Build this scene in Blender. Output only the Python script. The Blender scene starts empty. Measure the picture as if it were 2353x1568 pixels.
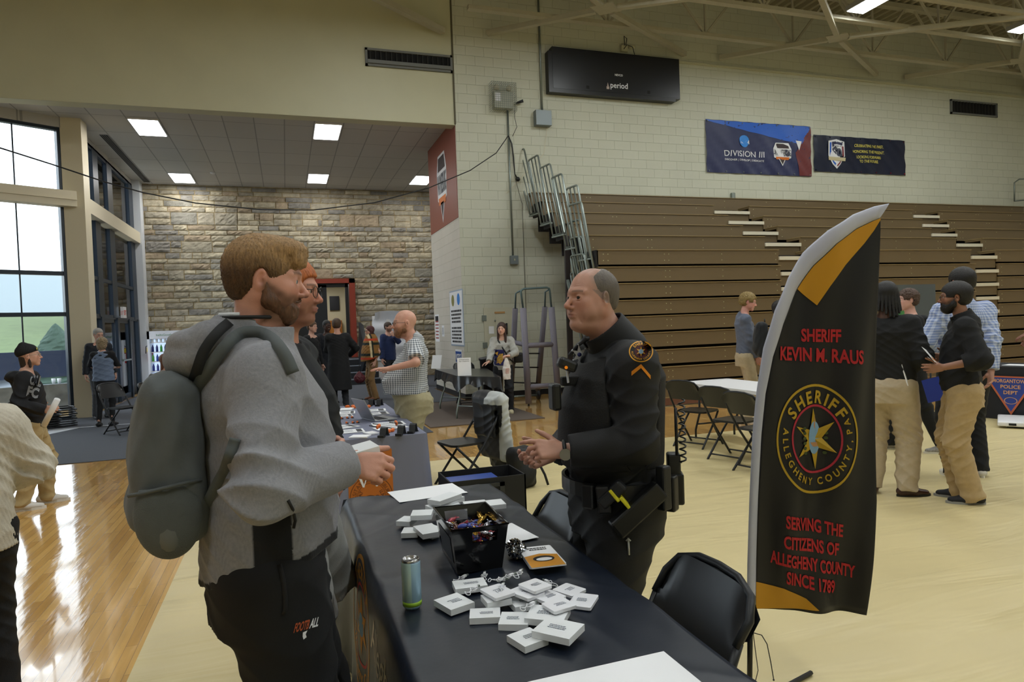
import bpy, bmesh, math, random, numpy as np
from mathutils import Vector, Matrix
from mathutils.bvhtree import BVHTree
random.seed(7); RNG = np.random.RandomState(5)
sc = bpy.context.scene; COL = sc.collection
PI = math.pi
# ---------------------------------------------------------------- camera
F, EYE = 1552.0, 1.6
_yaw, _pitch, _roll = .32235581, .02551256, -.03628235
cy, sy, cp, sp = math.cos(_yaw), math.sin(_yaw), math.cos(_pitch), math.sin(_pitch)
_f = Vector((sy*cp, cy*cp, -sp)); _r = Vector((cy, -sy, 0)); _u = _r.cross(_f)
cr, sr = math.cos(_roll), math.sin(_roll)
CR = cr*_r + sr*_u; CU = -sr*_r + cr*_u; CF = _f
CAM = Vector((0, 0, EYE))
cd = bpy.data.cameras.new('camera'); cam = bpy.data.objects.new('camera', cd); COL.objects.link(cam)
cd.sensor_width = 36; cd.lens = F*36/2353; cd.clip_start = .05; cd.clip_end = 300
cam.matrix_world = Matrix(((CR.x, CU.x, -CF.x, 0), (CR.y, CU.y, -CF.y, 0), (CR.z, CU.z, -CF.z, EYE), (0, 0, 0, 1)))
sc.camera = cam
def ray(x, y): return CF + CR*((x-1176.5)/F) + CU*((784-y)/F)
def atZ(x, y, z=0.0):
    d = ray(x, y); return CAM + d*((z-EYE)/d.z)
def atY(x, y, Y):
    d = ray(x, y); return CAM + d*(Y/d.y)
def atX(x, y, X):
    d = ray(x, y); return CAM + d*(X/d.x)
def atD(x, y, D): return CAM + ray(x, y)*D
# ---------------------------------------------------------------- materials
def lin(c):
    if isinstance(c, str):
        c = c.lstrip('#'); c = [int(c[i:i+2], 16)/255 for i in (0, 2, 4)]
        return tuple(((v+.055)/1.055)**2.4 if v > .04045 else v/12.92 for v in c)
    return tuple(c)
MATS = {}
def mat(name, color='#808080', rough=.6, metal=0, bump=0, bscale=60, var=0, vscale=8, emit=0, coat=0, sheen=0, attr=False, spec=.5, aniso=None, trans=0, weave=0):
    if name in MATS: return MATS[name]
    m = bpy.data.materials.new(name); m.use_nodes = True; nt = m.node_tree; N = nt.nodes; L = nt.links
    b = N['Principled BSDF']; c = lin(color)
    b.inputs['Base Color'].default_value = (*c, 1); b.inputs['Roughness'].default_value = rough
    b.inputs['Metallic'].default_value = metal; b.inputs['Specular IOR Level'].default_value = spec
    if coat: b.inputs['Coat Weight'].default_value = coat; b.inputs['Coat Roughness'].default_value = .1
    if sheen: b.inputs['Sheen Weight'].default_value = sheen
    if trans: b.inputs['Transmission Weight'].default_value = trans
    if emit: b.inputs['Emission Color'].default_value = (*c, 1); b.inputs['Emission Strength'].default_value = emit
    tc = N.new('ShaderNodeTexCoord'); src = None
    if attr:
        a = N.new('ShaderNodeVertexColor'); a.layer_name = 'Col'; src = a.outputs['Color']
        L.new(src, b.inputs['Base Color'])
    if var:
        n = N.new('ShaderNodeTexNoise'); n.inputs['Scale'].default_value = vscale; n.inputs['Detail'].default_value = 5
        mp = N.new('ShaderNodeMapping'); L.new(tc.outputs['Object'], mp.inputs['Vector']); L.new(mp.outputs['Vector'], n.inputs['Vector'])
        if aniso: mp.inputs['Scale'].default_value = aniso
        r = N.new('ShaderNodeMapRange'); r.inputs['To Min'].default_value = 1-var; r.inputs['To Max'].default_value = 1+var
        r.inputs['From Min'].default_value = .3; r.inputs['From Max'].default_value = .7
        L.new(n.outputs['Fac'], r.inputs['Value'])
        mx = N.new('ShaderNodeVectorMath'); mx.operation = 'SCALE'
        if src: L.new(src, mx.inputs[0])
        else: mx.inputs[0].default_value = c
        L.new(r.outputs['Result'], mx.inputs['Scale']); L.new(mx.outputs['Vector'], b.inputs['Base Color'])
    if bump:
        n2 = N.new('ShaderNodeTexNoise'); n2.inputs['Scale'].default_value = bscale; n2.inputs['Detail'].default_value = 4
        L.new((mp if (var and aniso) else tc).outputs[0 if (var and aniso) else 'Object'], n2.inputs['Vector'])
        bp = N.new('ShaderNodeBump'); bp.inputs['Strength'].default_value = bump; bp.inputs['Distance'].default_value = .01
        L.new(n2.outputs['Fac'], bp.inputs['Height']); L.new(bp.outputs['Normal'], b.inputs['Normal'])
    MATS[name] = m; return m
def nodes(name):
    m = bpy.data.materials.new(name); m.use_nodes = True; MATS[name] = m
    nt = m.node_tree; return m, nt.nodes, nt.links, nt.nodes['Principled BSDF']
def emat(name, color, s):
    m = bpy.data.materials.new(name); m.use_nodes = True; nt = m.node_tree; nt.nodes.clear()
    e = nt.nodes.new('ShaderNodeEmission'); o = nt.nodes.new('ShaderNodeOutputMaterial')
    e.inputs[0].default_value = (*lin(color), 1); e.inputs[1].default_value = s; nt.links.new(e.outputs[0], o.inputs[0]); MATS[name] = m; return m
# ---------------------------------------------------------------- objects
def link(name, me, parent=None, loc=None, smooth=False):
    o = bpy.data.objects.new(name, me); COL.objects.link(o)
    if parent: o.parent = parent
    if loc is not None: o.location = loc
    return o
def tag(o, label, cat, group=None, kind=None):
    o['label'] = label; o['category'] = cat
    if group: o['group'] = group
    if kind: o['kind'] = kind
    return o
def thing(name, label, cat, loc=(0, 0, 0), rz=0, group=None):
    o = bpy.data.objects.new(name, None); COL.objects.link(o); o.location = loc; o.rotation_euler = (0, 0, rz)
    o.empty_display_size = .1
    return tag(o, label, cat, group)
def struct(name, mb, m, parent=None):
    o = mb.build(name, m, parent)
    if not parent: o['kind'] = 'structure'
    return o
class MB:
    """collects shapes, builds ONE mesh"""
    def __init__(s): s.v = []; s.f = []; s.mi = []; s.sm = []; s.cur = 0; s.T = Matrix.Identity(4)
    def add(s, vs, fs, sm=False):
        o = len(s.v); s.v += [tuple(s.T @ Vector(v)) for v in vs]
        for f in fs: s.f.append([i+o for i in f]); s.mi.append(s.cur); s.sm.append(sm)
        return s
    def box(s, x0, x1, y0, y1, z0, z1, R=None, bev=0):
        if bev:
            bm = bmesh.new(); bmesh.ops.create_cube(bm, size=1)
            for v in bm.verts: v.co = Vector(((x0+x1)/2+v.co.x*(x1-x0), (y0+y1)/2+v.co.y*(y1-y0), (z0+z1)/2+v.co.z*(z1-z0)))
            bmesh.ops.bevel(bm, geom=bm.edges[:], offset=bev, segments=2, affect='EDGES', profile=.5)
            bm.verts.index_update(); s.add([v.co[:] for v in bm.verts], [[v.index for v in f.verts] for f in bm.faces]); bm.free(); return s
        vs = [(x, y, z) for x in (x0, x1) for y in (y0, y1) for z in (z0, z1)]
        if R: vs = [tuple(R @ Vector(v)) for v in vs]
        return s.add(vs, [(0, 1, 3, 2), (4, 6, 7, 5), (0, 4, 5, 1), (2, 3, 7, 6), (0, 2, 6, 4), (1, 5, 7, 3)])
    def quad(s, a, b, c, d): return s.add([a, b, c, d], [(0, 1, 2, 3)])
    def bar(s, a, b, w, h, up=(0, 0, 1)):
        a, b = Vector(a), Vector(b); d = (b-a).normalized(); up = Vector(up)
        if abs(d.dot(up)) > .98: up = Vector((0, 1, 0))
        x = d.cross(up).normalized(); y = x.cross(d)
        vs = [tuple(p + x*i*w/2 + y*j*h/2) for p in (a, b) for i, j in ((-1, -1), (1, -1), (1, 1), (-1, 1))]
        return s.add(vs, [(0, 3, 2, 1), (4, 5, 6, 7), (0, 1, 5, 4), (1, 2, 6, 5), (2, 3, 7, 6), (3, 0, 4, 7)])
    def tube(s, pts, r, n=8, closed=False, sq=1):
        pts = [Vector(p) for p in pts]; N = len(pts)
        if not hasattr(r, '__len__'): r = [r]*N
        tang = []
        for i in range(N):
            a = pts[(i-1) % N] if (closed or i > 0) else pts[i]; b = pts[(i+1) % N] if (closed or i < N-1) else pts[i]
            t = b-a; tang.append(t.normalized() if t.length > 1e-9 else Vector((0, 0, 1)))
        up = Vector((0, 0, 1)) if abs(tang[0].z) < .9 else Vector((1, 0, 0))
        x = tang[0].cross(up).normalized(); vs = []
        for i in range(N):
            t = tang[i]; x = (x - t*x.dot(t)).normalized(); y = t.cross(x)
            for k in range(n):
                a = 2*PI*k/n; vs.append(tuple(pts[i] + x*math.cos(a)*r[i] + y*math.sin(a)*r[i]*sq))
        fs = []
        for i in range(N if closed else N-1):
            for k in range(n):
                a, b = i*n+k, i*n+(k+1) % n; c, d = ((i+1) % N)*n+(k+1) % n, ((i+1) % N)*n+k
                fs.append((a, b, c, d))
        if not closed: fs += [tuple(range(n-1, -1, -1)), tuple(range((N-1)*n, N*n))]
        return s.add(vs, fs, True)
    def lathe(s, prof, c=(0, 0, 0), n=24, sm=True):
        c = Vector(c); vs = [tuple(c + Vector((r*math.cos(2*PI*k/n), r*math.sin(2*PI*k/n), z))) for r, z in prof for k in range(n)]
        fs = [(i*n+k, i*n+(k+1) % n, (i+1)*n+(k+1) % n, (i+1)*n+k) for i in range(len(prof)-1) for k in range(n)]
        fs += [tuple(range(n-1, -1, -1)), tuple(range((len(prof)-1)*n, len(prof)*n))]
        return s.add(vs, fs, sm)
    def prism(s, poly, a, b, f=None):
        """polygon in 2D; f(u,v,w) -> 3D point, from w=a to w=b"""
        f = f or (lambda u, v, w: (u, v, w)); n = len(poly)
        vs = [tuple(f(u, v, w)) for w in (a, b) for u, v in poly]
        return s.add(vs, [tuple(range(n-1, -1, -1)), tuple(range(n, 2*n))] + [(i, (i+1) % n, n+(i+1) % n, n+i) for i in range(n)])
    def ball(s, c, r, n=12, m=8):
        r = r if hasattr(r, '__len__') else (r, r, r); c = Vector(c); vs = [(c.x, c.y, c.z-r[2])]
        for i in range(1, m):
            a = -PI/2+PI*i/m
            vs += [(c.x+r[0]*math.cos(a)*math.cos(2*PI*k/n), c.y+r[1]*math.cos(a)*math.sin(2*PI*k/n), c.z+r[2]*math.sin(a)) for k in range(n)]
        vs.append((c.x, c.y, c.z+r[2])); L = len(vs)-1
        fs = [(0, 1+(k+1) % n, 1+k) for k in range(n)] + [(L, 1+(m-2)*n+k, 1+(m-2)*n+(k+1) % n) for k in range(n)]
        fs += [(1+i*n+k, 1+i*n+(k+1) % n, 1+(i+1)*n+(k+1) % n, 1+(i+1)*n+k) for i in range(m-2) for k in range(n)]
        return s.add(vs, fs, True)
    def grid(s, fn, nu, nv, sm=True):
        vs = [tuple(fn(i/nu, j/nv)) for i in range(nu+1) for j in range(nv+1)]
        return s.add(vs, [(i*(nv+1)+j, (i+1)*(nv+1)+j, (i+1)*(nv+1)+j+1, i*(nv+1)+j+1) for i in range(nu) for j in range(nv)], sm)
    def build(s, name, m, parent=None, loc=None):
        me = bpy.data.meshes.new(name); me.from_pydata(s.v, [], s.f)
        for x in (m if isinstance(m, (list, tuple)) else [m]): me.materials.append(x)
        me.polygons.foreach_set('material_index', s.mi); me.polygons.foreach_set('use_smooth', s.sm); me.update()
        return link(name, me, parent, loc)
def arcpts(c, r, a0, a1, n, f): return [f(c[0]+r*math.cos(a0+(a1-a0)*i/n), c[1]+r*math.sin(a0+(a1-a0)*i/n)) for i in range(n+1)]
def rrect(x0, x1, y0, y1, r, n=4):
    out = []
    for cx, cy_, a in ((x1-r, y1-r, 0), (x0+r, y1-r, PI/2), (x0+r, y0+r, PI), (x1-r, y0+r, 1.5*PI)):
        out += [(cx+r*math.cos(a+PI/2*i/n), cy_+r*math.sin(a+PI/2*i/n)) for i in range(n+1)]
    return out
# text as flat triangles: returns (verts2d, faces), size = cap-ish height, centred
_tc = {}
def text2d(s, size=1.0, align='CENTER', sx=1.0, bold=0.0, shear=0, res=3):
    k = (s, bold, shear, res)
    if k not in _tc:
        cu = bpy.data.curves.new('t', 'FONT'); cu.body = s; cu.size = 1; cu.resolution_u = res; cu.offset = bold; cu.shear = shear
        o = bpy.data.objects.new('t', cu); COL.objects.link(o); bpy.context.view_layer.update()
        me = o.evaluated_get(bpy.context.evaluated_depsgraph_get()).to_mesh()
        _tc[k] = ([(v.co.x, v.co.y) for v in me.vertices], [list(p.vertices) for p in me.polygons])
        bpy.data.objects.remove(o); bpy.data.curves.remove(cu)
    vs, fs = _tc[k]
    if not vs: return [], []
    x0 = min(v[0] for v in vs); x1 = max(v[0] for v in vs); y0 = min(v[1] for v in vs); y1 = max(v[1] for v in vs)
    h = .73
    cx = (x0+x1)/2 if align == 'CENTER' else x0
    return [((x-cx)*size/h*sx, y*size/h) for x, y in vs], fs
def put_text(mb, s, f, size, sx=1, bold=0, width=None, align='CENTER', shear=0):
    vs, fs = text2d(s, size, align, sx, bold, shear)
    if width and vs:
        w = max(v[0] for v in vs)-min(v[0] for v in vs); k = width/w; vs = [(x*k, y) for x, y in vs]
    mb.add([f(x, y) for x, y in vs], fs)
def arc_text(mb, s, R, f, size, a_mid=PI/2, span=None, inside=False, sx=1, bold=0, ry=None):
    """letters along a circle (top, reading clockwise) or along the bottom when inside=True"""
    ws = []
    for ch in s:
        if ch == ' ': ws.append(.45*size*sx); continue
        vs, _ = text2d(ch, size, 'CENTER', sx, bold); ws.append(max(v[0] for v in vs)-min(v[0] for v in vs)+.22*size*sx)
    tot = sum(ws); k = (span/(tot/R)) if span else 1; a = tot/R*k/2
    for ch, w in zip(s, ws):
        a -= w/R*k/2
        ang = a_mid+a if not inside else a_mid-a
        if ch != ' ':
            vs, fs = text2d(ch, size, 'CENTER', sx, bold); out = []
            for x, y in vs:
                if not inside: px = (R+y)*math.cos(ang)+x*math.sin(ang); py = (R+y)*math.sin(ang)-x*math.cos(ang)
                else: px = (R+size-y)*math.cos(ang)-x*math.sin(ang); py = (R+size-y)*math.sin(ang)+x*math.cos(ang)
                out.append(f(px, py*(ry or 1)))
            mb.add(out, fs)
        a -= w/R*k/2
def disc(mb, c, r, f, n=28, ry=None):
    mb.add([f(c[0]+r*math.cos(2*PI*i/n), c[1]+(ry or r)*math.sin(2*PI*i/n)) for i in range(n)], [tuple(range(n))])
def ring(mb, c, r0, r1, f, n=40, e=1):
    vs = [f(c[0]+r*math.cos(2*PI*i/n), c[1]+r*e*math.sin(2*PI*i/n)) for r in (r0, r1) for i in range(n)]
    mb.add(vs, [(i, (i+1) % n, n+(i+1) % n, n+i) for i in range(n)])
def star(mb, c, r0, r1, k, f, rot=PI/2):
    vs = [f(c[0]+(r0 if i % 2 == 0 else r1)*math.cos(rot+PI*i/k), c[1]+(r0 if i % 2 == 0 else r1)*math.sin(rot+PI*i/k)) for i in range(2*k)]
    vs.append(f(*c)); mb.add(vs, [(i, (i+1) % (2*k), 2*k) for i in range(2*k)])
def copy_tree(o, parent=None, label=None, loc=None, rz=None):
    c = o.copy(); COL.objects.link(c)
    if parent: c.parent = parent
    if label: c['label'] = label
    if loc is not None: c.location = loc
    if rz is not None: c.rotation_euler = (c.rotation_euler[0], c.rotation_euler[1], rz)
    for ch in list(o.children): copy_tree(ch, c)
    return c
# ================================================================ SETTING
YW, XR, YS, ZC = 14.1, 3.62, 22.1, 6.06      # gym wall, return wall, stone wall, alcove ceiling
def block_mat(name, swap, base='#C9CBBA', bw=.41, bh=.205, off=0):
    m, N, L, b = nodes(name); tc = N.new('ShaderNodeTexCoord'); sp_ = N.new('ShaderNodeSeparateXYZ'); cb = N.new('ShaderNodeCombineXYZ')
    L.new(tc.outputs['Object'], sp_.inputs[0]); L.new(sp_.outputs['Y' if swap else 'X'], cb.inputs[0]); L.new(sp_.outputs['Z'], cb.inputs[1])
    br = N.new('ShaderNodeTexBrick'); L.new(cb.outputs[0], br.inputs['Vector'])
    c = lin(base)
    br.inputs['Scale'].default_value = 1; br.inputs['Brick Width'].default_value = bw; br.inputs['Row Height'].default_value = bh
    br.inputs['Mortar Size'].default_value = .006; br.inputs['Mortar Smooth'].default_value = .6
    br.inputs['Color1'].default_value = (*c, 1); br.inputs['Color2'].default_value = (c[0]*.97, c[1]*.97, c[2]*.96, 1)
    br.inputs['Mortar'].default_value = (c[0]*.84, c[1]*.84, c[2]*.80, 1)
    n = N.new('ShaderNodeTexNoise'); n.inputs['Scale'].default_value = .9; n.inputs['Detail'].default_value = 6; L.new(tc.outputs['Object'], n.inputs['Vector'])
    r = N.new('ShaderNodeMapRange'); r.inputs['To Min'].default_value = .9; r.inputs['To Max'].default_value = 1.06; L.new(n.outputs['Fac'], r.inputs['Value'])
    mx = N.new('ShaderNodeVectorMath'); mx.operation = 'SCALE'; L.new(br.outputs['Color'], mx.inputs[0]); L.new(r.outputs[0], mx.inputs['Scale']); L.new(mx.outputs[0], b.inputs['Base Color'])
    n2 = N.new('ShaderNodeTexNoise'); n2.inputs['Scale'].default_value = 40; L.new(tc.outputs['Object'], n2.inputs['Vector'])
    ad = N.new('ShaderNodeMath'); ad.operation = 'MULTIPLY_ADD'; ad.inputs[1].default_value = -1.0; L.new(br.outputs['Fac'], ad.inputs[0])
    m3 = N.new('ShaderNodeMath'); m3.operation = 'MULTIPLY'; m3.inputs[1].default_value = .25; L.new(n2.outputs['Fac'], m3.inputs[0]); L.new(m3.outputs[0], ad.inputs[2])
    bp = N.new('ShaderNodeBump'); bp.inputs['Strength'].default_value = .7; bp.inputs['Distance'].default_value = .008; L.new(ad.outputs[0], bp.inputs['Height']); L.new(bp.outputs[0], b.inputs['Normal'])
    b.inputs['Roughness'].default_value = .55
    return m
M_BLOCK = block_mat('painted_block', False); M_BLOCK2 = block_mat('painted_block_side', True, '#D3CEC2')
M_CREAM = mat('cream_paint', '#C6C5A8', .5, var=.03, vscale=1.5, bump=.03, bscale=30)
M_CREAM2 = mat('cream_frame', '#D9CFB4', .45)
def wood_floor():
    m, N, L, b = nodes('maple_floor'); tc = N.new('ShaderNodeTexCoord'); mp = N.new('ShaderNodeMapping'); mp.inputs['Rotation'].default_value = (0, 0, PI/2)
    L.new(tc.outputs['Object'], mp.inputs['Vector'])
    br = N.new('ShaderNodeTexBrick'); L.new(mp.outputs[0], br.inputs['Vector']); br.offset_frequency = 3; br.offset = .37
    br.inputs['Scale'].default_value = 1; br.inputs['Brick Width'].default_value = .9; br.inputs['Row Height'].default_value = .057
    br.inputs['Mortar Size'].default_value = .0012; br.inputs['Bias'].default_value = 0
    br.inputs['Color1'].default_value = (.50, .27, .07, 1); br.inputs['Color2'].default_value = (.70, .42, .13, 1); br.inputs['Mortar'].default_value = (.2, .1, .03, 1)
    n = N.new('ShaderNodeTexNoise'); n.inputs['Scale'].default_value = 3; n.inputs['Detail'].default_value = 6; mp2 = N.new('ShaderNodeMapping'); mp2.inputs['Scale'].default_value = (14, 1, 1)
    L.new(tc.outputs['Object'], mp2.inputs[0]); L.new(mp2.outputs[0], n.inputs['Vector'])
    r = N.new('ShaderNodeMapRange'); r.inputs['To Min'].default_value = .78; r.inputs['To Max'].default_value = 1.2; L.new(n.outputs['Fac'], r.inputs['Value'])
    mx = N.new('ShaderNodeVectorMath'); mx.operation = 'SCALE'; L.new(br.outputs['Color'], mx.inputs[0]); L.new(r.outputs[0], mx.inputs['Scale']); L.new(mx.outputs[0], b.inputs['Base Color'])
    n2 = N.new('ShaderNodeTexNoise'); n2.inputs['Scale'].default_value = 2.2; n2.inputs['Detail'].default_value = 3; mp3 = N.new('ShaderNodeMapping'); mp3.inputs['Scale'].default_value = (6, 1.2, 1)
    L.new(tc.outputs['Object'], mp3.inputs[0]); L.new(mp3.outputs[0], n2.inputs['Vector'])
    m1 = N.new('ShaderNodeMath'); m1.operation = 'MULTIPLY_ADD'; m1.inputs[1].default_value = -.12; L.new(br.outputs['Fac'], m1.inputs[0]); L.new(n2.outputs['Fac'], m1.inputs[2])
    bp = N.new('ShaderNodeBump'); bp.inputs['Strength'].default_value = .12; bp.inputs['Distance'].default_value = .02; L.new(m1.outputs[0], bp.inputs['Height']); L.new(bp.outputs[0], b.inputs['Normal'])
    b.inputs['Roughness'].default_value = .13; b.inputs['Coat Weight'].default_value = .6; b.inputs['Coat Roughness'].default_value = .05
    return m
M_WOOD = wood_floor()
def tarp_mat():
    m, N, L, b = nodes('floor_cover_vinyl'); tc = N.new('ShaderNodeTexCoord')
    c = lin('#D2C290'); b.inputs['Roughness'].default_value = .42
    n = N.new('ShaderNodeTexNoise'); n.inputs['Scale'].default_value = 1.2; n.inputs['Detail'].default_value = 7; L.new(tc.outputs['Object'], n.inputs['Vector'])
    r = N.new('ShaderNodeMapRange'); r.inputs['To Min'].default_value = .88; r.inputs['To Max'].default_value = 1.08; L.new(n.outputs['Fac'], r.inputs['Value'])
    mx = N.new('ShaderNodeVectorMath'); mx.operation = 'SCALE'; mx.inputs[0].default_value = c; L.new(r.outputs[0], mx.inputs['Scale']); L.new(mx.outputs[0], b.inputs['Base Color'])
    w = N.new('ShaderNodeTexNoise'); w.inputs['Scale'].default_value = 1.5; w.inputs['Detail'].default_value = 3; w.inputs['Distortion'].default_value = .8
    mp = N.new('ShaderNodeMapping'); mp.inputs['Scale'].default_value = (.5, 2.2, 1); mp.inputs['Rotation'].default_value = (0, 0, .3); L.new(tc.outputs['Object'], mp.inputs[0]); L.new(mp.outputs[0], w.inputs['Vector'])
    br = N.new('ShaderNodeTexBrick'); br.inputs['Scale'].default_value = 1; br.inputs['Brick Width'].default_value = 60; br.inputs['Row Height'].default_value = 3.05; br.inputs['Mortar Size'].default_value = .008
    L.new(tc.outputs['Object'], br.inputs['Vector'])
    m1 = N.new('ShaderNodeMath'); m1.operation = 'MULTIPLY_ADD'; m1.inputs[1].default_value = -.6; L.new(br.outputs['Fac'], m1.inputs[0]); L.new(w.outputs['Fac'], m1.inputs[2])
    bp = N.new('ShaderNodeBump'); bp.inputs['Strength'].default_value = .55; bp.inputs['Distance'].default_value = .05; L.new(m1.outputs[0], bp.inputs['Height']); L.new(bp.outputs[0], b.inputs['Normal'])
    return m
M_TARP = tarp_mat()
def stone_mat():
    m, N, L, b = nodes('rubble_stone'); tc = N.new('ShaderNodeTexCoord')
    a = N.new('ShaderNodeVertexColor'); a.layer_name = 'Col'
    n = N.new('ShaderNodeTexNoise'); n.inputs['Scale'].default_value = 5; n.inputs['Detail'].default_value = 8; n.inputs['Roughness'].default_value = .65; L.new(tc.outputs['Object'], n.inputs['Vector'])
    r = N.new('ShaderNodeMapRange'); r.inputs['From Min'].default_value = .3; r.inputs['From Max'].default_value = .7; r.inputs['To Min'].default_value = .72; r.inputs['To Max'].default_value = 1.22; L.new(n.outputs['Fac'], r.inputs['Value'])
    mx = N.new('ShaderNodeVectorMath'); mx.operation = 'SCALE'; L.new(a.outputs['Color'], mx.inputs[0]); L.new(r.outputs[0], mx.inputs['Scale']); L.new(mx.outputs[0], b.inputs['Base Color'])
    n2 = N.new('ShaderNodeTexNoise'); n2.inputs['Scale'].default_value = 7; n2.inputs['Detail'].default_value = 9; n2.inputs['Roughness'].default_value = .6; L.new(tc.outputs['Object'], n2.inputs['Vector'])
    bp = N.new('ShaderNodeBump'); bp.inputs['Strength'].default_value = .6; bp.inputs['Distance'].default_value = .04; L.new(n2.outputs['Fac'], bp.inputs['Height']); L.new(bp.outputs[0], b.inputs['Normal'])
    b.inputs['Roughness'].default_value = .85
    return m
M_STONE = stone_mat()
M_CARPET = mat('grey_carpet', '#4C5058', .95, bump=.5, bscale=300, var=.12, vscale=90)
M_MAT = mat('brown_mat', '#5F544C', .9, bump=.4, bscale=200, var=.06, vscale=60)
M_BLACKM = mat('black_metal', '#15181D', .45)
M_MULL = mat('window_mullion', '#1D2A38', .4)
M_STEEL = mat('galvanised', '#8C9590', .38, .7)
M_TRUSS = mat('truss_paint', '#B0AC98', .6, var=.04)
M_DARKV = mat('dark_void', '#0A0A0A', .8)
M_WHITE = mat('white_plastic', '#E8E8EA', .4)
M_PAPER = mat('paper', '#EDEFF2', .7)
M_INK = mat('ink', '#15171C', .7)

# floor pieces
struct('floor', MB().box(-9, 22, -8, 24.4, -.2, 0), M_WOOD)
tag(struct('gym_floor_cover', MB().grid(lambda u, v: (-.77+u*22.7, -8+v*15.9, .004+.0), 2, 2), M_TARP), 'tan vinyl sheet covering the court from the tables to the right edge', 'floor cover'); bpy.data.objects['gym_floor_cover'].pop('kind')
c = MB(); c.prism([(-9, 10.05), (-3.9, 10.05), (-3.9, 15.9), (-9, 12.9)], .001, .008); c.box(-3.9, 2.05, 10.05, 21.95, .001, .008); c.box(2.05, 3.55, 14.0, 22.0, .001, .008); c.box(3.55, 8.9, 17.1, 22.0, .001, .008)
tag(c.build('carpet', M_CARPET), 'dark grey carpet runner covering the entrance alcove floor', 'carpet')
tag(MB().box(2.1, 4.04, 10.5, 13.9, .002, .014).build('floor_mat', M_MAT), 'brown grey mat under the check-in table by the block wall', 'mat')
mk = MB(); mk.box(-4.2, -1.9, 14.02, 14.08, .009, .0105)
mk.prism([(-4.35, 13.9), (-3.6, 13.96), (-4.7, 11.6), (-4.78, 11.62)], .009, .0105)
tag(mk.build('floor_tape', mat('white_tape', '#C9CED6', .6)), 'white tape line stuck on the dark carpet by the window', 'tape')
# walls
struct('wall_gym', MB().box(XR, 22, YW, YW+.3, 0, 9.6), M_BLOCK)
w = MB(); w.box(-8.8, XR-.02, YW, YW+.3, 5.88, 9.6); struct('wall_header', w, M_CREAM)
struct('trim_1', MB().box(XR-.03, XR+.005, YW-.02, YW+.02, 5.9, 9.6), mat('seam_dark', '#55503A', .6))
struct('wall_return', MB().box(XR-.003, XR+.3, YW+.004, 17.05, 0, ZC+.3), M_BLOCK2)
struct('baseboard_gym', MB().box(XR, 22, YW-.012, YW, 0, .12), M_BLACKM)
struct('baseboard_return', MB().box(XR-.015, XR-.003, YW-.01, 17.05, 0, .12), M_BLACKM)
struct('trim_2', MB().box(6, 22, YW-.06, YW, 7.66, 7.7), M_CREAM)
struct('wall_right', MB().box(21.9, 22.2, -8, YW, 0, 9.6), M_BLOCK2)
struct('wall_behind', MB().box(-9, 22, -8.3, -8, 0, 9.6), M_BLOCK)
struct('wall_gym_left', MB().box(-9.2, -9, -8, 13.5, 0, 9.6), M_BLOCK2)
struct('wall_jog', MB().box(-9.2, -7.6, 13.4, 13.6, 0, 9.6), M_BLOCK)
struct('wall_alcove_side', MB().box(9, 9.2, 14.4, 24, 0, ZC+.2), M_CREAM2)
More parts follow.
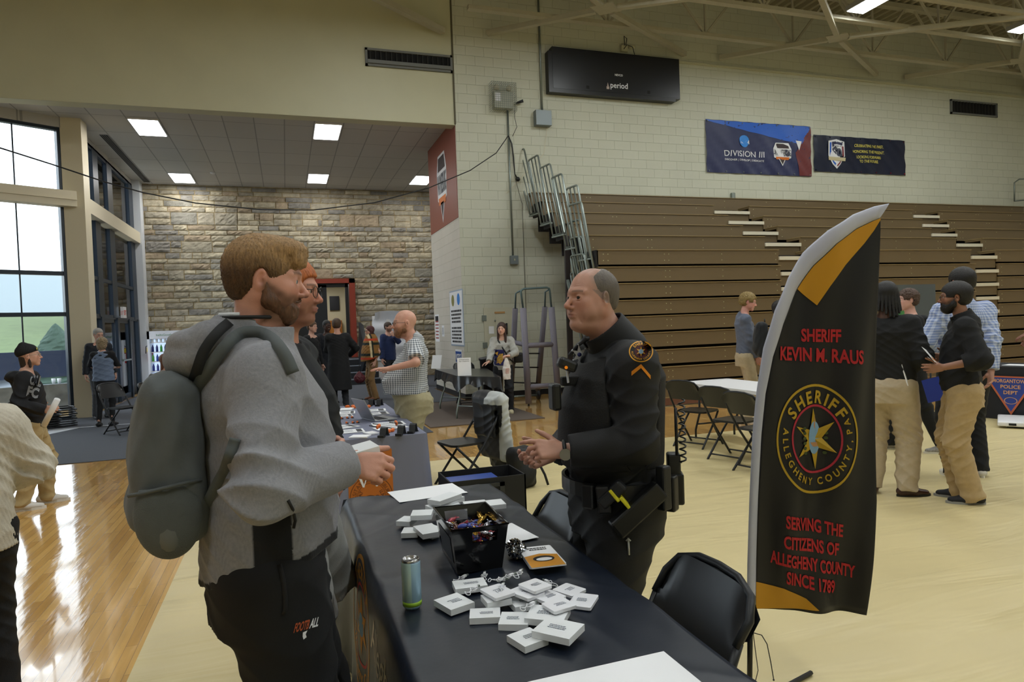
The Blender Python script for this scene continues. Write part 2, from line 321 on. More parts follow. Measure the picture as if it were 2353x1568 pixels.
# stone wall: individually shaped rubble courses in one wall mesh
def stone_wall(x0, x1, z0, z1, hole):
    V = []; Fc = []; Cc = []; z = z0; rr = random.Random(3)
    pal = [lin(h) for h in ('#A49C88', '#B4AA92', '#928E82', '#BDB39A', '#9C9482', '#8A867E', '#ABA390', '#A4947C')]
    mort = lin('#A08E68')
    def quadstone(a, b, c, d):
        if hole and b > hole[0] and a < hole[1] and d > hole[2] and c < hole[3]:
            if a < hole[0]-.12: quadstone(a, hole[0], c, d)
            if b > hole[1]+.12: quadstone(hole[1], b, c, d)
            if d > hole[3]+.06 and c < hole[3]: quadstone(max(a, hole[0]), min(b, hole[1]), hole[3], d)
            return
        rough = rr.random() < .75; dep = rr.uniform(.02, .06) if rough else .025
        col = rr.choice(pal); k = rr.uniform(.85, 1.12); col = tuple(q*k for q in col)
        nu = max(3, int((b-a)/.07)); nv = max(3, int((d-c)/.055)); o = len(V); g = .012
        for i in range(nu+1):
            for j in range(nv+1):
                u, v = i/nu, j/nv; edge = min(u, 1-u)*(b-a) < 1e-6 or min(v, 1-v)*(d-c) < 1e-6
                y = -dep*rr.uniform(.3, .75) if edge else -dep*rr.uniform(.6, 1.15)
                V.append((a+g+(b-a-2*g)*u+(0 if edge else rr.uniform(-.015, .015)), YS-.02+y, c+g+(d-c-2*g)*v)); Cc.append((*col, 1))
        for i in range(nu):
            for j in range(nv):
                p = o+i*(nv+1)+j; Fc.append((p, p+nv+1, p+nv+2, p+1))
    while z < z1-.02:
        big = rr.random() < .3; h = rr.uniform(.3, .42) if big else rr.uniform(.13, .21); h = min(h, z1-z)
        if z1-z-h < .08: h = z1-z
        x = x0
        while x < x1-.02:
            w_ = rr.uniform(.25, .85); w_ = min(w_, x1-x)
            if x1-x-w_ < .15: w_ = x1-x
            if h > .28 and rr.random() < .55:
                s = h*rr.uniform(.4, .6); q = x
                for lo, hi in ((z, z+s), (z+s, z+h)):
                    q = x
                    while q < x+w_-.01:
                        ww = min(rr.uniform(.3, .8), x+w_-q)
                        if x+w_-q-ww < .12: ww = x+w_-q
                        quadstone(q, q+ww, lo, hi); q += ww
            else: quadstone(x, x+w_, z, z+h)
            x += w_
        z += h
    me = bpy.data.meshes.new('wall_stone')
    o0 = len(V)
    hx = hole
    for a, b, c, d in ((x0, hx[0], z0, z1), (hx[1], x1, z0, z1), (hx[0], hx[1], hx[3], z1)):
        o = len(V); V.extend([(a, YS-.022, c), (b, YS-.022, c), (b, YS-.022, d), (a, YS-.022, d), (a, YS+.4, c), (b, YS+.4, c), (b, YS+.4, d), (a, YS+.4, d)]); Cc.extend([(*mort, 1)]*8)
        Fc.extend([(o, o+1, o+2, o+3), (o+5, o+4, o+7, o+6), (o, o+4, o+5, o+1), (o+3, o+2, o+6, o+7), (o, o+3, o+7, o+4), (o+1, o+5, o+6, o+2)])
    me.from_pydata(V, [], Fc); ca = me.color_attributes.new('Col', 'FLOAT_COLOR', 'POINT'); ca.data.foreach_set('color', np.array(Cc, dtype=np.float32).ravel())
    me.materials.append(M_STONE); o = link('wall_stone', me); o['kind'] = 'structure'
DX0, DX1, DZ0, DZ1 = .35, 1.98, .72, 3.1
stone_wall(-4.4, 9.0, 0, ZC+.1, (DX0, DX1, -1, DZ1))
# alcove ceiling: 2x4 lay-in tiles
def ceil_tile():
    m, N, L, b = nodes('ceiling_tile'); tc = N.new('ShaderNodeTexCoord'); mp = N.new('ShaderNodeMapping'); mp.inputs['Location'].default_value = (-.17+.01, -15.42, 0)
    L.new(tc.outputs['Object'], mp.inputs[0]); br = N.new('ShaderNodeTexBrick'); L.new(mp.outputs[0], br.inputs['Vector']); br.offset = 0
    br.inputs['Scale'].default_value = 1; br.inputs['Brick Width'].default_value = .61; br.inputs['Row Height'].default_value = 1.22; br.inputs['Mortar Size'].default_value = .012
    br.inputs['Mortar Smooth'].default_value = 0
    br.inputs['Color1'].default_value = (.5, .49, .46, 1); br.inputs['Color2'].default_value = (.53, .52, .49, 1); br.inputs['Mortar'].default_value = (.3, .295, .28, 1)
    L.new(br.outputs['Color'], b.inputs['Base Color']); b.inputs['Roughness'].default_value = .9
    return m
M_TILE = ceil_tile()
struct('ceiling_alcove', MB().prism([(9.1, 14.12), (9.1, 22.3), (-4.12, 22.3), (-4.12, 16.0), (-7.1, 14.12)], ZC, ZC+.1), M_TILE)
struct('ceiling_soffit', MB().box(-8.8, XR, YW+.0, YW+.3, 5.878, 5.882), M_CREAM)
M_LED = emat('led_panel', '#FFFFFF', 12)
PX = [(-2.9, 15.52), (.77, 15.1+.3), (-2.86, 20.45), (.8, 20.0), (3.77, 20.0-.3), (-6.5, 17), (6.6, 17)]
lab = ['bright square ceiling panel nearest the front, left of the pair', 'bright square ceiling panel nearest the front, above the doorway side', 'small lit ceiling panel deep in the alcove on the left', 'small lit ceiling panel deep in the alcove above the door', 'lit ceiling panel partly hidden behind the red-brown wall panel']
PANELS = [(-2.87, 15.5), (.78, 15.1), (-2.87, 20.45), (.79, 19.95), (3.80, 19.7)]
for i, (x, y) in enumerate(PANELS):
    t = thing('ceiling_light', lab[i], 'ceiling light', (x, y, ZC-.03), 0, 'alcove light panels')
    fr = MB(); fr.box(0, .57, 0, 1.2, .0, .028); fr.build('frame', M_WHITE, t)
    MB().box(.02, .55, .02, 1.18, -.006, .001).build('diffuser', M_LED, t)
t = thing('air_diffuser', 'dark slotted linear diffuser in the ceiling beside the window wall', 'vent', (-3.68, 16.9, ZC-.012))
MB().box(0, .16, 0, 4.9, 0, .011).build('frame', mat('diff_grey', '#777A7C', .5), t)
for k in range(4): MB().box(.012+.038*k, .034+.038*k, .01, 4.89, -.006, -.001).build('slat', M_DARKV, t)
t = thing('smoke_detector', 'small round detector on the alcove ceiling', 'smoke detector', (-1.72, 20.3, ZC-.045))
MB().lathe([(.02, 0), (.06, .012), (.075, .03), (.075, .045)], n=16).build('case', M_WHITE, t)
# gym roof deck (corrugated) + beams
d = MB(); pr = []; x = 3.6-12.9
xx = -9.2; ps = []
k = 0
while xx < 22.2:
    ps += [(xx, 9.28), (xx+.09, 9.28), (xx+.13, 9.36), (xx+.22, 9.36), (xx+.26, 9.28)]; xx += .26
pts = ps
v = [(p[0], y, p[1]) for y in (-8.3, YW+.1) for p in pts]; n = len(pts)
d.add(v, [(i, i+1, n+i+1, n+i) for i in range(n-1)]); d.box(-9.2, 22.2, -8.3, YW+.1, 9.4, 9.5)
struct('ceiling_gym', d, mat('roof_deck', '#A09A82', .7))
# trusses
def truss(Y, x0, x1, z=7.93, label='', ph=0):
    t = thing('roof_truss', label, 'truss', (0, Y, 0), 0, 'steel roof trusses')
    m = MB(); m.box(x0, x1, -.07, .07, z-.05, z+.03); m.build('bottom_chord', M_TRUSS, t)
    m = MB(); m.box(x0, x1, -.08, .08, 9.14, 9.26); m.build('top_chord', M_TRUSS, t)
    st = 2.42; a = x0+ph; i = 0
    while a < x1:
        for dx in (-1.05, 0, 1.05):
            if x0 < a+dx < x1:
                mm = MB(); mm.bar((a, 0, z), (a+dx, 0, 9.16), .048 if dx else .035, .04, (0, 1, 0)); mm.build('web_strut', M_TRUSS, t)
        a += st
    return t
truss(13.1, 3.7, 21.8, label='steel roof truss nearest the block wall', ph=3.1)
truss(11.65, 5.2, 21.8, label='second steel roof truss from the wall, passing above the scoreboard', ph=2.0)
truss(10.45, 9.2, 21.8, label='third steel roof truss from the wall, cut by the top right of the photo', ph=1.4)
for i, (px, x) in enumerate([(0, 6.37), (0, 12.24), (0, 18.1)]):
    t = thing('cross_brace', ['crossed steel bracing with a square plate above the scoreboard', 'crossed steel bracing with a square plate above the blue banner', 'crossed steel bracing at the far right above the wall vent'][i], 'brace', (x, 12.35, 7.86), 0, 'crossed roof bracing')
    MB().prism([(-.36, .0), (0, -.28), (.36, 0), (0, .28)], -.012, .012).build('plate', M_TRUSS, t)
    for (a, b) in ((-2.0, 1.66), (2.9, 1.66), (-2.4, -1.9), (3.6, -2.1)):
        n_ = Vector((a, b, 0)).normalized(); m = MB(); m.bar(n_*.22, (a, b, 0), .11, .1); m.build('brace_arm', M_TRUSS, t)
t = thing('steel_brace', 'long sloping steel brace meeting the cream wall above the wide vent', 'brace', (0, 0, 0))
m = MB(); m.bar((1.0, 12.9, 8.15), (3.40, 13.98, 7.79), .13, .12); m.build('brace_arm', M_TRUSS, t)
# gym lights
M_LED2 = emat('gym_led', '#F6F8FF', 14)
def gym_light(x, y, label, w=.42, l=2.3, z=7.95, e=80):
    t = thing('gym_light', label, 'ceiling light', (x, y, z), 0, 'long gym lights')
    MB().box(-w/2-.03, w/2+.03, 0, l, .0, .1).build('housing', mat('lamp_housing', '#9A9A92', .5), t)
    MB().box(-w/2, w/2, .02, l-.02, -.012, -.001).build('diffuser', M_LED2, t)
    for yy in (.3, l-.3): MB().box(-.008, .008, yy-.008, yy+.008, .1, 9.26-z).build('hanger', M_TRUSS, t)
    ld = bpy.data.lights.new('gym_lamp', 'AREA'); ld.shape = 'RECTANGLE'; ld.size = w; ld.size_y = l; ld.energy = e; ld.color = (.95, 1, .955)
    lo = bpy.data.objects.new('gym_lamp', ld); COL.objects.link(lo); lo.parent = t; lo.location = (0, l/2, -.03)
G1 = gym_light(11.75, 9.1, 'long lit gym lamp at the top of the photo, left of the two')
G2 = gym_light(16.35, 9.0, 'lit gym lamp at the upper right edge')
k = 0
for y in (3.0, -3.2):
    for x in (-3.5, 2.2, 7.2, 11.75, 16.35):
        gym_light(x, y, 'long gym lamp hanging above the court, out of the picture')
for x in (2.2, 7.2): gym_light(x, 8.2, 'long gym lamp hanging above the tables, out of the picture')
for x, y in PANELS + [(-6, 18), (6.5, 18)]:
    ld = bpy.data.lights.new('panel_lamp', 'AREA'); ld.shape = 'RECTANGLE'; ld.size = .55; ld.size_y = 1.15; ld.energy = 26; ld.color = (1, .98, .94)
    lo = bpy.data.objects.new('panel_lamp', ld); COL.objects.link(lo); lo.location = (x+.28, y+.6, ZC-.06)
# ---------------------------------------------------------------- windows
def glass_mat():
    m = bpy.data.materials.new('window_glass'); m.use_nodes = True; nt = m.node_tree; nt.nodes.clear()
    o = nt.nodes.new('ShaderNodeOutputMaterial'); t = nt.nodes.new('ShaderNodeBsdfTransparent'); g = nt.nodes.new('ShaderNodeBsdfGlossy'); fr = nt.nodes.new('ShaderNodeFresnel'); mx = nt.nodes.new('ShaderNodeMixShader')
    t.inputs[0].default_value = (.92, .95, .96, 1); g.inputs['Roughness'].default_value = .02; fr.inputs[0].default_value = 1.25
    nt.links.new(fr.outputs[0], mx.inputs[0]); nt.links.new(t.outputs[0], mx.inputs[1]); nt.links.new(g.outputs[0], mx.inputs[2]); nt.links.new(mx.outputs[0], o.inputs[0]); return m
M_GLASS = glass_mat()
P0 = Vector((-4.05, 15.9, 0)); DIR = Vector((-1.05, -.62, 0)).normalized(); NRM = Vector((DIR.y, -DIR.x, 0))
if NRM.y > 0: NRM = -NRM    # towards the room
def wl(a, t, z): p = P0 + DIR*a + NRM*t; return (p.x, p.y, z)
def wbox(mb, a0, a1, t0, t1, z0, z1):
    vs = [wl(a, t, z) for a in (a0, a1) for t in (t0, t1) for z in (z0, z1)]
    mb.add(vs, [(0, 1, 3, 2), (4, 6, 7, 5), (0, 4, 5, 1), (2, 3, 7, 6), (0, 2, 6, 4), (1, 5, 7, 3)])
ZT = 5.86
W1 = 4.6
m = MB()
for z0, z1 in ((0, .06), (2.08, 2.16), (2.9, 2.98), (5.8, ZT)): wbox(m, .1, W1, -.06, .06, z0, z1)
for a in (.05, 2.2, 4.3): wbox(m, a-.1, a+.14, -.08, .08, 0, ZT)
w1 = struct('window_1', m, M_MULL)
m = MB()
for a in (.9, 3.2): wbox(m, a, a+.025, -.01, .01, 0, ZT)
struct('mullion', m, M_MULL, w1)
m = MB(); wbox(m, .1, W1, -.005, .005, .05, ZT); struct('pane', m, M_GLASS, w1)
m = MB(); wbox(m, -.05, W1, .0, .28, 4.27, 4.58); wbox(m, -.05, W1, .02, .3, 4.4, 4.42); struct('trim_3', m, M_CREAM2)
m = MB(); wbox(m, -.02, W1+.2, -.1, .1, ZT, ZC+.3); struct('wall_window_head', m, M_TILE)
# corner columns
m = MB(); m.box(-4.12, -3.75, 15.75, 16.2, 0, ZC); struct('trim_4', m, M_CREAM2)
m = MB(); m.box(-4.15, -3.78, 21.65, 22.1, 0, ZC); struct('trim_5', m, mat('white_col', '#D8DCE0', .5))
# second window wall, X=-4
m = MB()
for z0, z1 in ((2.06, 2.16), (2.92, 3.0), (5.84, 5.95)): m.box(-4.06, -3.97, 16.2, 21.7, z0, z1)
for y0, y1 in ((16.2, 16.6), (17.45, 17.9), (18.75, 19.25), (21.15, 21.7)): m.box(-4.07, -3.96, y0, y1, 2.1, 5.9)
w2 = struct('window_2', m, M_MULL)
m = MB(); m.box(-4.02, -4.01, 16.2, 21.7, 2.1, 5.9); struct('pane', m, M_GLASS, w2)
m = MB(); m.box(-4.1, -3.82, 16.1, 21.9, 4.27, 4.58); struct('trim_6', m, M_CREAM2)
m = MB(); m.box(-4.1, -3.97, 16.1, 22, 5.9, ZC+.2); struct('wall_window_head_side', m, M_TILE)
m = MB()
for y0, y1 in ((16.2, 16.35), (17.55, 17.75), (19.05, 19.25), (20.4, 20.55), (21.5, 21.7)): m.box(-4.08, -3.95, y0, y1, 0, 2.1)
dr = struct('door_1', m, M_MULL)
m = MB(); m.box(-4.02, -4.01, 16.2, 21.7, .0, 2.1); struct('pane', m, M_GLASS, dr)
m = MB()
for y in (17.75, 19.25): m.box(-4.05, -3.98, y, y+.07, 0, 2.06); m.box(-4.05, -3.98, y+1.08, y+1.15, 0, 2.06); m.box(-4.05, -3.98, y, y+1.15, 0, .14); m.box(-4.05, -3.98, y, y+1.15, 1.98, 2.06)
struct('door_leaf', m, M_MULL, dr)
m = MB(); 
for y in (17.8, 19.3): m.box(-3.97, -3.93, y+.1, y+1.0, 1.0, 1.04)
struct('push_bar', m, M_STEEL, dr)
# ---------------------------------------------------------------- outside
M_LAWN = mat('lawn', '#54633A', .9, var=.12, vscale=2); M_ROAD = mat('asphalt', '#7E858C', .9, var=.1, vscale=3)
struct('ground_outside', MB().box(-90, -4.3, -10, 90, -.5, -.1), M_ROAD)
m = MB(); m.grid(lambda u, v: (-70+59.5*u, 24+26*v, -.1+3.2*v+.2*math.sin(9*u)*v), 20, 8); tag(m.build('lawn', M_LAWN), 'grass bank beyond the glass', 'lawn', kind='stuff')
def fir(x, y, h, r, name='evergreen_tree', label='dark conical evergreen seen through the big window'):
    rr = random.Random(int(x*10)); m = MB()
    prof = []
    n = 26
    V = []; Fc = []
    for i in range(n+1):
        f = i/n
        for k in range(20): a = 2*PI*k/20; q = r*(1-f)**.8*(.9+.16*rr.random())+.02; V.append((x+q*math.cos(a), y+q*math.sin(a), -.1+f*h))
    m.add(V, [(i*20+k, i*20+(k+1) % 20, (i+1)*20+(k+1) % 20, (i+1)*20+k) for i in range(n) for k in range(20)])
    tag(m.build(name, mat('fir', '#33463C', .9, var=.12, vscale=9)), label, 'tree')
pt = lambda x_, y_, D_: atD(x_, y_, D_)
q = atD(128, 760, 24); fir(q.x, q.y, 2.3, 1.25)
# low stone wall with cups, banner panel, cars / building beyond
q0, q1 = atD(60, 890, 15.2), atD(240, 890, 16.2)
m = MB(); m.bar((q0.x-2, q0.y-1.0, .1), (q1.x, q1.y, .1), .3, 1.0); tag(m.build('garden_wall', mat('retaining', '#767C80', .9, var=.3, vscale=4, bump=.6, bscale=8)), 'low grey stone wall just outside the big window', 'wall')
m = MB(); q0, q1 = atD(20, 850, 15.6), atD(240, 850, 16.6); m.bar((q0.x-2, q0.y-1, 1.05), (q1.x, q1.y, 1.05), .05, .62); o = tag(m.build('street_banner', mat('banner_navy', '#44506E', .7)), 'dark blue lettered banner outside seen through the glass', 'banner')
dd = (q1-q0).normalized(); nn = Vector((dd.y, -dd.x, 0)); nn = nn if nn.y < 0 else -nn
m = MB(); put_text(m, 'MUSEAL', lambda x, y: tuple(Vector((q0.x, q0.y, 1.02))+dd*(1.0-x)+nn*.04+Vector((0, 0, y))), .16); m.build('lettering', M_PAPER, o)
for i in range(2):
    p = atD(123+13*i, 872, 15.6); m = MB(); m.lathe([(.03, 0), (.045, .12)], (p.x, p.y, .6), 14); tag(m.build('paper_cup', M_PAPER), ['white paper cup on the outdoor wall, left of the two', 'white paper cup on the outdoor wall, right of the two'][i], 'cup', 'cups outside')
# brick/white building beyond side window
m = MB(); m.box(-9.9, -4.6, 40, 48, 0, 16); bl = tag(m.build('brick_building', mat('brick_out', '#8C84A6', .9, var=.1, vscale=6)), 'brick building with white window frames across the path', 'building')
for i in range(3):
    for z in (.6, 3.6, 6.6, 9.6):
        x = -9.3+i*1.5; m = MB(); m.box(x, x+.7, 39.93, 40, z, z+2.1); m.cur = 1
        for k in range(3): m.box(x+.06, x+.64, 39.9, 39.94, z+.08+k*.68, z+.6+k*.68)
        m.build('window', [mat('win_white', '#E2E6F4', .5), mat('win_dark', '#6A7896', .3)], bl)
q = atD(90, 600, 45); m = MB(); m.box(q.x-12, q.x+3, q.y+8, q.y+14, 1.5, 6.8); tag(m.build('far_house', mat('house_far', '#A8B2B4', .9)), 'house beyond the lawn, coloured pale for haze', 'building')  # haze is put into the pale wall colour
# world
wd = bpy.data.worlds.new('world'); sc.world = wd; wd.use_nodes = True; nt = wd.node_tree; bg = nt.nodes['Background']
bg.inputs[0].default_value = (.86, .93, 1, 1); bg.inputs[1].default_value = 4.0
for (c, s, rz) in ((P0+DIR*2.3+Vector((0, 0, 2.95)), (4.6, 5.8), math.atan2(DIR.y, DIR.x)), (Vector((-4.1, 18.95, 3)), (5.6, 5.8), PI/2)):
    ld = bpy.data.lights.new('daylight_portal', 'AREA'); ld.shape = 'RECTANGLE'; ld.size, ld.size_y = s; ld.cycles.is_portal = True
    lo = bpy.data.objects.new('daylight_portal', ld); COL.objects.link(lo); lo.location = c
    n_ = NRM if s[0] == 4.6 else Vector((1, 0, 0)); lo.rotation_euler = n_.to_track_quat('-Z', 'Z').to_euler()
sc.view_settings.view_transform = 'Standard'; sc.view_settings.look = 'None'; sc.view_settings.gamma = 1; sc.view_settings.use_curve_mapping = False
sc.view_settings.exposure = 0.0
# ================================================================ WALL FIXTURES
M_BROWNP = mat('red_brown_panel', '#8A4632', .45); M_TXTW = mat('text_white', '#E6E8EC', .55); M_ORG = mat('orange_print', '#D8762C', .55)
def on_x(X, y0, z0): return lambda u, v, w=0: (X-w, y0-u, z0+v)          # u to the right as seen from the room
def on_y(Y, x0, z0): return lambda u, v, w=0: (x0+u, Y-w, z0+v)
def crest(par, f, s):
    """wordmark crest: shield, name, ribbon"""
    m = MB(); m.add([f(s*a, s*b) for a, b in ((-.5, .16), (-.34, .42), (.34, .42), (.5, .16), (.46, -.25), (.2, -.32), (0, -.62), (-.2, -.32), (-.46, -.25))], [tuple(range(9))]); m.build('crest_outline', M_TXTW, par)
    g = lambda a, b: f(a, b, .004)
    m = MB(); m.add([g(s*a, s*b) for a, b in ((-.3, .38), (.3, .38), (.38, .18), (-.38, .18))], [(0, 1, 2, 3)]); m.add([g(s*a, s*b) for a, b in ((-.16, -.3), (.16, -.3), (0, -.55))], [(0, 1, 2)]); m.build('crest_fill', mat('crest_dark', '#3A2E30', .6), par)
    m = MB(); put_text(m, 'WAYNESBURG', lambda x, y: g(x, y-s*.16), s*.3, bold=.02, width=s*.9); m.build('lettering', mat('crest_grey', '#5A5E66', .6), par)
    m = MB(); m.add([g(s*a, s*b) for a, b in ((-.38, -.22), (.38, -.22), (.34, -.33), (-.34, -.33))], [(0, 1, 2, 3)]); m.build('ribbon', M_ORG, par)
t = thing('wall_panel', 'red-brown painted panel with a white wordmark crest high on the return wall', 'wall panel', (0, 0, 0))
MB().box(XR-.012, XR-.001, 14.16, 17.0, 3.93, 6.05).build('board', M_BROWNP, t)
crest(t, lambda u, v, w=0: (XR-.016-w, 15.55-u*1.0, 4.98+v*1.55), 1.0)
def louver(name, label, x0, x1, z0, z1, nv):
    t = thing(name, label, 'vent', (x0, YW, z0)); w, h = x1-x0, z1-z0
    m = MB(); fr = .045; Mf = mat('vent_frame', '#6F7270', .5)
    for a in ((0, w, h-fr, h), (0, w, 0, fr), (0, fr, 0, h), (w-fr, w, 0, h)): m.box(a[0], a[1], -.05, -.001, a[2], a[3])
    m.box(fr, w-fr, -.09, -.001, fr, fr+.07) if nv > 14 else None
    m.build('frame', Mf, t); MB().box(fr, w-fr, -.008, -.002, fr, h-fr).build('opening', M_DARKV, t)
    m = MB()
    for i in range(nv): x = fr+(w-2*fr)*(i+.5)/nv; m.bar((x, -.03, fr), (x+.0, -.03, h-fr), .012, .04)
    m.build('slat', mat('vent_slat', '#2C2C28', .6), t)
louver('wall_vent', 'long dark louvred vent high on the cream wall beside the corner', 1.77, 3.59, 6.97, 7.33, 16)
louver('wall_vent', 'dark louvred vent high on the block wall at the right', 17.85, 19.65, 7.02, 7.42, 14)
# scoreboard
t = thing('scoreboard', 'black unlit scoreboard mounted high on the block wall', 'scoreboard', (5.72, YW, 6.68), 0)
W_, H_ = 3.32, 1.0
m = MB(); m.prism([(0, 0), (W_-.12, 0), (W_-.12, .06), (W_, .06), (W_, H_), (.1, H_), (.1, H_-.1), (0, H_-.1)], .001, .19, lambda u, v, w: (u, -w, v)); m.build('case', mat('scoreboard_black', '#101114', .35), t)
m = MB(); m.box(.1, W_-.02, -.196, -.19, .09, H_-.02); m.build('face_panel', mat('scoreboard_face', '#17191D', .3), t)
m = MB(); put_text(m, 'period', lambda x, y: (1.72+x, -.199, .2+y), .13, sx=.7, bold=.012, width=.44); put_text(m, 'NEVCO', lambda x, y: (1.72+x, -.199, .475+y), .045, sx=1.3, bold=.02, width=.2); m.build('lettering', M_TXTW, t)
m = MB(); m.add([(1.4, -.2, .16), (1.47, -.2, .16), (1.47, -.2, .22), (1.4, -.2, .22)], [(0, 1, 2, 3)]); m.add([(1.415, -.2, .225), (1.455, -.2, .225), (1.435, -.2, .31)], [(0, 1, 2)]); m.build('sticker', mat('sticker', '#B9A8A0', .6), t)
for x in (.9, 2.45): MB().box(x, x+.07, -.2, -.196, .13, .2).build('screw_plate', M_DARKV, t)
t = thing('junction_box', 'small box with loose cords above the scoreboard', 'electrical box', (7.6, YW, 7.78)); MB().box(0, .16, -.08, -.001, 0, .14).build('box', M_CREAM, t); MB().lathe([(.01, 0), (.07, 0), (.07, .05), (.01, .05)], (.28, -.05, .1), 14).build('horn', M_CREAM, t)
m = MB(); m.tube([(.05, -.09, .05), (.12, -.12, .14), (.26, -.12, .1), (.32, -.1, -.06)], .008); m.tube([(.08, -.08, .14), (.06, -.1, .34), (.14, -.08, .3), (.12, -.06, .14)], .01); m.build('cord', M_BLACKM, t)
# banners
def wall_banner(name, label, x0, x1, z0, z1, paint):
    t = thing(name, label, 'banner', (x0, YW, z0), 0, 'banners on the block wall'); W_, H_ = x1-x0, z1-z0
    def sag(u, v): return -.03-.018*math.sin(7*u+3*v)*math.sin(PI*v/H_)-.012*math.sin(15*(u+v)+1)
    f = lambda u, v, w=0: (u, sag(u, v)-w, v)
    m = MB(); m.grid(lambda a, b: f(a*W_, b*H_), 40, 12); m.build('sheet', paint, t)
    m = MB()
    for i in range(7):
        for v in (.04, H_-.04): m.ball(f(.05+(W_-.1)*i/6, v, .008), .018, 6, 4)
    m.build('grommet', M_STEEL, t); return t, f, W_, H_
def poly(m, f, pts, w=.006, n=1):
    m.add([f(a, b, w) for a, b in pts], [tuple(range(len(pts)))])
def sheet(par, f, name, pts, M, w=.006, sub=10):
    """tessellated quad patch following the cloth"""
    m = MB(); a, b, c, d = [Vector(p) for p in (pts if len(pts) == 4 else [*pts, pts[-1]])]
    m.grid(lambda u, v: f(*(a.lerp(b, u).lerp(d.lerp(c, u), v)), w), 14, sub); return m.build(name, M, par)
M_NAVY = mat('banner_cloth_navy', '#1D2550', .4); M_BLU = mat('banner_blue', '#0F5BC4', .4); M_MAR = mat('banner_maroon', '#6B2A2C', .45)
t, f, W_, H_ = wall_banner('wall_banner', 'navy and blue championship division banner on the block wall', 9.83, 12.98, 5.1, 6.38, M_NAVY)
sheet(t, f, 'blue_band', ((.0, H_-.01), (W_, H_-.01), (W_*.905, H_*.62), (.05, H_*.97)), M_BLU)
sheet(t, f, 'maroon_band', ((W_*.88, .01), (W_, .01), (W_, H_-.01), (W_*.84, H_*.46)), M_MAR)
m = MB(); poly(m, f, ((W_*.845, H_*.7), (W_*.905, H_*.69), (W_*.87, H_*.5)), .012); m.build('white_wedge', M_TXTW, t)
m = MB(); disc(m, (1.1, .8), .15, lambda u, v: f(u, v, .01)); m.build('roundel', mat('logo_blue', '#2E86DC', .5), t)
m = MB(); put_text(m, 'NCAA', lambda x, y: f(1.12+x, .74+y, .016), .09, bold=.03, width=.28, shear=.2)
put_text(m, 'DIVISION III', lambda x, y: f(1.1+x, .42+y, .01), .15, width=1.15); put_text(m, 'DISCOVER | DEVELOP | DEDICATE', lambda x, y: f(1.1+x, .315+y, .01), .045, bold=.01, width=1.15)
m.build('lettering', M_TXTW, t); crest(t, lambda u, v, w=0: f(2.24+u, .58+v, .01+w), .56)
t, f, W_, H_ = wall_banner('wall_banner', 'dark anniversary banner with a shield and yellow lettering on the block wall', 13.06, 16.15, 5.24, 6.18, mat('banner_dark', '#1A2238', .3))
def red_grad():
    m, N, L, b = nodes('banner_red_corner'); tc = N.new('ShaderNodeTexCoord'); d = N.new('ShaderNodeVectorMath'); d.operation = 'DOT_PRODUCT'; d.inputs[1].default_value = (.62, 0, -.75); L.new(tc.outputs['Object'], d.inputs[0])
    r = N.new('ShaderNodeMapRange'); r.inputs['From Min'].default_value = .75; r.inputs['From Max'].default_value = 1.95; L.new(d.outputs['Value'], r.inputs['Value']); x = N.new('ShaderNodeMix'); x.data_type = 'RGBA'; L.new(r.outputs[0], x.inputs[0])
    x.inputs[6].default_value = (*lin('#1A2238'), 1); x.inputs[7].default_value = (*lin('#9C1F26'), 1); L.new(x.outputs[2], b.inputs['Base Color']); b.inputs['Roughness'].default_value = .3; return m
bpy.data.objects[t.children[0].name].data.materials[0] = red_grad()
m = MB(); sh = [(-.24, .3), (0, .35), (.24, .3), (.24, -.05), (.12, -.25), (0, -.36), (-.12, -.25), (-.24, -.05)]; g = lambda a, b, w=0: f(.73+a, .48+b, .01+w)
m.add([g(a*1.08, b*1.08) for a, b in sh], [tuple(range(8))]); m.build('shield', M_TXTW, t)
m = MB(); m.add([g(*p, .004) for p in ((-.22, .28), (-.17, .29), (-.17, -.07), (-.22, -.07))], [(0, 1, 2, 3)]); m.add([g(*p, .004) for p in ((-.15, -.14), (-.02, -.25), (-.05, -.3), (-.12, -.22))], [(0, 1, 2, 3)]); m.build('shield_blue', M_BLU, t)
m = MB(); m.add([g(*p, .004) for p in ((.17, .2), (.22, .19), (.22, -.07), (.17, -.07))], [(0, 1, 2, 3)]); m.add([g(*p, .004) for p in ((0, -.3), (.13, -.17), (.15, -.2), (.02, -.33))], [(0, 1, 2, 3)]); m.build('shield_red', mat('maroon2', '#7A2026', .5), t)
m = MB(); m.add([g(*p, .004) for p in ((-.15, .3), (0, .32), (.18, .28), (.18, .22), (0, .25), (-.15, .23))], [(0, 1, 4, 5), (1, 2, 3, 4)]); put_text(m, 'DIVISION III', lambda x, y: g(x, .185+y, .006), .03, width=.3, bold=.01); m.build('shield_cap', M_NAVY, t)
m = MB(); put_text(m, '50', lambda x, y: g(x, -.06+y, .006), .21, bold=.03, width=.3); m.build('numeral', mat('num_grey', '#4A4E63', .5), t)
m = MB(); m.add([g(*p, .008) for p in ((-.27, -.08), (.27, -.1), (.25, -.19), (-.25, -.17))], [(0, 1, 2, 3)]); m.build('ribbon', mat('tan_ribbon', '#C9BE98', .5), t)
m = MB(); disc(m, (0, -.135), .045, lambda u, v: g(u, v, .012)); m.build('roundel', mat('logo_blue'), t)
m = MB()
for i, s in enumerate(['CELEBRATING THE PAST.', 'HONORING THE PRESENT.', 'LOOKING FORWARD', 'TO THE FUTURE.']):
    put_text(m, s, lambda x, y: f(1.82+x, (.69, .54, .4, .29)[i]+y, .012), .075, bold=.012, width=(.98, 1.05, .83, .62)[i])
m.build('lettering', mat('text_yellow', '#D8CE62', .5), t)
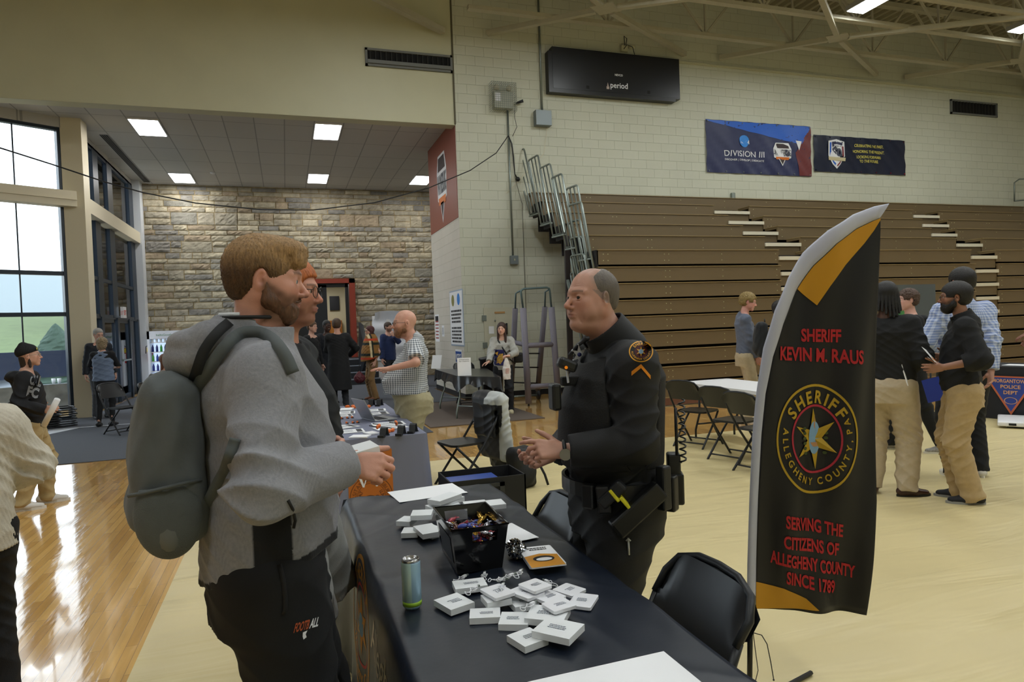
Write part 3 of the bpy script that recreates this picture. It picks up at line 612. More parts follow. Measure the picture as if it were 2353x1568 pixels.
# emergency light in a cage
t = thing('emergency_light', 'caged twin-head emergency light fixed on the block wall', 'emergency light', (4.38, YW, 6.2))
MB().box(.08, .5, -.16, -.001, .06, .42).build('battery_box', mat('em_box', '#A9AC9E', .5), t)
MB().box(.1, .22, -.164, -.16, .2, .38).build('label_plate', M_TXTW, t)
for x in (.14, .42): MB().ball((x, -.13, .5), .065).build('lamp_head', mat('lamp_glass', '#C2BDA8', .2), t)
m = MB()
for i in range(13): x = .01+.55*i/12; m.tube([(x, -.005, .0), (x, -.22, .0), (x, -.22, .6), (x, -.005, .6)], .0035, 4)
for i in range(14): z = .6*i/13; m.tube([(.01, -.005, z), (.01, -.22, z), (.56, -.22, z), (.56, -.005, z)], .0035, 4)
m.build('wire_cage', M_STEEL, t)
m = MB(); m.tube([(.6, -.05, .22), (.75, -.12, .26)], [.02, .035]); m.tube([(.58, -.05, .2), (.55, -.08, -.1), (.6, -.06, -.3), (.5, -.04, -.5)], .006); m.build('microphone', M_BLACKM, t)
t = thing('conduit', 'thin steel conduit running down from the caged light to a switch box', 'conduit', (4.79, YW, 2.95))
MB().tube([(0, -.03, .1), (0, -.03, 3.35)], .02).build('pipe', M_STEEL, t); MB().box(-.07, .11, -.09, -.001, -.05, .14, bev=.008).build('switch_box', mat('box_grey', '#7E878A', .45, .3), t); MB().box(.01, .03, -.1, -.09, .03, .07).build('toggle', M_CREAM, t)
t = thing('conduit', 'steel conduit rising from the grey box past the scoreboard edge', 'conduit', (5.6, YW, 5.95))
MB().tube([(0, -.03, .3), (-.0, -.03, 3.2)], .024).build('pipe', M_STEEL, t); MB().box(-.2, .17, -.16, -.001, 0, .33, bev=.006).build('junction_box', mat('box_grey'), t)
MB().tube([(.1, -.05, 0), (.0, -.04, -.6), (-.5, -.04, -1.1), (-.9, -.04, -1.5)], .005).build('cord', M_CREAM2, t)
pts = [(0, 340, 9.0), (120, 378, 10), (240, 418, 10.9), (330, 443, 11.4), (450, 467, 12), (600, 482, 12.6), (720, 483, 13.1), (860, 466, 13.5), (985, 432, 13.8), (1080, 392, 14.0), (1140, 352, 14.3), (1168, 312, 14.55)]
P3 = [atD(*p) for p in pts]; P3 = [atD(-300, 230, 7.5)] + P3
m = MB(); m.tube(P3, .011, 6); tag(m.build('overhead_cable', M_BLACKM), 'long black cable sagging across the alcove opening to the block wall', 'cable')
m = MB(); q = [atY(x, y, YW-.04) for x, y in ((1168, 312), (1176, 340), (1180, 380), (1184, 410), (1200, 470), (1203, 560), (1208, 700), (1214, 900))]; m.tube(q, .007, 6); tag(m.build('wall_cable', mat('cable_grey', '#6E6B60', .6)), 'thin cable hanging down the block wall behind the padded stand', 'cable')
m = MB(); q = [atY(x, y, YW-.05) for x, y in ((1168, 312), (1176, 330), (1180, 360), (1183, 400), (1190, 412))]; m.tube(q, .012, 6); m.ball(q[-1], .05); tag(m.build('plug_cable', M_BLACKM), 'short black cable with a plug end beside the top guard rail', 'cable')
t = thing('conduit_fitting', 'small grey conduit fitting on the wall just above the bleachers', 'electrical box', tuple(atY(1682, 455, YW)))
MB().box(-.05, .05, -.08, -.001, -.12, .12, bev=.02).build('fitting', M_STEEL, t); MB().tube([(0, -.03, -.1), (0, -.03, -.35)], .02).build('pipe', M_STEEL, t)
# signs on the return wall
def dashes(mb, f, x0, x1, y0, y1, rows, rnd, h=.55):
    for r in range(rows):
        y = y1-(y1-y0)*(r+.5)/rows; x = x0+rnd.uniform(0, .06)*(x1-x0); hh = (y1-y0)/rows*h/2; e = x1-rnd.uniform(0, .1)*(x1-x0)
        while x < e-.01:
            w_ = rnd.uniform(.05, .14)*(x1-x0); w_ = min(w_, e-x); mb.add([f(x, y-hh), f(x+w_, y-hh), f(x+w_, y+hh), f(x, y+hh)], [(0, 1, 2, 3)]); x += w_+.02*(x1-x0)
rn = random.Random(4)
t = thing('wall_sign', 'tall white rules sign with two round logos on the return wall', 'sign', (XR, 15.24, 1.15)); f = lambda u, v, w=0: (-.012-w, -u, v)
MB().box(-.011, -.001, -1.2, 0, 0, 1.24).build('board', mat('sign_frame', '#9FB2C8', .4), t); m = MB(); m.prism([(.03, .03), (1.17, .03), (1.17, 1.21), (.03, 1.21)], 0, .002, lambda u, v, w: f(u, v, w)); m.build('face', M_PAPER, t)
m = MB(); disc(m, (.33, 1.02), .13, lambda u, v: f(u, v, .004)); m.build('gold_logo', mat('gold_logo', '#8C8A4A', .5), t); m = MB(); disc(m, (.85, 1.03), .13, lambda u, v: f(u, v, .004)); m.build('blue_logo', mat('logo_blue'), t)
m = MB(); dashes(m, lambda u, v: f(u, v, .004), .12, 1.08, .5, .82, 4, rn); dashes(m, lambda u, v: f(u, v, .004), .12, 1.08, .06, .44, 5, rn); m.build('text_lines', M_INK, t)
t = thing('notice_sign', 'small blue and white NOTICE sign below the tall rules sign', 'sign', (XR, 14.86, .65))
MB().box(-.011, -.001, -.56, 0, 0, .42).build('board', M_PAPER, t); m = MB(); m.prism([(.02, .14), (.54, .14), (.54, .38), (.02, .38)], 0, .003, lambda u, v, w: f(u, v, w)); m.build('header_band', mat('notice_blue', '#1E4FA0', .4), t)
m = MB(); put_text(m, 'NOTICE', lambda x, y: f(.28+x, .19+y, .005), .14, bold=.03, width=.46); m.build('lettering', M_TXTW, t)
for i, (a, b, c, d, l) in enumerate(((16.95, 16.5, 1.22, 1.9, 'narrow white and red poster at the far end of the return wall'), (16.2, 15.95, 1.35, 1.62, 'small white notice between the poster and the tall rules sign'))):
    t = thing('wall_poster', l, 'poster', (XR, a, c)); MB().box(-.004, -.001, -(a-b), 0, 0, d-c).build('sheet', M_PAPER, t); m = MB(); dashes(m, lambda u, v: (-.006, -u, v), .03, a-b-.03, .05, (d-c)*.8, 6, rn, .4); m.build('text_lines', mat('text_red', '#B0524A', .6) if i == 0 else M_INK, t)
    if i == 0: m = MB(); m.prism([(.05, .52), (a-b-.05, .52), (a-b-.05, .64), (.05, .64)], 0, .002, lambda u, v, w: (-.006-w, -u, v)); m.build('heading', M_INK, t)
# electric cupboard door on gym wall
t = thing('access_panel', 'cream painted steel cupboard door in the block wall behind the check-in table', 'access door', tuple(atY(1114, 815, YW)))
w_ = atY(1176, 706, YW)-atY(1114, 815, YW)
MB().box(0, w_.x, -.02, -.001, 0, w_.z, bev=.004).build('door', mat('panel_cream', '#C4C2AC', .5), t); MB().box(w_.x*.4, w_.x*.72, -.028, -.02, w_.z*.62, w_.z*.85).build('flap', mat('panel_cream'), t)
MB().box(w_.x*.38, w_.x*.74, -.03, -.02, w_.z*.87, w_.z*.91).build('label_strip', mat('label_tan', '#B98F5A', .6), t); MB().box(w_.x*.16, w_.x*.34, -.026, -.02, w_.z*.44, w_.z*.6).build('paper_label', M_PAPER, t)
for z in (.2, .78): MB().box(-.04, .06, -.035, -.015, w_.z*z-.06, w_.z*z+.06).build('hinge', M_STEEL, t)
MB().ball((w_.x*.38, -.04, w_.z*.72), .02).build('knob', M_STEEL, t)
t = thing('broom', 'broom or mop handle leaning on the wall behind the girl', 'broom', (atY(1165, 900, YW-.3).x, YW-.3, 0)); q = atY(1164, 745, YW-.12)-t.location
MB().tube([(0, 0, 0), tuple(q)], .018).build('handle', M_STEEL, t); MB().tube([tuple(q*.86), tuple(q*1.01)], .024).build('grip', M_BLACKM, t)
# ================================================================ BLEACHERS
BM = nodes('bleacher_brown')
def bleach_mat():
    m, N, L, b = BM; tc = N.new('ShaderNodeTexCoord'); b.inputs['Base Color'].default_value = (*lin('#6B5A3E'), 1); b.inputs['Roughness'].default_value = .42
    n = N.new('ShaderNodeTexNoise'); n.inputs['Scale'].default_value = 120; L.new(tc.outputs['Object'], n.inputs['Vector']); bp = N.new('ShaderNodeBump'); bp.inputs['Strength'].default_value = .15; bp.inputs['Distance'].default_value = .004; L.new(n.outputs['Fac'], bp.inputs['Height']); L.new(bp.outputs[0], b.inputs['Normal']); return m
M_BL = bleach_mat(); M_LIP = mat('bleacher_lip', '#8E7A52', .4); M_STEP = mat('step_nosing', '#D4CDB8', .5); M_UND = mat('dark_backing', '#16110E', .8); M_RIV = mat('rivet', '#B9B48C', .4, .5)
t = thing('bleachers', 'tan brown telescopic bleachers folded against the block wall', 'bleachers', (5.2, 10.7, 0))
rows = [(10.7, .42), (10.7, .724), (10.7, 1.04), (10.7, 1.355), (10.7, 1.655), (10.7, 1.947), (10.7, 2.246), (10.7, 2.538), (10.72, 2.84), (11.3, 3.173), (12.05, 3.506), (12.68, 3.828), (13.3, 4.161), (13.92, 4.46)]
A1 = {13: None, 12: (9.45, 10.42), 11: (9.37, 10.31), 10: (9.26, 10.16), 9: (9.21, 10.09), 8: (9.05, 9.8)}; A2 = {12: (15.48, 16.37), 11: (15.05, 15.92), 10: (14.58, 15.39), 9: (14.42, 15.21), 8: (14.1, 14.86)}
for i, (Y, z) in enumerate(rows):
    y = Y-10.7; xr = 15.25 if i == 13 else 16.6; low = z-(.262 if i < 9 else .30)
    if i == 0: low = .17
    a1 = A1.get(i, (9.07, 9.82)); a2 = A2.get(i, (14.2, 14.87)); segs = [(0, xr)] if i == 13 or i == 0 else [(0, a1[0]-5.2), (a1[1]-5.2, a2[0]-5.2), (a2[1]-5.2, xr)]
    for (a, b) in segs:
        m = MB(); m.box(a, b, y, y+.03, low, z-.012); m.box(a, b, y+.03, y+.4, z-.06, z-.02); m.cur = 1; m.box(a, b, y-.022, y+.42, z-.014, z); m.cur = 2  # lip coloured paler than the panel, a painted highlight along the seat edge
        x = a+.12
        while x < b-.05:
            for zz in (low+.07, z-.08):
                for dx in ((0,) if int(x*7) % 3 else (0, .09)): m.box(x+dx-.008, x+dx+.008, y-.004, y, zz-.008, zz+.008)
            x += 1.22
        m.build('row_panel', [M_BL, M_LIP, M_RIV], t)
    if 0 < i < 13:
        for (a, b) in (a1, a2):
            m = MB(); m.box(a-5.2, b-5.2, y+.02, y+.05, low-.13, z-.2); m.cur = 1; m.box(a-5.2, b-5.2, y-.03, y+.3, z-.2, z-.13); m.build('aisle_step', [M_BL, M_STEP], t)
    MB().box(.05, xr-.05, y+.34, y+.36, max(0, low-.3), z-.07).build('dark_backing', M_UND, t) if i not in (0,) else None  # dark sheet added behind the gaps, painted shade under the seats
m = MB(); m.box(0, 16.6, .0, .03, .02, .15); m.cur = 1; m.box(0, 16.6, -.01, .05, .15, .17); m.build('kick_board', [mat('kick_brown', '#6B4633', .5), M_LIP], t)
MB().box(-.05, .05, 1.3, 1.36, 0, 3.25).build('rear_post', mat('post_dark', '#2A2220', .6), t)
MB().box(-.05, 0, .1, .16, 0, 2.5).build('rear_post', mat('post_dark'), t)
m = MB(); m.bar((-.02, .15, .1), (-.02, 1.3, 2.4), .05, .05); m.bar((-.02, .15, 1.2), (-.02, 1.3, .1), .04, .04); m.build('side_brace', M_STEEL, t)
for i in range(8, 13): y, z = rows[i][0]-10.7, rows[i][1]; MB().box(-.03, .02, y+.0, y+.45, z-.3, z-.01).build('end_bracket', M_UND, t)
X_ = 5.12
R0 = [((1183, 358), (1204, 341), (1218, 493), (1236, 487)), ((1214, 369), (1236, 356), (1243.5, 515), (1264, 508.6)), ((1240, 387), (1264, 376), (1270.5, 541), (1296.6, 534.6)), ((1267, 409), (1291, 399), (1301, 569), (1322, 565)), ((1301, 434), (1327, 425), (1330, 595), (1356, 590)),
      ((1307, 472), (1336, 464), (1336, 640), (1367, 632)), ((1307, 512), (1333, 504), (1336, 672), (1364, 666)), ((1310, 548), (1338, 543), (1338, 706), (1366, 702)), ((1311, 589), (1342, 583), (1338, 744), (1370, 739)), ((1311, 628), (1339, 623), (1337, 782), (1366, 778))]
for k, (ft, nt_, fb, nb) in enumerate(R0):
    X_ = 5.14-.022*(k % 3) if k > 4 else 5.12
    ft, nt_, fb, nb = [atX(*p, X_)-Vector((5.2, 10.7, 0)) for p in (ft, nt_, fb, nb)]
    m = MB(); c = lambda a, b, r=.06: a+(b-a).normalized()*r
    m.tube([fb, c(ft, fb), c(ft, fb, .02)+(nt_-ft).normalized()*.015, c(ft, nt_), c(nt_, ft), c(nt_, ft, .02)+(nb-nt_).normalized()*.015, c(nt_, nb), nb, fb], .019, 7)
    for q in (.33, .66): m.tube([ft.lerp(nt_, q), fb.lerp(nb, q)], .014, 6)
    m.build('guard_rail', M_STEEL, t)
    if k < 5: m = MB(); m.bar(fb+Vector((0, 0, -.04)), nb+Vector((0, -.05, -.04)), .06, .03); m.build('rail_bracket', M_STEEL, t)
q0, q1, q2, q3 = [atY(x, y, 13.9)-Vector((5.2, 10.7, 0)) for x, y in ((2331, 462), (2331, 420), (2342, 412), (2353, 410))]
m = MB(); m.tube([q0, q1, q2, q3+Vector((.6, 0, 0))], .02, 7); m.tube([q0, q0+Vector((.6, 0, .05))], .02); m.build('guard_rail', M_STEEL, t)
# padded volleyball stand
t = thing('referee_stand', 'tall wheeled steel stand with grey padded legs by the block wall', 'stand', (4.6, 12.6, 0)); O = Vector((4.6, 12.6, 0))
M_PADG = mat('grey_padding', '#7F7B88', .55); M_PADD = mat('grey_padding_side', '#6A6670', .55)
fl, flt = atY(1215, 930, 12.25)-O, atY(1202, 708, 12.25)-O; fr, frt = atY(1284, 925, 12.25)-O, atY(1267, 706, 12.25)-O
bl, blt = atY(1175, 905, 13.2)-O, atY(1184, 710, 12.5)-O; br, brt = atY(1236, 908, 13.2)-O, atY(1252, 706, 12.5)-O
for a, b in ((fl, flt), (fr, frt)):
    MB().tube([a+Vector((0, 0, .02)), b], .062, 14).build('padded_leg', M_PADG, t)
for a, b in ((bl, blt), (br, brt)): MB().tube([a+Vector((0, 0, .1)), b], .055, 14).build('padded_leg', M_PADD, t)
bt, brr = atY(1199, 664, 12.25)-O, atY(1262, 661, 12.25)-O
m = MB(); m.tube([flt, bt+Vector((-.02, 0, -.06)), bt+Vector((.0, 0, -.02)), bt+Vector((.05, 0, 0)), brr+Vector((-.05, 0, 0)), brr+Vector((0, 0, -.02)), brr+Vector((.01, 0, -.06)), frt], .02, 8); m.build('top_rail', mat('rail_slate', '#5F7478', .4, .5), t)
for a, s in ((blt, bt), (brt, brr)): m = MB(); m.tube([a, a+Vector((.02, 0, .3)), a+Vector((.06, -.05, .33)), Vector((s.x, -.35, a.z+.35))], .017, 6); m.build('side_rail', mat('rail_slate'), t)
for z, P_ in ((1.17, M_PADG), (.37, M_PADG)):
    k = (z-fl.z)/(flt.z-fl.z); a = fl.lerp(flt, k); b = fr.lerp(frt, (z-fr.z)/(frt.z-fr.z)); MB().tube([a, b], .05, 12).build('padded_crossbar', P_, t)
k = .5; MB().tube([fl.lerp(flt, .62)+Vector((0, .05, 0)), bl.lerp(blt, .62)], .045, 10).build('padded_crossbar', M_PADG, t)
for z in (.4, .72, 1.0): k = (z-bl.z)/(blt.z-bl.z); MB().tube([bl.lerp(blt, k), br.lerp(brt, k)], .016, 6).build('rung', M_BLACKM, t)
MB().tube([(fl.x-.4, bl.y, .09), (br.x+.05, br.y, .09)], .025).build('base_bar', M_STEEL, t)
for p in (bl, br): m = MB(); m.T = Matrix.Translation((p.x, p.y-.02, .1)) @ Matrix.Rotation(PI/2, 4, 'Y'); m.lathe([(.02, -.02), (.1, -.02), (.1, .02), (.02, .02)], n=18); m.build('wheel', M_BLACKM, t)
for p in (fl, fr): MB().tube([(p.x, p.y, 0), (p.x, p.y, .06)], .02).build('foot', M_BLACKM, t)
# doorway in the stone wall
t_y = YS
M_RED = mat('door_frame_red', '#8A3320', .45)
m = MB(); m.box(DX0-.12, DX0, YS-.16, YS+.3, DZ0, DZ1+.12); m.box(DX1-.02, DX1+.16, YS-.16, YS+.3, DZ0, DZ1+.12); m.box(DX0-.12, DX1+.16, YS-.16, YS+.3, DZ1-.02, DZ1+.12)
dr = struct('door_2', m, M_RED)
m = MB(); m.box(DX0, DX0+.92, YS-.05, YS, DZ0, DZ1-.06); m.box(DX1-.14, DX1-.04, YS-.05, YS+.05, DZ0, DZ1-.02); m.box(DX0, DX1-.04, YS-.05, YS+.05, DZ1-.14, DZ1-.02); struct('door_leaf', m, M_BLACKM, dr)
M_WALLIN = mat('inner_wall', '#CFC6A6', .7); m = MB(); m.box(DX0-.5, DX1+1, 25.5, 25.6, DZ0, 3.6); struct('wall_inner_room', m, M_WALLIN)
m = MB(); m.box(DX0-.5, DX1+1, YS+.3, 25.6, 3.3, 3.4); struct('ceiling_inner_room', m, M_WALLIN); m = MB(); m.box(DX1+.9, DX1+1, YS+.4, 25.6, DZ0, 3.4); m.box(DX0-.6, DX0-.5, YS+.4, 25.6, DZ0, 3.4); struct('wall_inner_side', m, M_WALLIN)
struct('floor_inner_room', MB().box(DX0-.6, DX1+1, YS-.02, 25.6, DZ0-.1, DZ0), M_CARPET)
m = MB(); m.box(1.0, 1.95, 25.3, 25.45, DZ0, 1.95); cb = tag(m.build('wood_cabinet', mat('orange_wood', '#A8682A', .4)), 'orange wood cabinet seen through the open stone wall door', 'cabinet'); m = MB(); m.box(1.1, 1.5, 25.28, 25.3, .8, 1.85); m.box(1.55, 1.88, 25.28, 25.3, .8, 1.85); m.build('door', mat('orange_wood2', '#B9762F', .4), cb)
m = MB(); m.box(.5, 1.02, 25.1, 25.18, DZ0, 2.75); tag(m.build('red_door_panel', M_RED), 'dark red door panel inside the room beyond the stone wall', 'door panel')
q = atY(757, 681, 25.4); r_ = atY(774, 713, 25.4); MB_ = MB().box(q.x, r_.x+.1, 25.42, 25.48, r_.z, q.z); tag(MB_.build('wall_monitor', M_BLACKM), 'black monitor on the wall of the room beyond the door', 'monitor')
ld = bpy.data.lights.new('inner_lamp', 'AREA'); ld.size = .8; ld.energy = 25; lo = bpy.data.objects.new('inner_lamp', ld); COL.objects.link(lo); lo.location = (1.3, 24, 3.25)
# steps to the doorway
t = thing('steps', 'dark steps with pale nosings leading up to the stone wall door', 'steps', (.2, 19.8, 0))
for i in range(4):
    m = MB(); m.box(0, 2.35, i*.32, 2.2, i*.18, (i+1)*.18-.01); m.cur = 1; m.box(0, 2.35, i*.32-.02, i*.32+.05, (i+1)*.18-.03, (i+1)*.18); m.build('step', [mat('step_dark', '#22252B', .7), mat('nosing', '#7E8590', .5)], t)
q = atY(826, 735, 20.0); r_ = atY(836, 815, 20.0)
t = thing('stair_rail', 'black slanted panel rail beside the steps', 'railing', (0, 0, 0)); m = MB(); m.add([tuple(atY(x, y, Y)) for x, y, Y in ((824, 741, 21.5), (831, 742, 21.5), (840, 815, 19.9), (826, 830, 19.9))], [(0, 1, 2, 3)]); 
v = [atY(x, y, Y) for x, y, Y in ((824, 741, 21.2), (832, 748, 21.0), (842, 815, 20.0), (825, 880, 20.4))]
m = MB(); m.add([tuple(p) for p in v]+[tuple(p+Vector((.05, .0, 0))) for p in v], [(0, 1, 2, 3), (7, 6, 5, 4), (0, 4, 5, 1), (1, 5, 6, 2), (2, 6, 7, 3), (3, 7, 4, 0)]); m.build('panel', M_BLACKM, t)
# drinks cooler
q = atY(343, 762, 21.6); r_ = atY(419, 762, 21.6)
t = thing('drinks_cooler', 'white glass door drinks cooler against the stone wall', 'cooler', (q.x, 21.2, 0)); w_ = r_.x-q.x+.12; hz = q.z
m = MB(); m.box(0, .06, 0, .7, 0, hz); m.box(w_-.06, w_, 0, .7, 0, hz); m.box(0, w_, 0, .7, hz-.22, hz); m.box(0, w_, 0, .7, 0, .25); m.box(.06, w_-.06, .62, .7, .25, hz-.2); m.build('cabinet', mat('cooler_white', '#E4E8F2', .35), t)
MB().box(.07, w_-.07, .58, .6, .3, hz-.24).build('back_light', emat('cooler_light', '#BFD6F2', 1.2), t)
m = MB(); put_text(m, 'helloGoodness!', lambda x, y: (w_*.52+x, -.004, hz-.14+y), .06, width=w_*.55); m.build('lettering', mat('green_text', '#3C8A50', .5), t)
for i in range(5): MB().box(.06, w_-.06, .03, .58, .34+.27*i, .36+.27*i).build('shelf', M_WHITE, t)
CX = q.x; bc = ['#E8EEF6', '#1F2E78', '#3A9A3A', '#E8EEF6', '#203088', '#6FBF4A']
base = None; n_ = 0
for i in range(5):
    for k in range(8):
        cN = (['#EDF3FA'], ['#22307A', '#22307A', '#3AA042'], ['#5DB54A', '#2B4FB0', '#CC7A3A'], ['#3A4AA0'], ['#B03A3A'])[(4-i)][k % len((['#EDF3FA'], ['#22307A', '#22307A', '#3AA042'], ['#5DB54A', '#2B4FB0', '#CC7A3A'], ['#3A4AA0'], ['#B03A3A'])[(4-i)])]
        m = MB(); m.lathe([(.03, 0), (.032, .01), (.032, .13), (.013, .18), (.013, .2)], n=10); tag(m.build('bottle', mat('bottle'+cN, cN, .2)), 'bottle standing in the white drinks cooler', 'bottle', 'bottles in the drinks cooler').location = (CX+.12+k*(w_-.22)/7, 21.28, .361+.27*i)
# fire extinguisher
q = atX(322, 855, -3.76); t = thing('fire_extinguisher', 'red fire extinguisher with a yellow tag on the white column', 'fire extinguisher', (-3.65, 21.55, q.z+.0))
t.location = (-3.68, 21.5, .88)
MB().lathe([(.02, 0), (.075, .02), (.075, .36), (.05, .43), (.02, .45), (.02, .5)], n=16).build('cylinder', mat('ext_red', '#B0202A', .3), t); MB().box(-.07, .03, -.09, -.078, .3, .42).build('inspection_tag', mat('tag_yellow', '#E2C92A', .5), t)
m = MB(); m.box(-.012, .012, -.06, .06, .5, .53); m.tube([(.0, -.03, .5), (-.1, -.05, .45), (-.11, -.04, .25)], .012); m.build('hose', M_BLACKM, t); MB().box(-.05, .05, -.079, -.07, .1, .27).build('label_plate', M_PAPER, t)
t = thing('exit_sign', 'small red and white EXIT sign over the glass doors', 'exit sign', (-3.9, 19.3, 2.1)); MB().box(0, .07, -.16, .16, 0, .28).build('case', M_WHITE, t); m = MB(); put_text(m, 'EXIT', lambda x, y: (.035+x, -.162, .08+y), .1, width=.055); put_text(m, 'EXIT', lambda x, y: (.072, x, .08+y), .12, bold=.03, width=.24); m.build('lettering', mat('exit_red', '#D8402A', .5), t)
# white crumpled sheet (draped easel) behind plaid man
t = thing('covered_board', 'white wrapped board standing by the stone wall behind the blue shirt', 'board', (2.95, 21.3, 0)); rr = random.Random(2)
m = MB(); m.grid(lambda u, v: (-.4+1.25*u+(.09 if v > .85 and u < .15 else 0), .03*math.sin(9*u+5*v)+.04*math.sin(17*v), .6+1.5*v+.05*math.sin(4*u)*(v > .9)), 16, 16); m.build('wrapping', mat('white_wrap', '#DADEE6', .6), t); m = MB(); m.box(-.38, .82, .06, .1, 0, 2.0); m.build('board', M_WHITE, t)
MB_ = MB(); MB_.box(3.0, 3.5, 17.6, 18.1, 0, .95); tag(MB_.build('black_cabinet', M_BLACKM), 'black equipment box just beyond the end of the return wall', 'box')
# ================================================================ FURNITURE
M_BPL = mat('black_plastic', '#121418', .36); M_BCL = mat('black_cloth', '#0D0F12', .65, bump=.1, bscale=20)
def fold_chair(label, loc, rz, group='black folding chairs', name='folding_chair'):
    """origin on the floor under the seat, faces local +Y"""
    t = thing(name, label, 'chair', loc, rz, group)
    m = MB(); g = lambda u, v: ((u-.5)*.40, (v-.5)*.39+.01, .445-.012*math.sin(PI*u)*math.sin(PI*v))
    pts = rrect(-.2, .2, -.19, .2, .07, 5); m.prism(pts, .425, .447, lambda u, v, w: (u, v, w)); m.build('seat', M_BPL, t)
    m = MB(); n = 12
    def bp(u, v, w=0):
        x = (u-.5)*.43; zz = .60+.235*v; k = 1-.30*max(0, (abs(u-.5)*2-.6)/.4)**2*(1 if v > .5 else .15)
        return (x, -.262-.1*(zz-.6)/.2-.02*(1-(2*u-1)**2)+w, .60+(zz-.60)*k)
    m.grid(lambda u, v: bp(u, v), 12, 6); m.grid(lambda u, v: bp(u, v, .016), 12, 6); m.build('backrest', M_BPL, t)
    for s in (-1, 1):
        m = MB(); m.tube([(s*.212, -.31, .71), (s*.215, -.27, .62), (s*.222, -.13, .42), (s*.222, .19, .02), (s*.222, .205, .0)], .0125, 8); m.build('front_leg', M_BLACKM, t)
        m = MB(); m.tube([(s*.19, .16, .425), (s*.2, .06, .32), (s*.2, -.24, .02), (s*.2, -.255, 0)], .0125, 8); m.build('rear_leg', M_BLACKM, t)
    m = MB(); m.tube([(-.212, -.30, .70), (-.214, -.345, .765), (-.18, -.378, .815), (-.1, -.398, .838), (0, -.402, .842), (.1, -.398, .838), (.18, -.378, .815), (.214, -.345, .765), (.212, -.30, .70)], .0125, 8); m.build('top_rail', M_BLACKM, t)
    MB().tube([(-.2, -.2, .06), (.2, -.2, .06)], .009).build('stretcher', M_BLACKM, t); MB().tube([(-.222, .15, .06), (.222, .15, .06)], .009).build('stretcher', M_BLACKM, t)
    return t
c0 = fold_chair('black folding chair backed against the near right edge of the black table', (.82, 1.745, 0), PI/2)
def chair(label, x, y, rz, z=0): return copy_tree(c0, None, label, (x, y, z), rz)
chair('black folding chair behind the black table just left of the officer', .745, 2.70, PI/2)
jc = chair('black folding chair with a dark jacket hung over its backrest', 1.62, 6.55, PI/2+.25)
chair('black folding chair at the left end of the white table, seen whole', 4.83, 7.25, -PI/2+.45)
chair('black folding chair at the white table, middle of the row beside the feather flag', 4.72, 6.35, -PI/2+.32)
chair('black folding chair nearest the feather flag at the white table', 4.60, 5.72, -PI/2+.2)
chair('lone black folding chair standing by the entrance doors', -2.62, 12.75, PI+.8)
# stack of folded chairs by window
q = Vector((-4.2, 14.35, 0))
for i in range(9):
    t = thing('folded_chair', 'folded black chair lying in the pile under the big window', 'chair', (q.x+.02*math.sin(i*3), q.y+.02*math.cos(i*5), .012+i*.042), .55+.05*math.sin(i*2.3), 'folded chairs piled by the window')
    m = MB(); m.tube([(-.4, -.2, .01), (.42, -.2, .01), (.45, 0, .01), (.42, .2, .01), (-.4, .2, .01), (-.4, -.2, .01)], .011, 6); m.build('frame_bar', M_BLACKM, t); MB().prism(rrect(-.2, .2, -.18, .18, .06), .0, .02).build('seat', M_BPL, t)
# ---- black clothed table
TX0, TX1, TY0, TY1, TZ = .25, 1.0, 1.03, 3.47, .752
def wr(x, y):
    return .003*math.sin(9*x+11*y+2.5*math.sin(5*y+3*x))+.004*(1-abs(math.sin(4.3*y+2.2*x+1.6*math.sin(3.5*x+1.2*y))))**7+.0035*(1-abs(math.sin(5.1*x-1.9*y+1.4*math.sin(2.8*y+1))))**8+.0016*math.sin(31*y+6*math.sin(7*x))*max(0, 1-abs(y-3.1)/.6)+.0018*math.sin(23*x-9*y)
t = thing('table', 'folding table under the black sheriff tablecloth in the foreground', 'table', (TX0, TY0, 0)); L_, W_ = TY1-TY0, TX1-TX0
MB().box(.015, W_-.01, .015, L_-.015, .70, .738, bev=.006).build('tabletop', M_WHITE, t)
for y in (.35, L_-.35):
    for x in (.08, W_-.08): MB().tube([(x, y, .7), (x, y, 0)], .014).build('leg', M_STEEL, t)
def cloth():
    m = MB(); V = []; nx, ny = 60, 190; ndrop = 22
    prof = []                                     # u: distance across; 0..ndrop = drop on -X side, then the top
    def P(i, j):
        y = TY0+(TY1-TY0)*j/ny
        if i >= ndrop:
            x = TX0+(TX1-TX0)*(i-ndrop)/nx; e = max(0, 1-(i-ndrop)/1.5); z = TZ+wr(x, y)-.006*e*e
            if j == ny: z -= .008
            if j == 0: z -= .006
            return (x, y, z)
        k = (ndrop-i)/ndrop; fy = (y-TY0)/(TY1-TY0); z = TZ-.012-k*.70
        fold = .018*math.sin(y*11+1.2*math.sin(y*4))*k+.012*math.sin(y*23)*k
        flare = .16*max(0, (fy-.86)/.14)**1.6*k+.03*k
        if fy > .86: z += .1*k*((fy-.86)/.14)
        return (TX0-.012-flare+fold*.6, y+.02*max(0, (fy-.9)/.1)*k, z)
    vs = [P(i, j) for i in range(ndrop+nx+1) for j in range(ny+1)]
    m.add(vs, [(i*(ny+1)+j, (i+1)*(ny+1)+j, (i+1)*(ny+1)+j+1, i*(ny+1)+j+1) for i in range(ndrop+nx) for j in range(ny)], True)
    # far end drop
    def E(i, j):
        x = TX0+(TX1-TX0)*i/20; k = j/14; fl = .16*max(0, 1-i/3)**1.6*k
        return (x-fl-.012*(i == 0), TY1+.005+.03*k+.018*math.sin(x*30)*k, TZ+wr(x, TY1)-.008-.70*k+(.1*k if i < 3 else 0)*(1-i/3 if i < 3 else 0))
    vs = [E(i, j) for i in range(21) for j in range(15)]; m.add(vs, [(i*15+j, i*15+j+1, (i+1)*15+j+1, (i+1)*15+j) for i in range(20) for j in range(14)], True)
    return m
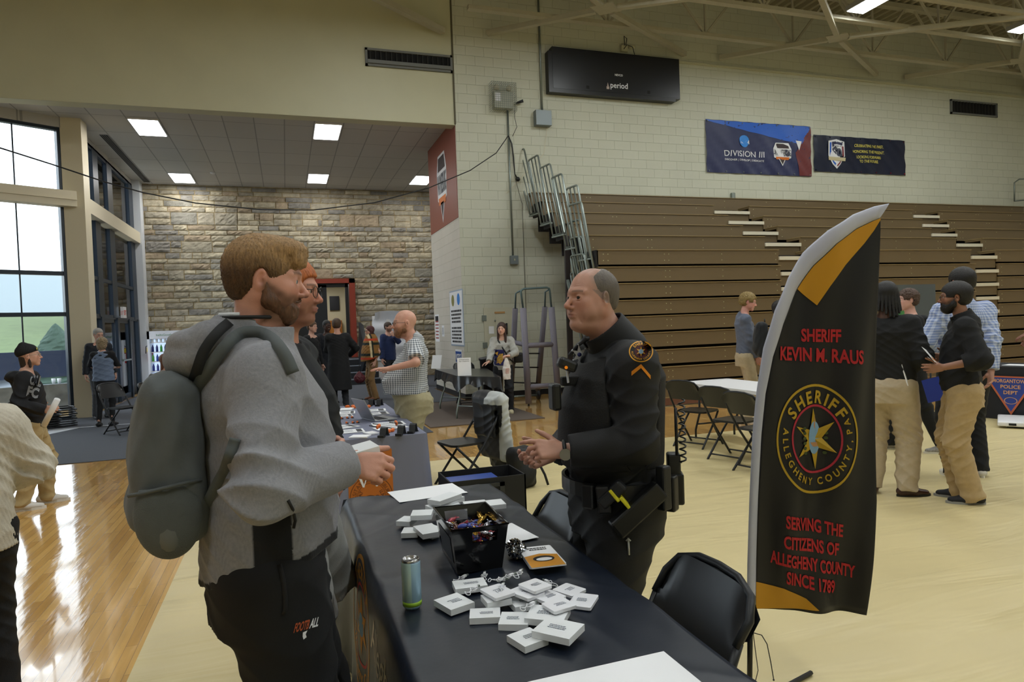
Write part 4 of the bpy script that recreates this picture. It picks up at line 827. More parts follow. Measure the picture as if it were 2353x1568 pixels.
M_TCL = mat('satin_tablecloth', '#121A28', .42, bump=.3, bscale=7)  # bluish base colour carries the tint of the window light
tc = cloth().build('tablecloth', M_TCL); tag(tc, 'black printed sheriff tablecloth covering the foreground table', 'tablecloth')
so = tc.modifiers.new('s', 'SOLIDIFY'); so.thickness = .002; so.offset = -1
M_GOLD = mat('print_gold', '#C98A1E', .6); M_REDP = mat('print_red', '#B5212C', .6); M_TAN = mat('print_cream', '#CDBFA8', .6); M_YEL = mat('print_yellow', '#B4962A', .6)
# side print; follows the cloth by ray casting on it
dg = bpy.context.evaluated_depsgraph_get()
def bvh_of(o):
    bpy.context.view_layer.update(); me = o.data; mw = o.matrix_world
    return BVHTree.FromPolygons([mw @ v.co for v in me.vertices], [tuple(p.vertices) for p in me.polygons])
def decal(bv, org, ux, uy, off=.0012, far=.5):
    """2D drawing frame projected along -n onto a surface"""
    org, ux, uy = Vector(org), Vector(ux).normalized(), Vector(uy).normalized(); n = ux.cross(uy).normalized()
    def f(u, v, w=0):
        p = org+ux*u+uy*v; h = bv.ray_cast(p+n*far*.5, -n, far)
        if h[0] is None: return tuple(p+n*w)
        return tuple(h[0]+n*(off+w))
    return f
bv = bvh_of(tc)
f = decal(bv, (TX0-.3, 2.62, .47), (0, -1, 0), (0, 0, 1), far=1.2)
m = MB(); ring(m, (0, 0), .245, .26, f); arc_text(m, 'SHERIFF', .17, f, .06, span=1.9, bold=.02); arc_text(m, 'Allegheny County', .17, f, .05, a_mid=-PI/2, span=2.6, inside=True, bold=.01); star(m, (0, 0), .12, .05, 6, f); m.build('badge_print', M_GOLD, tc)
m = MB(); ring(m, (0, 0), .145, .156, f); m.build('badge_ring', M_REDP, tc)
m = MB(); disc(m, (0, .0), .045, lambda u, v: f(u, v, .001)); m.build('badge_centre', mat('badge_blue', '#5B8FC0', .6), tc)
f = decal(bv, (TX0-.3, 1.75, .47), (0, -1, 0), (0, 0, 1), far=1.2)
m = MB(); put_text(m, 'Allegheny County', lambda x, y: f(x, .05+y), .13, bold=.004, shear=.35, width=1.15); put_text(m, "Sheriff's Office", lambda x, y: f(x, -.16+y), .13, bold=.004, shear=.35, width=1.0); m.build('script_print', M_TAN, tc)
# sheets, booklets, bin
ZT_ = TZ+.004
def slab(A, B, D, h, M, name, label, cat, group=None, parts=None, rad=0):
    """flat box from three top corners (A corner, B and D neighbours), thickness h"""
    A, B, D = Vector(A), Vector(B), Vector(D); x = B-A; y = D-A; x0 = x.copy(); w_ = x.length; x.normalize(); y = y-x*y.dot(x); d_ = max(y.length, .02); y.normalize(); n = x.cross(y)
    if n.z < 0: n = -n
    if n.z < .5: n = Vector((0, 0, 1))
    o = None; f = lambda u, v, w=0: tuple(A+x*u+y*v+n*w); m = MB(); pl = rrect(0, w_, 0, d_, rad, 3) if rad else [(0, 0), (w_, 0), (w_, d_), (0, d_)]
    m.prism(pl, -h, 0, lambda u, v, w: f(u, v, w)); o = m.build(name, M); tag(o, label, cat, group); return o, f, w_, d_
zt = TZ
def S(px, z): return atZ(px[0], px[1], zt+z)
for pts, l in (([(918, 1155), (1075, 1132), (892, 1131)], 'large white printed sheet at the far left corner of the black table'),):
    slab(S(pts[0], .006), S(pts[1], .006), S(pts[2], .006), .0012, M_PAPER, 'paper_sheet', l, 'paper')
A = S((1612, 1568), .006); D = S((1525, 1497), .006); B = S((1212, 1568), .006)
x = (B-D)
slab(D+(A-D)*2.0, D, D+(A-D)*2.0+(B-D)*1.0, .0012, M_PAPER, 'paper_sheet', 'large white sheet at the near end of the black table, cut by the frame', 'paper')
slab(S((1165, 1250), .005), S((1238, 1235), .005), S((1135, 1210), .005), .001, M_PAPER, 'paper_sheet', 'blank white sheet beside the black bin', 'paper')
# bin
t = thing('candy_bin', 'glossy black plastic bin full of wrapped candy on the black table', 'bin', (0, 0, ZT_))
M_GLB = mat('glossy_black', '#0B0B0D', .12, coat=.5)
bt = [Vector(p) for p in ((.497, 2.2, .158), (.697, 2.2, .158), (.702, 2.5, .158), (.502, 2.51, .158))]; bb = [Vector(p) for p in ((.518, 2.225, 0), (.676, 2.22, 0), (.682, 2.47, 0), (.522, 2.475, 0))]
def wall_(m, a, b, c, d, hole=None):      # a,b bottom; c,d top (c over b)
    g = lambda u, v: tuple((a.lerp(b, u)).lerp(d.lerp(c, u), v))
    us = [0, 1]; vsn = [0, 1]
    if hole: us = [0, hole[0], hole[1], 1]; vsn = [0, hole[2], hole[3], 1]
    for i in range(len(us)-1):
        for j in range(len(vsn)-1):
            if hole and i == 1 and j == 1: continue
            m.add([g(us[i], vsn[j]), g(us[i+1], vsn[j]), g(us[i+1], vsn[j+1]), g(us[i], vsn[j+1])], [(0, 1, 2, 3)])
m = MB(); hole = (.36, .82, .66, .9)
for s in (0, .004):
    ct = sum(bt, Vector())/4; cb_ = sum(bb, Vector())/4
    T = [p+(ct-p).normalized()*s for p in bt]; B_ = [p+(cb_-p).normalized()*s+Vector((0, 0, s)) for p in bb]
    for i in range(4): wall_(m, B_[i], B_[(i+1) % 4], T[(i+1) % 4], T[i], hole if i in (0, 2) else None)
    m.add([tuple(p) for p in B_], [(0, 1, 2, 3)])
m.build('body', M_GLB, t)
m = MB(); m.tube([*bt, ], .004, 6, closed=True); m.build('rim', M_GLB, t)
m = MB(); g = lambda u, v: tuple(bb[0].lerp(bb[3], u).lerp(bt[0].lerp(bt[3], u), v)+Vector((-.0015, 0, 0)))
m.add([g(.15, .15), g(.85, .15), g(.85, .75), g(.15, .75)], [(0, 1, 2, 3)]); m.build('label_sticker', mat('sticker_grey', '#2E333C', .5), t)
wrap = [mat('wrap_brown', '#4A2A1E', .25, .3), mat('wrap_gold', '#B08A3A', .22, .7), mat('wrap_silver', '#B8B8C4', .2, .8), mat('wrap_blue', '#3C4C9A', .3, .2), mat('wrap_red', '#9A3040', .3, .2)]
rr = random.Random(11); cm = []
for k in range(5):
    m = MB(); m.grid(lambda u, v: (-.02+.04*u, .012*math.cos(2*PI*v)*(.55+.45*math.sin(PI*u)), .008*math.sin(2*PI*v)*(.4+.6*math.sin(PI*u))), 6, 8)
    for s in (-1, 1): m.grid(lambda u, v: (s*(.018+.014*u), (v-.5)*.022*u, .003*math.sin(9*v)), 2, 5)
    cm.append(m)
for k in range(62):
    x, y = rr.uniform(.53, .67), rr.uniform(2.245, 2.465); z = ZT_+.085+.04*rr.random()+.02*math.exp(-((x-.6)**2+(y-2.3)**2)/.004)
    if k > 46: y = rr.uniform(2.232, 2.245); x = rr.uniform(.575, .645); z = ZT_+rr.uniform(.095, .13)
    o = cm[k % 5].build('wrapped_candy', wrap[k % 5], None, (x, y, z)); o.rotation_euler = (rr.uniform(-.6, .6), rr.uniform(-.6, .6), rr.uniform(0, 6.3)); tag(o, 'small foil wrapped candy inside the black bin', 'candy', 'wrapped candies in the black bin')
# foil
me = bpy.data.meshes.new('crumpled_foil'); bm = bmesh.new(); bmesh.ops.create_icosphere(bm, subdivisions=4, radius=1); rr = random.Random(1)
for v in bm.verts: v.co = Vector((v.co.x*.034, v.co.y*.055, v.co.z*.034))*rr.uniform(.75, 1.1)
bm.to_mesh(me); bm.free(); me.materials.append(mat('foil', '#C8CCD4', .12, 1)); o = link('crumpled_foil', me, None, (.755, 2.3, ZT_+.03)); tag(o, 'crumpled silver foil ball between the bin and the booklets', 'foil')
# booklets
for i in range(7):
    z = .034-(6-i)*.0052; off = (6-i)*1.6*math.sin(i*1.7+2)
    o, f, w_, d_ = slab(S((1222+off, 1306), z), S((1300+off*.5, 1297), z), S((1197+off, 1260), z), .0042, M_PAPER, 'booklet', 'printed booklet in the small stack near the foil' if i < 6 else 'top booklet of the stack near the foil, with a gold picture', 'booklet', 'booklets stacked on the black table')
    if i == 6:
        m = MB(); m.add([f(.0, .0, .0005), f(w_, 0, .0005), f(w_, d_*.52, .0005), f(w_*.5, d_*.62, .0005), f(0, d_*.52, .0005)], [(0, 1, 2, 3, 4)]); m.build('cover_picture', M_GOLD, o)
        m = MB(); disc(m, (w_*.52, d_*.36), w_*.32, lambda u, v: f(u, v, .001), ry=w_*.24); m.build('cover_oval', M_INK, o); m = MB(); disc(m, (w_*.52, d_*.33), w_*.24, lambda u, v: f(u, v, .0015), ry=w_*.13); m.build('cover_spot', M_PAPER, o)
        m = MB(); dashes(m, lambda u, v: f(w_-u, d_-v, .001), w_*.15, w_*.85, d_*.06, d_*.22, 2, random.Random(2)); m.build('text_lines', M_INK, o)
# can
t = thing('drink_can', 'tall slim pale blue drink can on the black table', 'can', (.327, 2.02, ZT_))
def can_mat():
    m, N, L, b = nodes('can_print'); tc = N.new('ShaderNodeTexCoord'); g = N.new('ShaderNodeTexGradient'); g.gradient_type = 'RADIAL'; r = N.new('ShaderNodeValToRGB'); L.new(tc.outputs['Object'], g.inputs[0]); L.new(g.outputs[1], r.inputs[0]); L.new(r.outputs[0], b.inputs['Base Color']); b.inputs['Roughness'].default_value = .3; b.inputs['Metallic'].default_value = .3
    e = r.color_ramp; e.interpolation = 'CONSTANT'; e.elements[0].color = (*lin('#9FC4DC'), 1); e.elements[1].position = .13; e.elements[1].color = (*lin('#C9CF9A'), 1)
    for p, c in ((.26, '#C7C79A'), (.30, '#2F7FBE'), (.38, '#BFE0E2'), (.62, '#9FC4DC'), (.14, '#8FA8B0')): q = e.elements.new(p); q.color = (*lin(c), 1)
    return m
m = MB(); m.lathe([(.023, 0), (.0285, .008), (.0287, .138), (.0275, .14)], n=32); cn_ = m.build('body', can_mat(), t); cn_.rotation_euler = (0, 0, -2.5)
m = MB(); m.lathe([(.0275, .14), (.0255, .149), (.0245, .149), (.0238, .144), (.001, .144)], n=32); m.build('lid', mat('aluminium', '#C4C6C8', .25, .9), t)
m = MB(); m.prism([(.011*math.cos(a/8*PI)*1.0-.004, -.004-.01*math.sin(a/8*PI)) for a in range(9)], .1445, .1452); m.build('mouth_opening', M_DARKV, t)
m = MB(); m.lathe([(.0288, .0095), (.0289, .0225)], n=32); m.build('green_band', mat('can_green', '#9CC83A', .3), t)
# power bank boxes
C1 = lambda x, y: (985+x*.17636, 1280+y*.17636); C2 = lambda x, y: (900+x*.1785, 1100+y*.1785)
M_BOX = mat('white_card', '#E3E7EA', .5); M_PB = mat('white_gloss', '#ECEEF4', .2)
lst = [('b', (1255, 1175), (1560, 1060), (985, 1035), .019, 'lowest near white box, partly under the box at the front of the heap'), ('b', (1830, 1075), (1340, 965), (1900, 850), .038, 'front white printed box on top, nearest the viewer in the heap'),
 ('b', (1750, 850), (1245, 800), (1800, 660), .03, 'white box in the middle right of the heap under a power bank'), ('b', (1290, 885), (905, 880), (1240, 720), .018, 'small white box low in the centre of the heap'),
 ('b', (530, 805), (935, 785), (690, 670), .02, 'white box with a logo left of centre in the heap'), ('b', (290, 695), (600, 590), (75, 560), .02, 'white box at the left corner of the heap'),
 ('b', (765, 605), (1085, 545), (600, 540), .034, 'white box propped in the heap behind the left logo box'), ('b', (350, 425), (770, 370), (310, 385), .028, 'narrow white box lying at the back left of the heap'),
 ('b', (1130, 660), (1440, 600), (1090, 590), .018, 'white box almost buried in the middle of the heap'),
 ('p', (870, 545), (1085, 480), (680, 415), .048, 'white power bank on top of the left part of the heap'), ('p', (1300, 550), (1500, 465), (1060, 430), .042, 'white power bank overlapping another in the back of the heap'),
 ('p', (1380, 455), (1530, 400), (1110, 375), .056, 'topmost white power bank at the back of the heap'), ('p', (1870, 515), (2020, 440), (1600, 430), .012, 'white power bank lying flat at the back right'),
 ('p', (2110, 668), (1885, 640), (2190, 495), .013, 'white power bank lying flat at the far right of the heap'), ('p', (1640, 718), (1935, 630), (1470, 650), .043, 'white power bank lying over the right side of the heap'), ('p', (1560, 608), (1800, 512), (1420, 545), .034, 'white power bank wedged in the right middle of the heap')]
rn = random.Random(9)
for k, (ty, A, B, D, z, l) in enumerate(lst):
    A, B, D = [S(C1(*p), z) for p in (A, B, D)]
    # keep product proportions
    x = (B-A); y = D-A; mn = .072
    if y.length < mn: y = y.normalized()*mn
    if x.length < mn: x = x.normalized()*mn
    if y.length > .115: y = y.normalized()*.115
    if x.length > .115: x = x.normalized()*.115
    o, f, w_, d_ = slab(A, A+x, A+y, .018 if ty == 'b' else .009, M_BOX if ty == 'b' else M_PB, 'power_bank_box' if ty == 'b' else 'power_bank', l, 'box' if ty == 'b' else 'power bank', 'white power banks and boxes heaped on the black table', rad=0 if ty == 'b' else .006)
    m = MB(); g = lambda u, v: f(w_-u, d_-v, .0006); put_text(m, 'UNIVERSITY', lambda x_, y_: g(w_/2+x_, d_*.52+y_), .009, width=w_*.6, bold=.01); put_text(m, 'pitt edu', lambda x_, y_: g(w_/2+x_, d_*.36+y_), .005, width=w_*.3)
    if w_*d_ > .004: 
        m2 = MB(); dashes(m2, lambda u, v: f(w_-u, d_-v, .0006), w_*.22, w_*.78, d_*.36, d_*.62, 3, rn, .5); m2.build('print', mat('print_grey', '#5F6878', .6), o)
lst2 = [((330, 700), (365, 625), (165, 620), .02, 'plain white box at the left foot of the far pile'), ((400, 722), (585, 690), (290, 550), .035, 'plain white box tilted at the front of the far pile'), ((230, 560), (290, 520), (135, 525), .03, 'plain white box at the left edge of the far pile'),
 ((240, 482), (510, 470), (320, 405), .06, 'plain white box standing up in the left part of the far pile'), ((515, 392), (885, 325), (370, 355), .05, 'plain white box flat in the centre of the far pile'), ((620, 295), (945, 180), (505, 265), .085, 'topmost plain white box crossing the far pile'),
 ((640, 330), (990, 215), (430, 312), .068, 'plain white box just under the topmost one in the far pile'), ((950, 358), (1240, 330), (885, 300), .068, 'plain white box on the right part of the far pile'), ((1250, 352), (1315, 345), (1180, 285), .05, 'plain white box at the right end of the far pile'), ((520, 722), (600, 700), (500, 600), .02, 'plain white box beside the bin in the far pile')]
for k, (A, B, D, z, l) in enumerate(lst2):
    A, B, D = [S(C2(*p), z) for p in (A, B, D)]; x = B-A; y = D-A; x = x.normalized()*min(max(x.length, .08), .15); y = y.normalized()*min(max(y.length, .075), .13)
    slab(A, A+x, A+y, .02, M_BOX, 'gift_box', l, 'box', 'plain white boxes piled beyond the bin')
# usb cables
cab = [((1055, 1334), .6, 'white coiled charging cable lying alone at the left'), ((1112, 1329), 1.2, 'white coiled cable at the back of the heap, left of three'), ((1138, 1336), -.4, 'white coiled cable at the back of the heap, between two others'), ((1160, 1330), .3, 'white coiled cable at the back, right of three'), ((1190, 1324), .9, 'white cable with plug behind the topmost power bank'), ((1268, 1345), 1.9, 'thick coil of white cable beside the back right power bank'), ((1082, 1362), .7, 'white cable lying across the left white box'), ((1150, 1357), 1.0, 'white cable heaped on the left power bank'), ((1210, 1398), .5, 'white cable across the buried box')]
for (px, a, l) in cab:
    z = .012 if px[1] < 1350 and px[0] not in (1160, 1190) else .052
    if px[0] in (1210,): z = .04
    p = S(px, z-.006); t = thing('charging_cable', l, 'cable', tuple(p), a, 'white charging cables on the black table'); m = MB(); pts = []
    for i in range(90): q = i/90*6*PI; pts.append((.022*math.sin(q*.5)+.002*math.sin(q*3.1), .009*math.sin(q)+.002*math.sin(2.3*q), .004+.003*math.sin(q*1.7)))
    m.tube(pts, .0013, 5); m.build('wire', M_PB, t); m = MB(); m.box(.018, .034, -.004, .004, .002, .009); m.cur = 1; m.box(.034, .045, -.003, .003, .003, .008); m.build('plug', [M_PB, M_STEEL], t); 
# ---- grey clothed table
GX0, GX1, GY0, GY1, GZ = .27, 1.03, 5.32, 7.72, .752
t = thing('table', 'folding table under the grey tablecloth behind the black one', 'table', (GX0, GY0, 0)); MB().box(.01, GX1-GX0-.01, .01, GY1-GY0-.01, .70, .74).build('tabletop', M_WHITE, t)
for y in (.35, 2.05):
    for x in (.08, .68): MB().tube([(x, y, .7), (x, y, 0)], .014).build('leg', M_STEEL, t)
m = MB(); N_ = 240; per = [(GX0, GY0), (GX1, GY0), (GX1, GY1), (GX0, GY1)]; tot = 2*(GX1-GX0+GY1-GY0)
def pp(s):
    s = s % tot; ex = GX1-GX0; ey = GY1-GY0
    if s < ex: return (GX0+s, GY0, 0, -1, min(s, ex-s))
    s -= ex
    if s < ey: return (GX1, GY0+s, 1, 0, min(s, ey-s))
    s -= ey
    if s < ex: return (GX1-s, GY1, 0, 1, min(s, ex-s))
    s -= ex; return (GX0, GY1-s, -1, 0, min(s, ey-s))
V = []; nd = 14
for i in range(N_):
    x, y, nx, ny, c = pp(tot*i/N_); cr_ = math.exp(-c/.07)
    for j in range(nd+1):
        k = j/nd; o_ = .004+.02*k+k*.05*cr_+k*(.012*math.sin(i*.55)+.02*cr_*math.sin(i*2.1)); V.append((x+nx*o_+cr_*k*.03*(1 if x > .6 else -1)*(ny != 0), y+ny*o_, GZ-.72*k-.004*(k > 0)))
m.add(V, [(i*(nd+1)+j, ((i+1) % N_)*(nd+1)+j, ((i+1) % N_)*(nd+1)+j+1, i*(nd+1)+j+1) for i in range(N_) for j in range(nd)], True)
m.add([(GX0, GY0, GZ), (GX1, GY0, GZ), (GX1, GY1, GZ), (GX0, GY1, GZ)], [(0, 1, 2, 3)])
gc = m.build('tablecloth', mat('grey_cloth', '#777B90', .75, bump=.05, bscale=200)); tag(gc, 'plain grey fitted tablecloth on the table behind the black one', 'tablecloth')
bv = bvh_of(gc); X0 = atY(806, 1100, GY0-.03).x; X1 = atY(896, 1060, GY0-.03).x; Z1 = atY(893, 1033, GY0-.03).z
f = decal(bv, ((X0+X1)/2, GY0-.2, Z1-.22), (1, 0, 0), (0, 0, 1), off=.002, far=1.0); hw = (X1-X0)/2+.02
m = MB(); m.grid(lambda a, b: f(-hw+2*hw*a, .22-.6*b), 8, 14); bn = m.build('table_banner', M_ORG); bn.data.materials[0] = mat('burnt_orange', '#B8671C', .7); tag(bn, 'burnt orange university banner hanging on the front of the grey table', 'banner')
bn2 = MB(); g = lambda u, v: f(u, v, .002); ring(bn2, (0, -.14), hw*.93, hw*.96, g); ring(bn2, (0, -.14), hw*.62, hw*.64, g); arc_text(bn2, 'UNIVERSITAS WAYNESBURGIENSIS', hw*.68, lambda u, v: g(u, v-.14), .03, span=5.0, bold=.0); arc_text(bn2, 'FIAT', hw*.42, lambda u, v: g(u, v-.14), .03, a_mid=PI*.93, span=.8); arc_text(bn2, 'LUX', hw*.42, lambda u, v: g(u, v-.14), .03, a_mid=.25, span=.6)
bn2.add([g(*p) for p in ((-.06, -.17), (.03, -.17), (.02, -.2), (-.05, -.2))], [(0, 1, 2, 3)]); disc(bn2, (-.01, -.15), .045, g, ry=.025); ring(bn2, (.045, -.145), .012, .018, g); bn2.build('seal_print', mat('seal_brown', '#5A3212', .7), bn)
m = MB(); g = lambda u, v: f(u, v, .004)
def stroke(a, b, w0): m.add([g(a[0]-w0, a[1]), g(a[0]+w0, a[1]), g(b[0]+w0*.6, b[1]), g(b[0]-w0*.6, b[1])], [(0, 1, 2, 3)])
for a, b, w0 in (((-.105, .09), (-.055, -.06), .013), ((-.005, .09), (-.055, -.06), .006), ((-.005, .09), (.045, -.06), .013), ((.1, .09), (.045, -.06), .006)): stroke(a, b, w0)
for x in (-.105, -.005, .1): m.add([g(x-.03, .086), g(x+.03, .086), g(x+.03, .094), g(x-.03, .094)], [(0, 1, 2, 3)])
m.build('letter', M_TXTW, bn)
# things on the grey table; px helper
def G(px, py, z=0): return atZ(px, py, GZ+.001+z)
K = lambda x, y: (760+x*.15947, 900+y*.15947)
sheets = [((105, 545), (430, 500), (110, 490), 'white flyer at the left of the grey table, upper of the front pair'), ((100, 612), (500, 578), (105, 560), 'white flyer at the left of the grey table, lower of the front pair'), ((112, 330), (350, 315), (115, 290), 'white flyer at the left of the grey table beyond the orange clips'), ((110, 368), (330, 350), (112, 338), 'narrow flyer at the left of the grey table just behind the orange clips'),
 ((620, 508), (1090, 470), (580, 460), 'white leaflet right of the laptop front'), ((680, 560), (1130, 510), (650, 520), 'white leaflet under the small stands at the right front'), ((410, 300), (800, 275), (380, 268), 'white leaflet behind the laptop, farthest'), ((450, 350), (850, 320), (420, 315), 'white leaflet behind the laptop, nearest'), ((560, 610), (700, 590), (550, 575), 'small white card pile right front'), ((255, 660), (515, 655), (250, 625), 'fan of white cards at the front edge of the grey table'), ((105, 270), (290, 262), (110, 240), 'heap of small white packets at the far left of the grey table')]
for k, (A, B, D, l) in enumerate(sheets):
    z = .004 if k < 8 else .012; A, B, D = [G(*K(*p), z) for p in (A, B, D)]
    o, f2, w_, d_ = slab(A, B, D, .002 if k < 8 else .01, M_PAPER, 'flyer' if k < 8 else 'card_pile', l, 'paper', 'papers on the grey table')
    if k < 8:
        m = MB(); m.add([f2(w_*.72, d_*.1, .001), f2(w_*.92, d_*.1, .001), f2(w_*.92, d_*.9, .001), f2(w_*.72, d_*.9, .001)], [(0, 1, 2, 3)]); m.build('photo_block', mat('photo_dark', '#33353C', .6), o)
        m = MB(); dashes(m, lambda u, v: f2(u, v, .001), w_*.12, w_*.68, d_*.2, d_*.8, 3, rn, .35); m.build('text_lines', mat('print_grey'), o)
# laptop
a, b, d = G(*K(640, 425), .01), G(*K(970, 385), .01), G(*K(600, 350), .01); x = (b-a).normalized(); y = Vector((-x.y, x.x, 0)); w_ = .31; dd = .22
t = thing('laptop', 'open silver laptop seen from its side on the grey table', 'laptop', (a.x, a.y, GZ+.002), math.atan2(x.y, x.x))
MB().box(0, dd, 0, w_, 0, .012, bev=.003).build('base', mat('laptop_silver', '#A9ADB2', .35, .7), t)
m = MB()
for i in range(5):
    for k in range(12): m.box(.04+i*.02, .056+i*.02, .02+k*.0225, .04+k*.0225, .012, .0135)
m.build('keyboard', M_INK, t); MB().box(.15, .21, .1, .21, .012, .0128).build('touchpad', mat('pad_grey', '#8C9095', .4), t)
m = MB(); m.bar((.0, w_/2, .012), (-.095, w_/2, .205), .005, w_, (0, 1, 0)); sc_ = MB(); R_ = Matrix.Rotation(-.46, 4, 'Y'); sc_.T = Matrix.Translation((0, 0, .012)) @ R_; sc_.box(-.003, .003, 0, w_, 0, .215); sc_.build('screen', mat('laptop_silver'), t)
sc2 = MB(); sc2.T = Matrix.Translation((0, 0, .012)) @ R_; sc2.box(.003, .0035, .01, w_-.01, .01, .205); sc2.build('display', mat('display_dark', '#20242C', .15), t)
p = G(*K(530, 355)); m = MB(); m.ball((p.x, p.y, p.z+.015), (.035, .06, .018)); tag(m.build('cap', M_BPL), 'black object lying behind the laptop hinge', 'case')
M_CLIP = mat('orange_plastic', '#E2702A', .35)
ci = [(155, 400), (237, 392), (305, 385), (228, 465), (315, 460), (383, 455)]
for i, q in enumerate(ci):
    p = G(*K(*q)); t = thing('whistle', ['left', 'middle', 'right'][i % 3]+' small orange and black whistle in the '+['back', 'front'][i//3]+' row on the grey table', 'whistle', (p.x, p.y, p.z), .6, 'orange whistles'); m = MB(); m.lathe([(.004, 0), (.01, .003), (.01, .016), (.004, .02)], n=12); m.build('barrel', M_CLIP, t); MB().box(-.004, .004, -.026, .0, .002, .01).build('mouthpiece', M_INK, t)
for i, q in enumerate([(285, 235), (375, 240), (515, 240), (865, 590), (690, 600), (945, 545)]):
    p = G(*K(*q)); t = thing('sunglasses', ['orange sunglasses at the back left of the grey table', 'orange sunglasses at the back, left of the laptop screen', 'orange sunglasses half behind the laptop screen', 'orange sunglasses lying between the front stands', 'orange sunglasses on the left front stand', 'orange sunglasses on the middle front stand'][i], 'sunglasses', (p.x, p.y, p.z+(.04 if i > 3 else 0)), .3*i, 'orange sunglasses on the grey table')
    m = MB(); m.ball((-.03, 0, .014), (.03, .012, .018)); m.ball((.03, 0, .014), (.03, .012, .018)); m.build('lens_frame', M_CLIP, t); m = MB(); m.tube([(-.06, 0, .02), (-.055, .06, .03)], .004, 5); m.tube([(.06, 0, .02), (.055, .06, .03)], .004, 5); m.build('temple', M_INK, t)
for i, q in enumerate([(770, 650), (1020, 625), (1190, 590), (430, 200), (590, 205), (705, 205)]):
    p = G(*K(*q)); t = thing('phone_stand', ['black phone stand at the left of the front row', 'black phone stand in the middle of the front row', 'black phone stand at the right front corner', 'black phone stand at the back edge behind the laptop', 'black phone stand at the back edge, middle of three', 'black phone stand at the back right corner'][i], 'phone stand', tuple(p), 1.05, 'black phone stands on the grey table')
    m = MB(); pr = [(-.055, 0), (-.035, .004), (-.018, .06), (0, .072), (.018, .07), (.04, .01), (.06, .002)]
    for (a, b) in zip(pr[:-1], pr[1:]): m.bar((a[0], 0, a[1]), (b[0], 0, b[1]), .05, .005)
    m.build('bracket', mat('stand_black', '#2A2D31', .45), t); MB().box(-.075, -.055, -.025, .025, 0, .02).build('lip', M_INK, t)
# ---- jacket, tote on the floor, chair behind
def jacket():
    t = thing('jacket', 'black and white windbreaker draped over the folding chair back', 'jacket', (0, 0, 0))
    return t
# open black box with blue items
t = thing('rolling_crate', 'open black rolling case on the floor beside the grey table', 'case', (1.14, 5.05, 0))
m = MB(); m.box(0, .62, 0, .012, 0, .4); m.box(0, .62, .4, .412, 0, .4); m.box(0, .012, 0, .412, 0, .4); m.box(.608, .62, 0, .412, 0, .4); m.box(0, .62, 0, .412, 0, .01); m.build('body', M_BCL, t); m = MB(); m.box(.16, .2, -.012, 0, .02, .36); m.box(.4, .44, -.012, 0, .02, .36); m.box(.16, .44, -.012, -.002, .33, .36); m.build('strap', mat('webbing', '#2A2C2C', .6), t); MB().box(-.01, .63, -.01, .42, .385, .405).build('rim', M_BLACKM, t) if 0 else None
t = thing('blue_folder', 'blue and white packets inside the open black rolling case', 'folder', (1.17, 5.12, .33)); MB().box(0, .4, 0, .25, 0, .04).build('cover', mat('packet_blue', '#2F4C9A', .3), t)
# ---- check-in table with black plastic cover
t = thing('table', 'folding check-in table under a black plastic cover by the block wall', 'table', (0, 0, 0)); c4 = [Vector(p) for p in ((2.68, 10.95), (3.24, 10.25), (3.62, 12.3), (2.95, 12.75))]
c4 = [atZ(1052, 866, .74), atZ(1150, 868, .74), atZ(1118, 848, .74), atZ(1000, 850, .74)]
nl, nr, fr_, fl_ = [Vector((p.x, p.y, .725)) for p in c4]
m = MB(); m.add([tuple(p+Vector((0, 0, w))) for w in (0, -.035) for p in (nl, nr, fr_, fl_)], [(0, 1, 2, 3), (7, 6, 5, 4), (0, 4, 5, 1), (1, 5, 6, 2), (2, 6, 7, 3), (3, 7, 4, 0)]); m.build('tabletop', M_WHITE, t)
def lp(a, b): return nl.lerp(nr, a).lerp(fl_.lerp(fr_, a), b)
for b in (.14, .85):
    for a in (.12, .88):
        p = lp(a, b); q = lp(a+(-.14 if a < .5 else .1), b-.08); m = MB(); m.tube([p, p+Vector((0, 0, -.35)), q*0+Vector((p.x*.6+q.x*.4, p.y*.6+q.y*.4, .3)), Vector((q.x, q.y, .1)), Vector((q.x, q.y, .0))], .016); m.build('leg', M_STEEL, t)
    m = MB(); m.tube([lp(.05, b-.05)*1+Vector((0, 0, -.5)), lp(.95, b-.05)+Vector((0, 0, -.5))], .012); m.build('leg_brace', M_STEEL, t)
m = MB(); ring_ = [nl, nr, fr_, fl_]; NN = 80; V = []; cen = sum(ring_, Vector())/4
for i in range(NN):
    s = i/NN*4; e = int(s); u = s-e; p = ring_[e].lerp(ring_[(e+1) % 4], u); out = (p-cen); out.z = 0; out.normalize(); c = min(u, 1-u)
    dr_ = .15+.12*math.exp(-c/.06)+.03*math.sin(i*.9)
    for j in range(6): k = j/5; V.append(tuple(p+out*(.008+.05*k+.03*k*math.sin(i*1.3))+Vector((0, 0, .022-dr_*k if j else .024))))
m.add(V, [(i*6+j, ((i+1) % NN)*6+j, ((i+1) % NN)*6+j+1, i*6+j+1) for i in range(NN) for j in range(5)], True); m.add([V[i*6] for i in range(NN)], [tuple(range(NN))])
tag(m.build('plastic_cover', mat('black_poly', '#26282B', .25, bump=.4, bscale=6)), 'thin black plastic cover hanging over the check-in table', 'table cover')
p = atZ(1068, 864, .75); t = thing('paper_sign', 'white upright check-in sign at the near end of the check-in table', 'sign', (p.x, p.y, .752), -.15)
m = MB(); m.add([(-.115, 0, 0), (.115, 0, 0), (.115, .04, .3), (-.115, .04, .3), (-.115, .1, 0), (.115, .1, 0)], [(0, 1, 2, 3), (3, 2, 5, 4)]); m.build('card', M_PAPER, t)
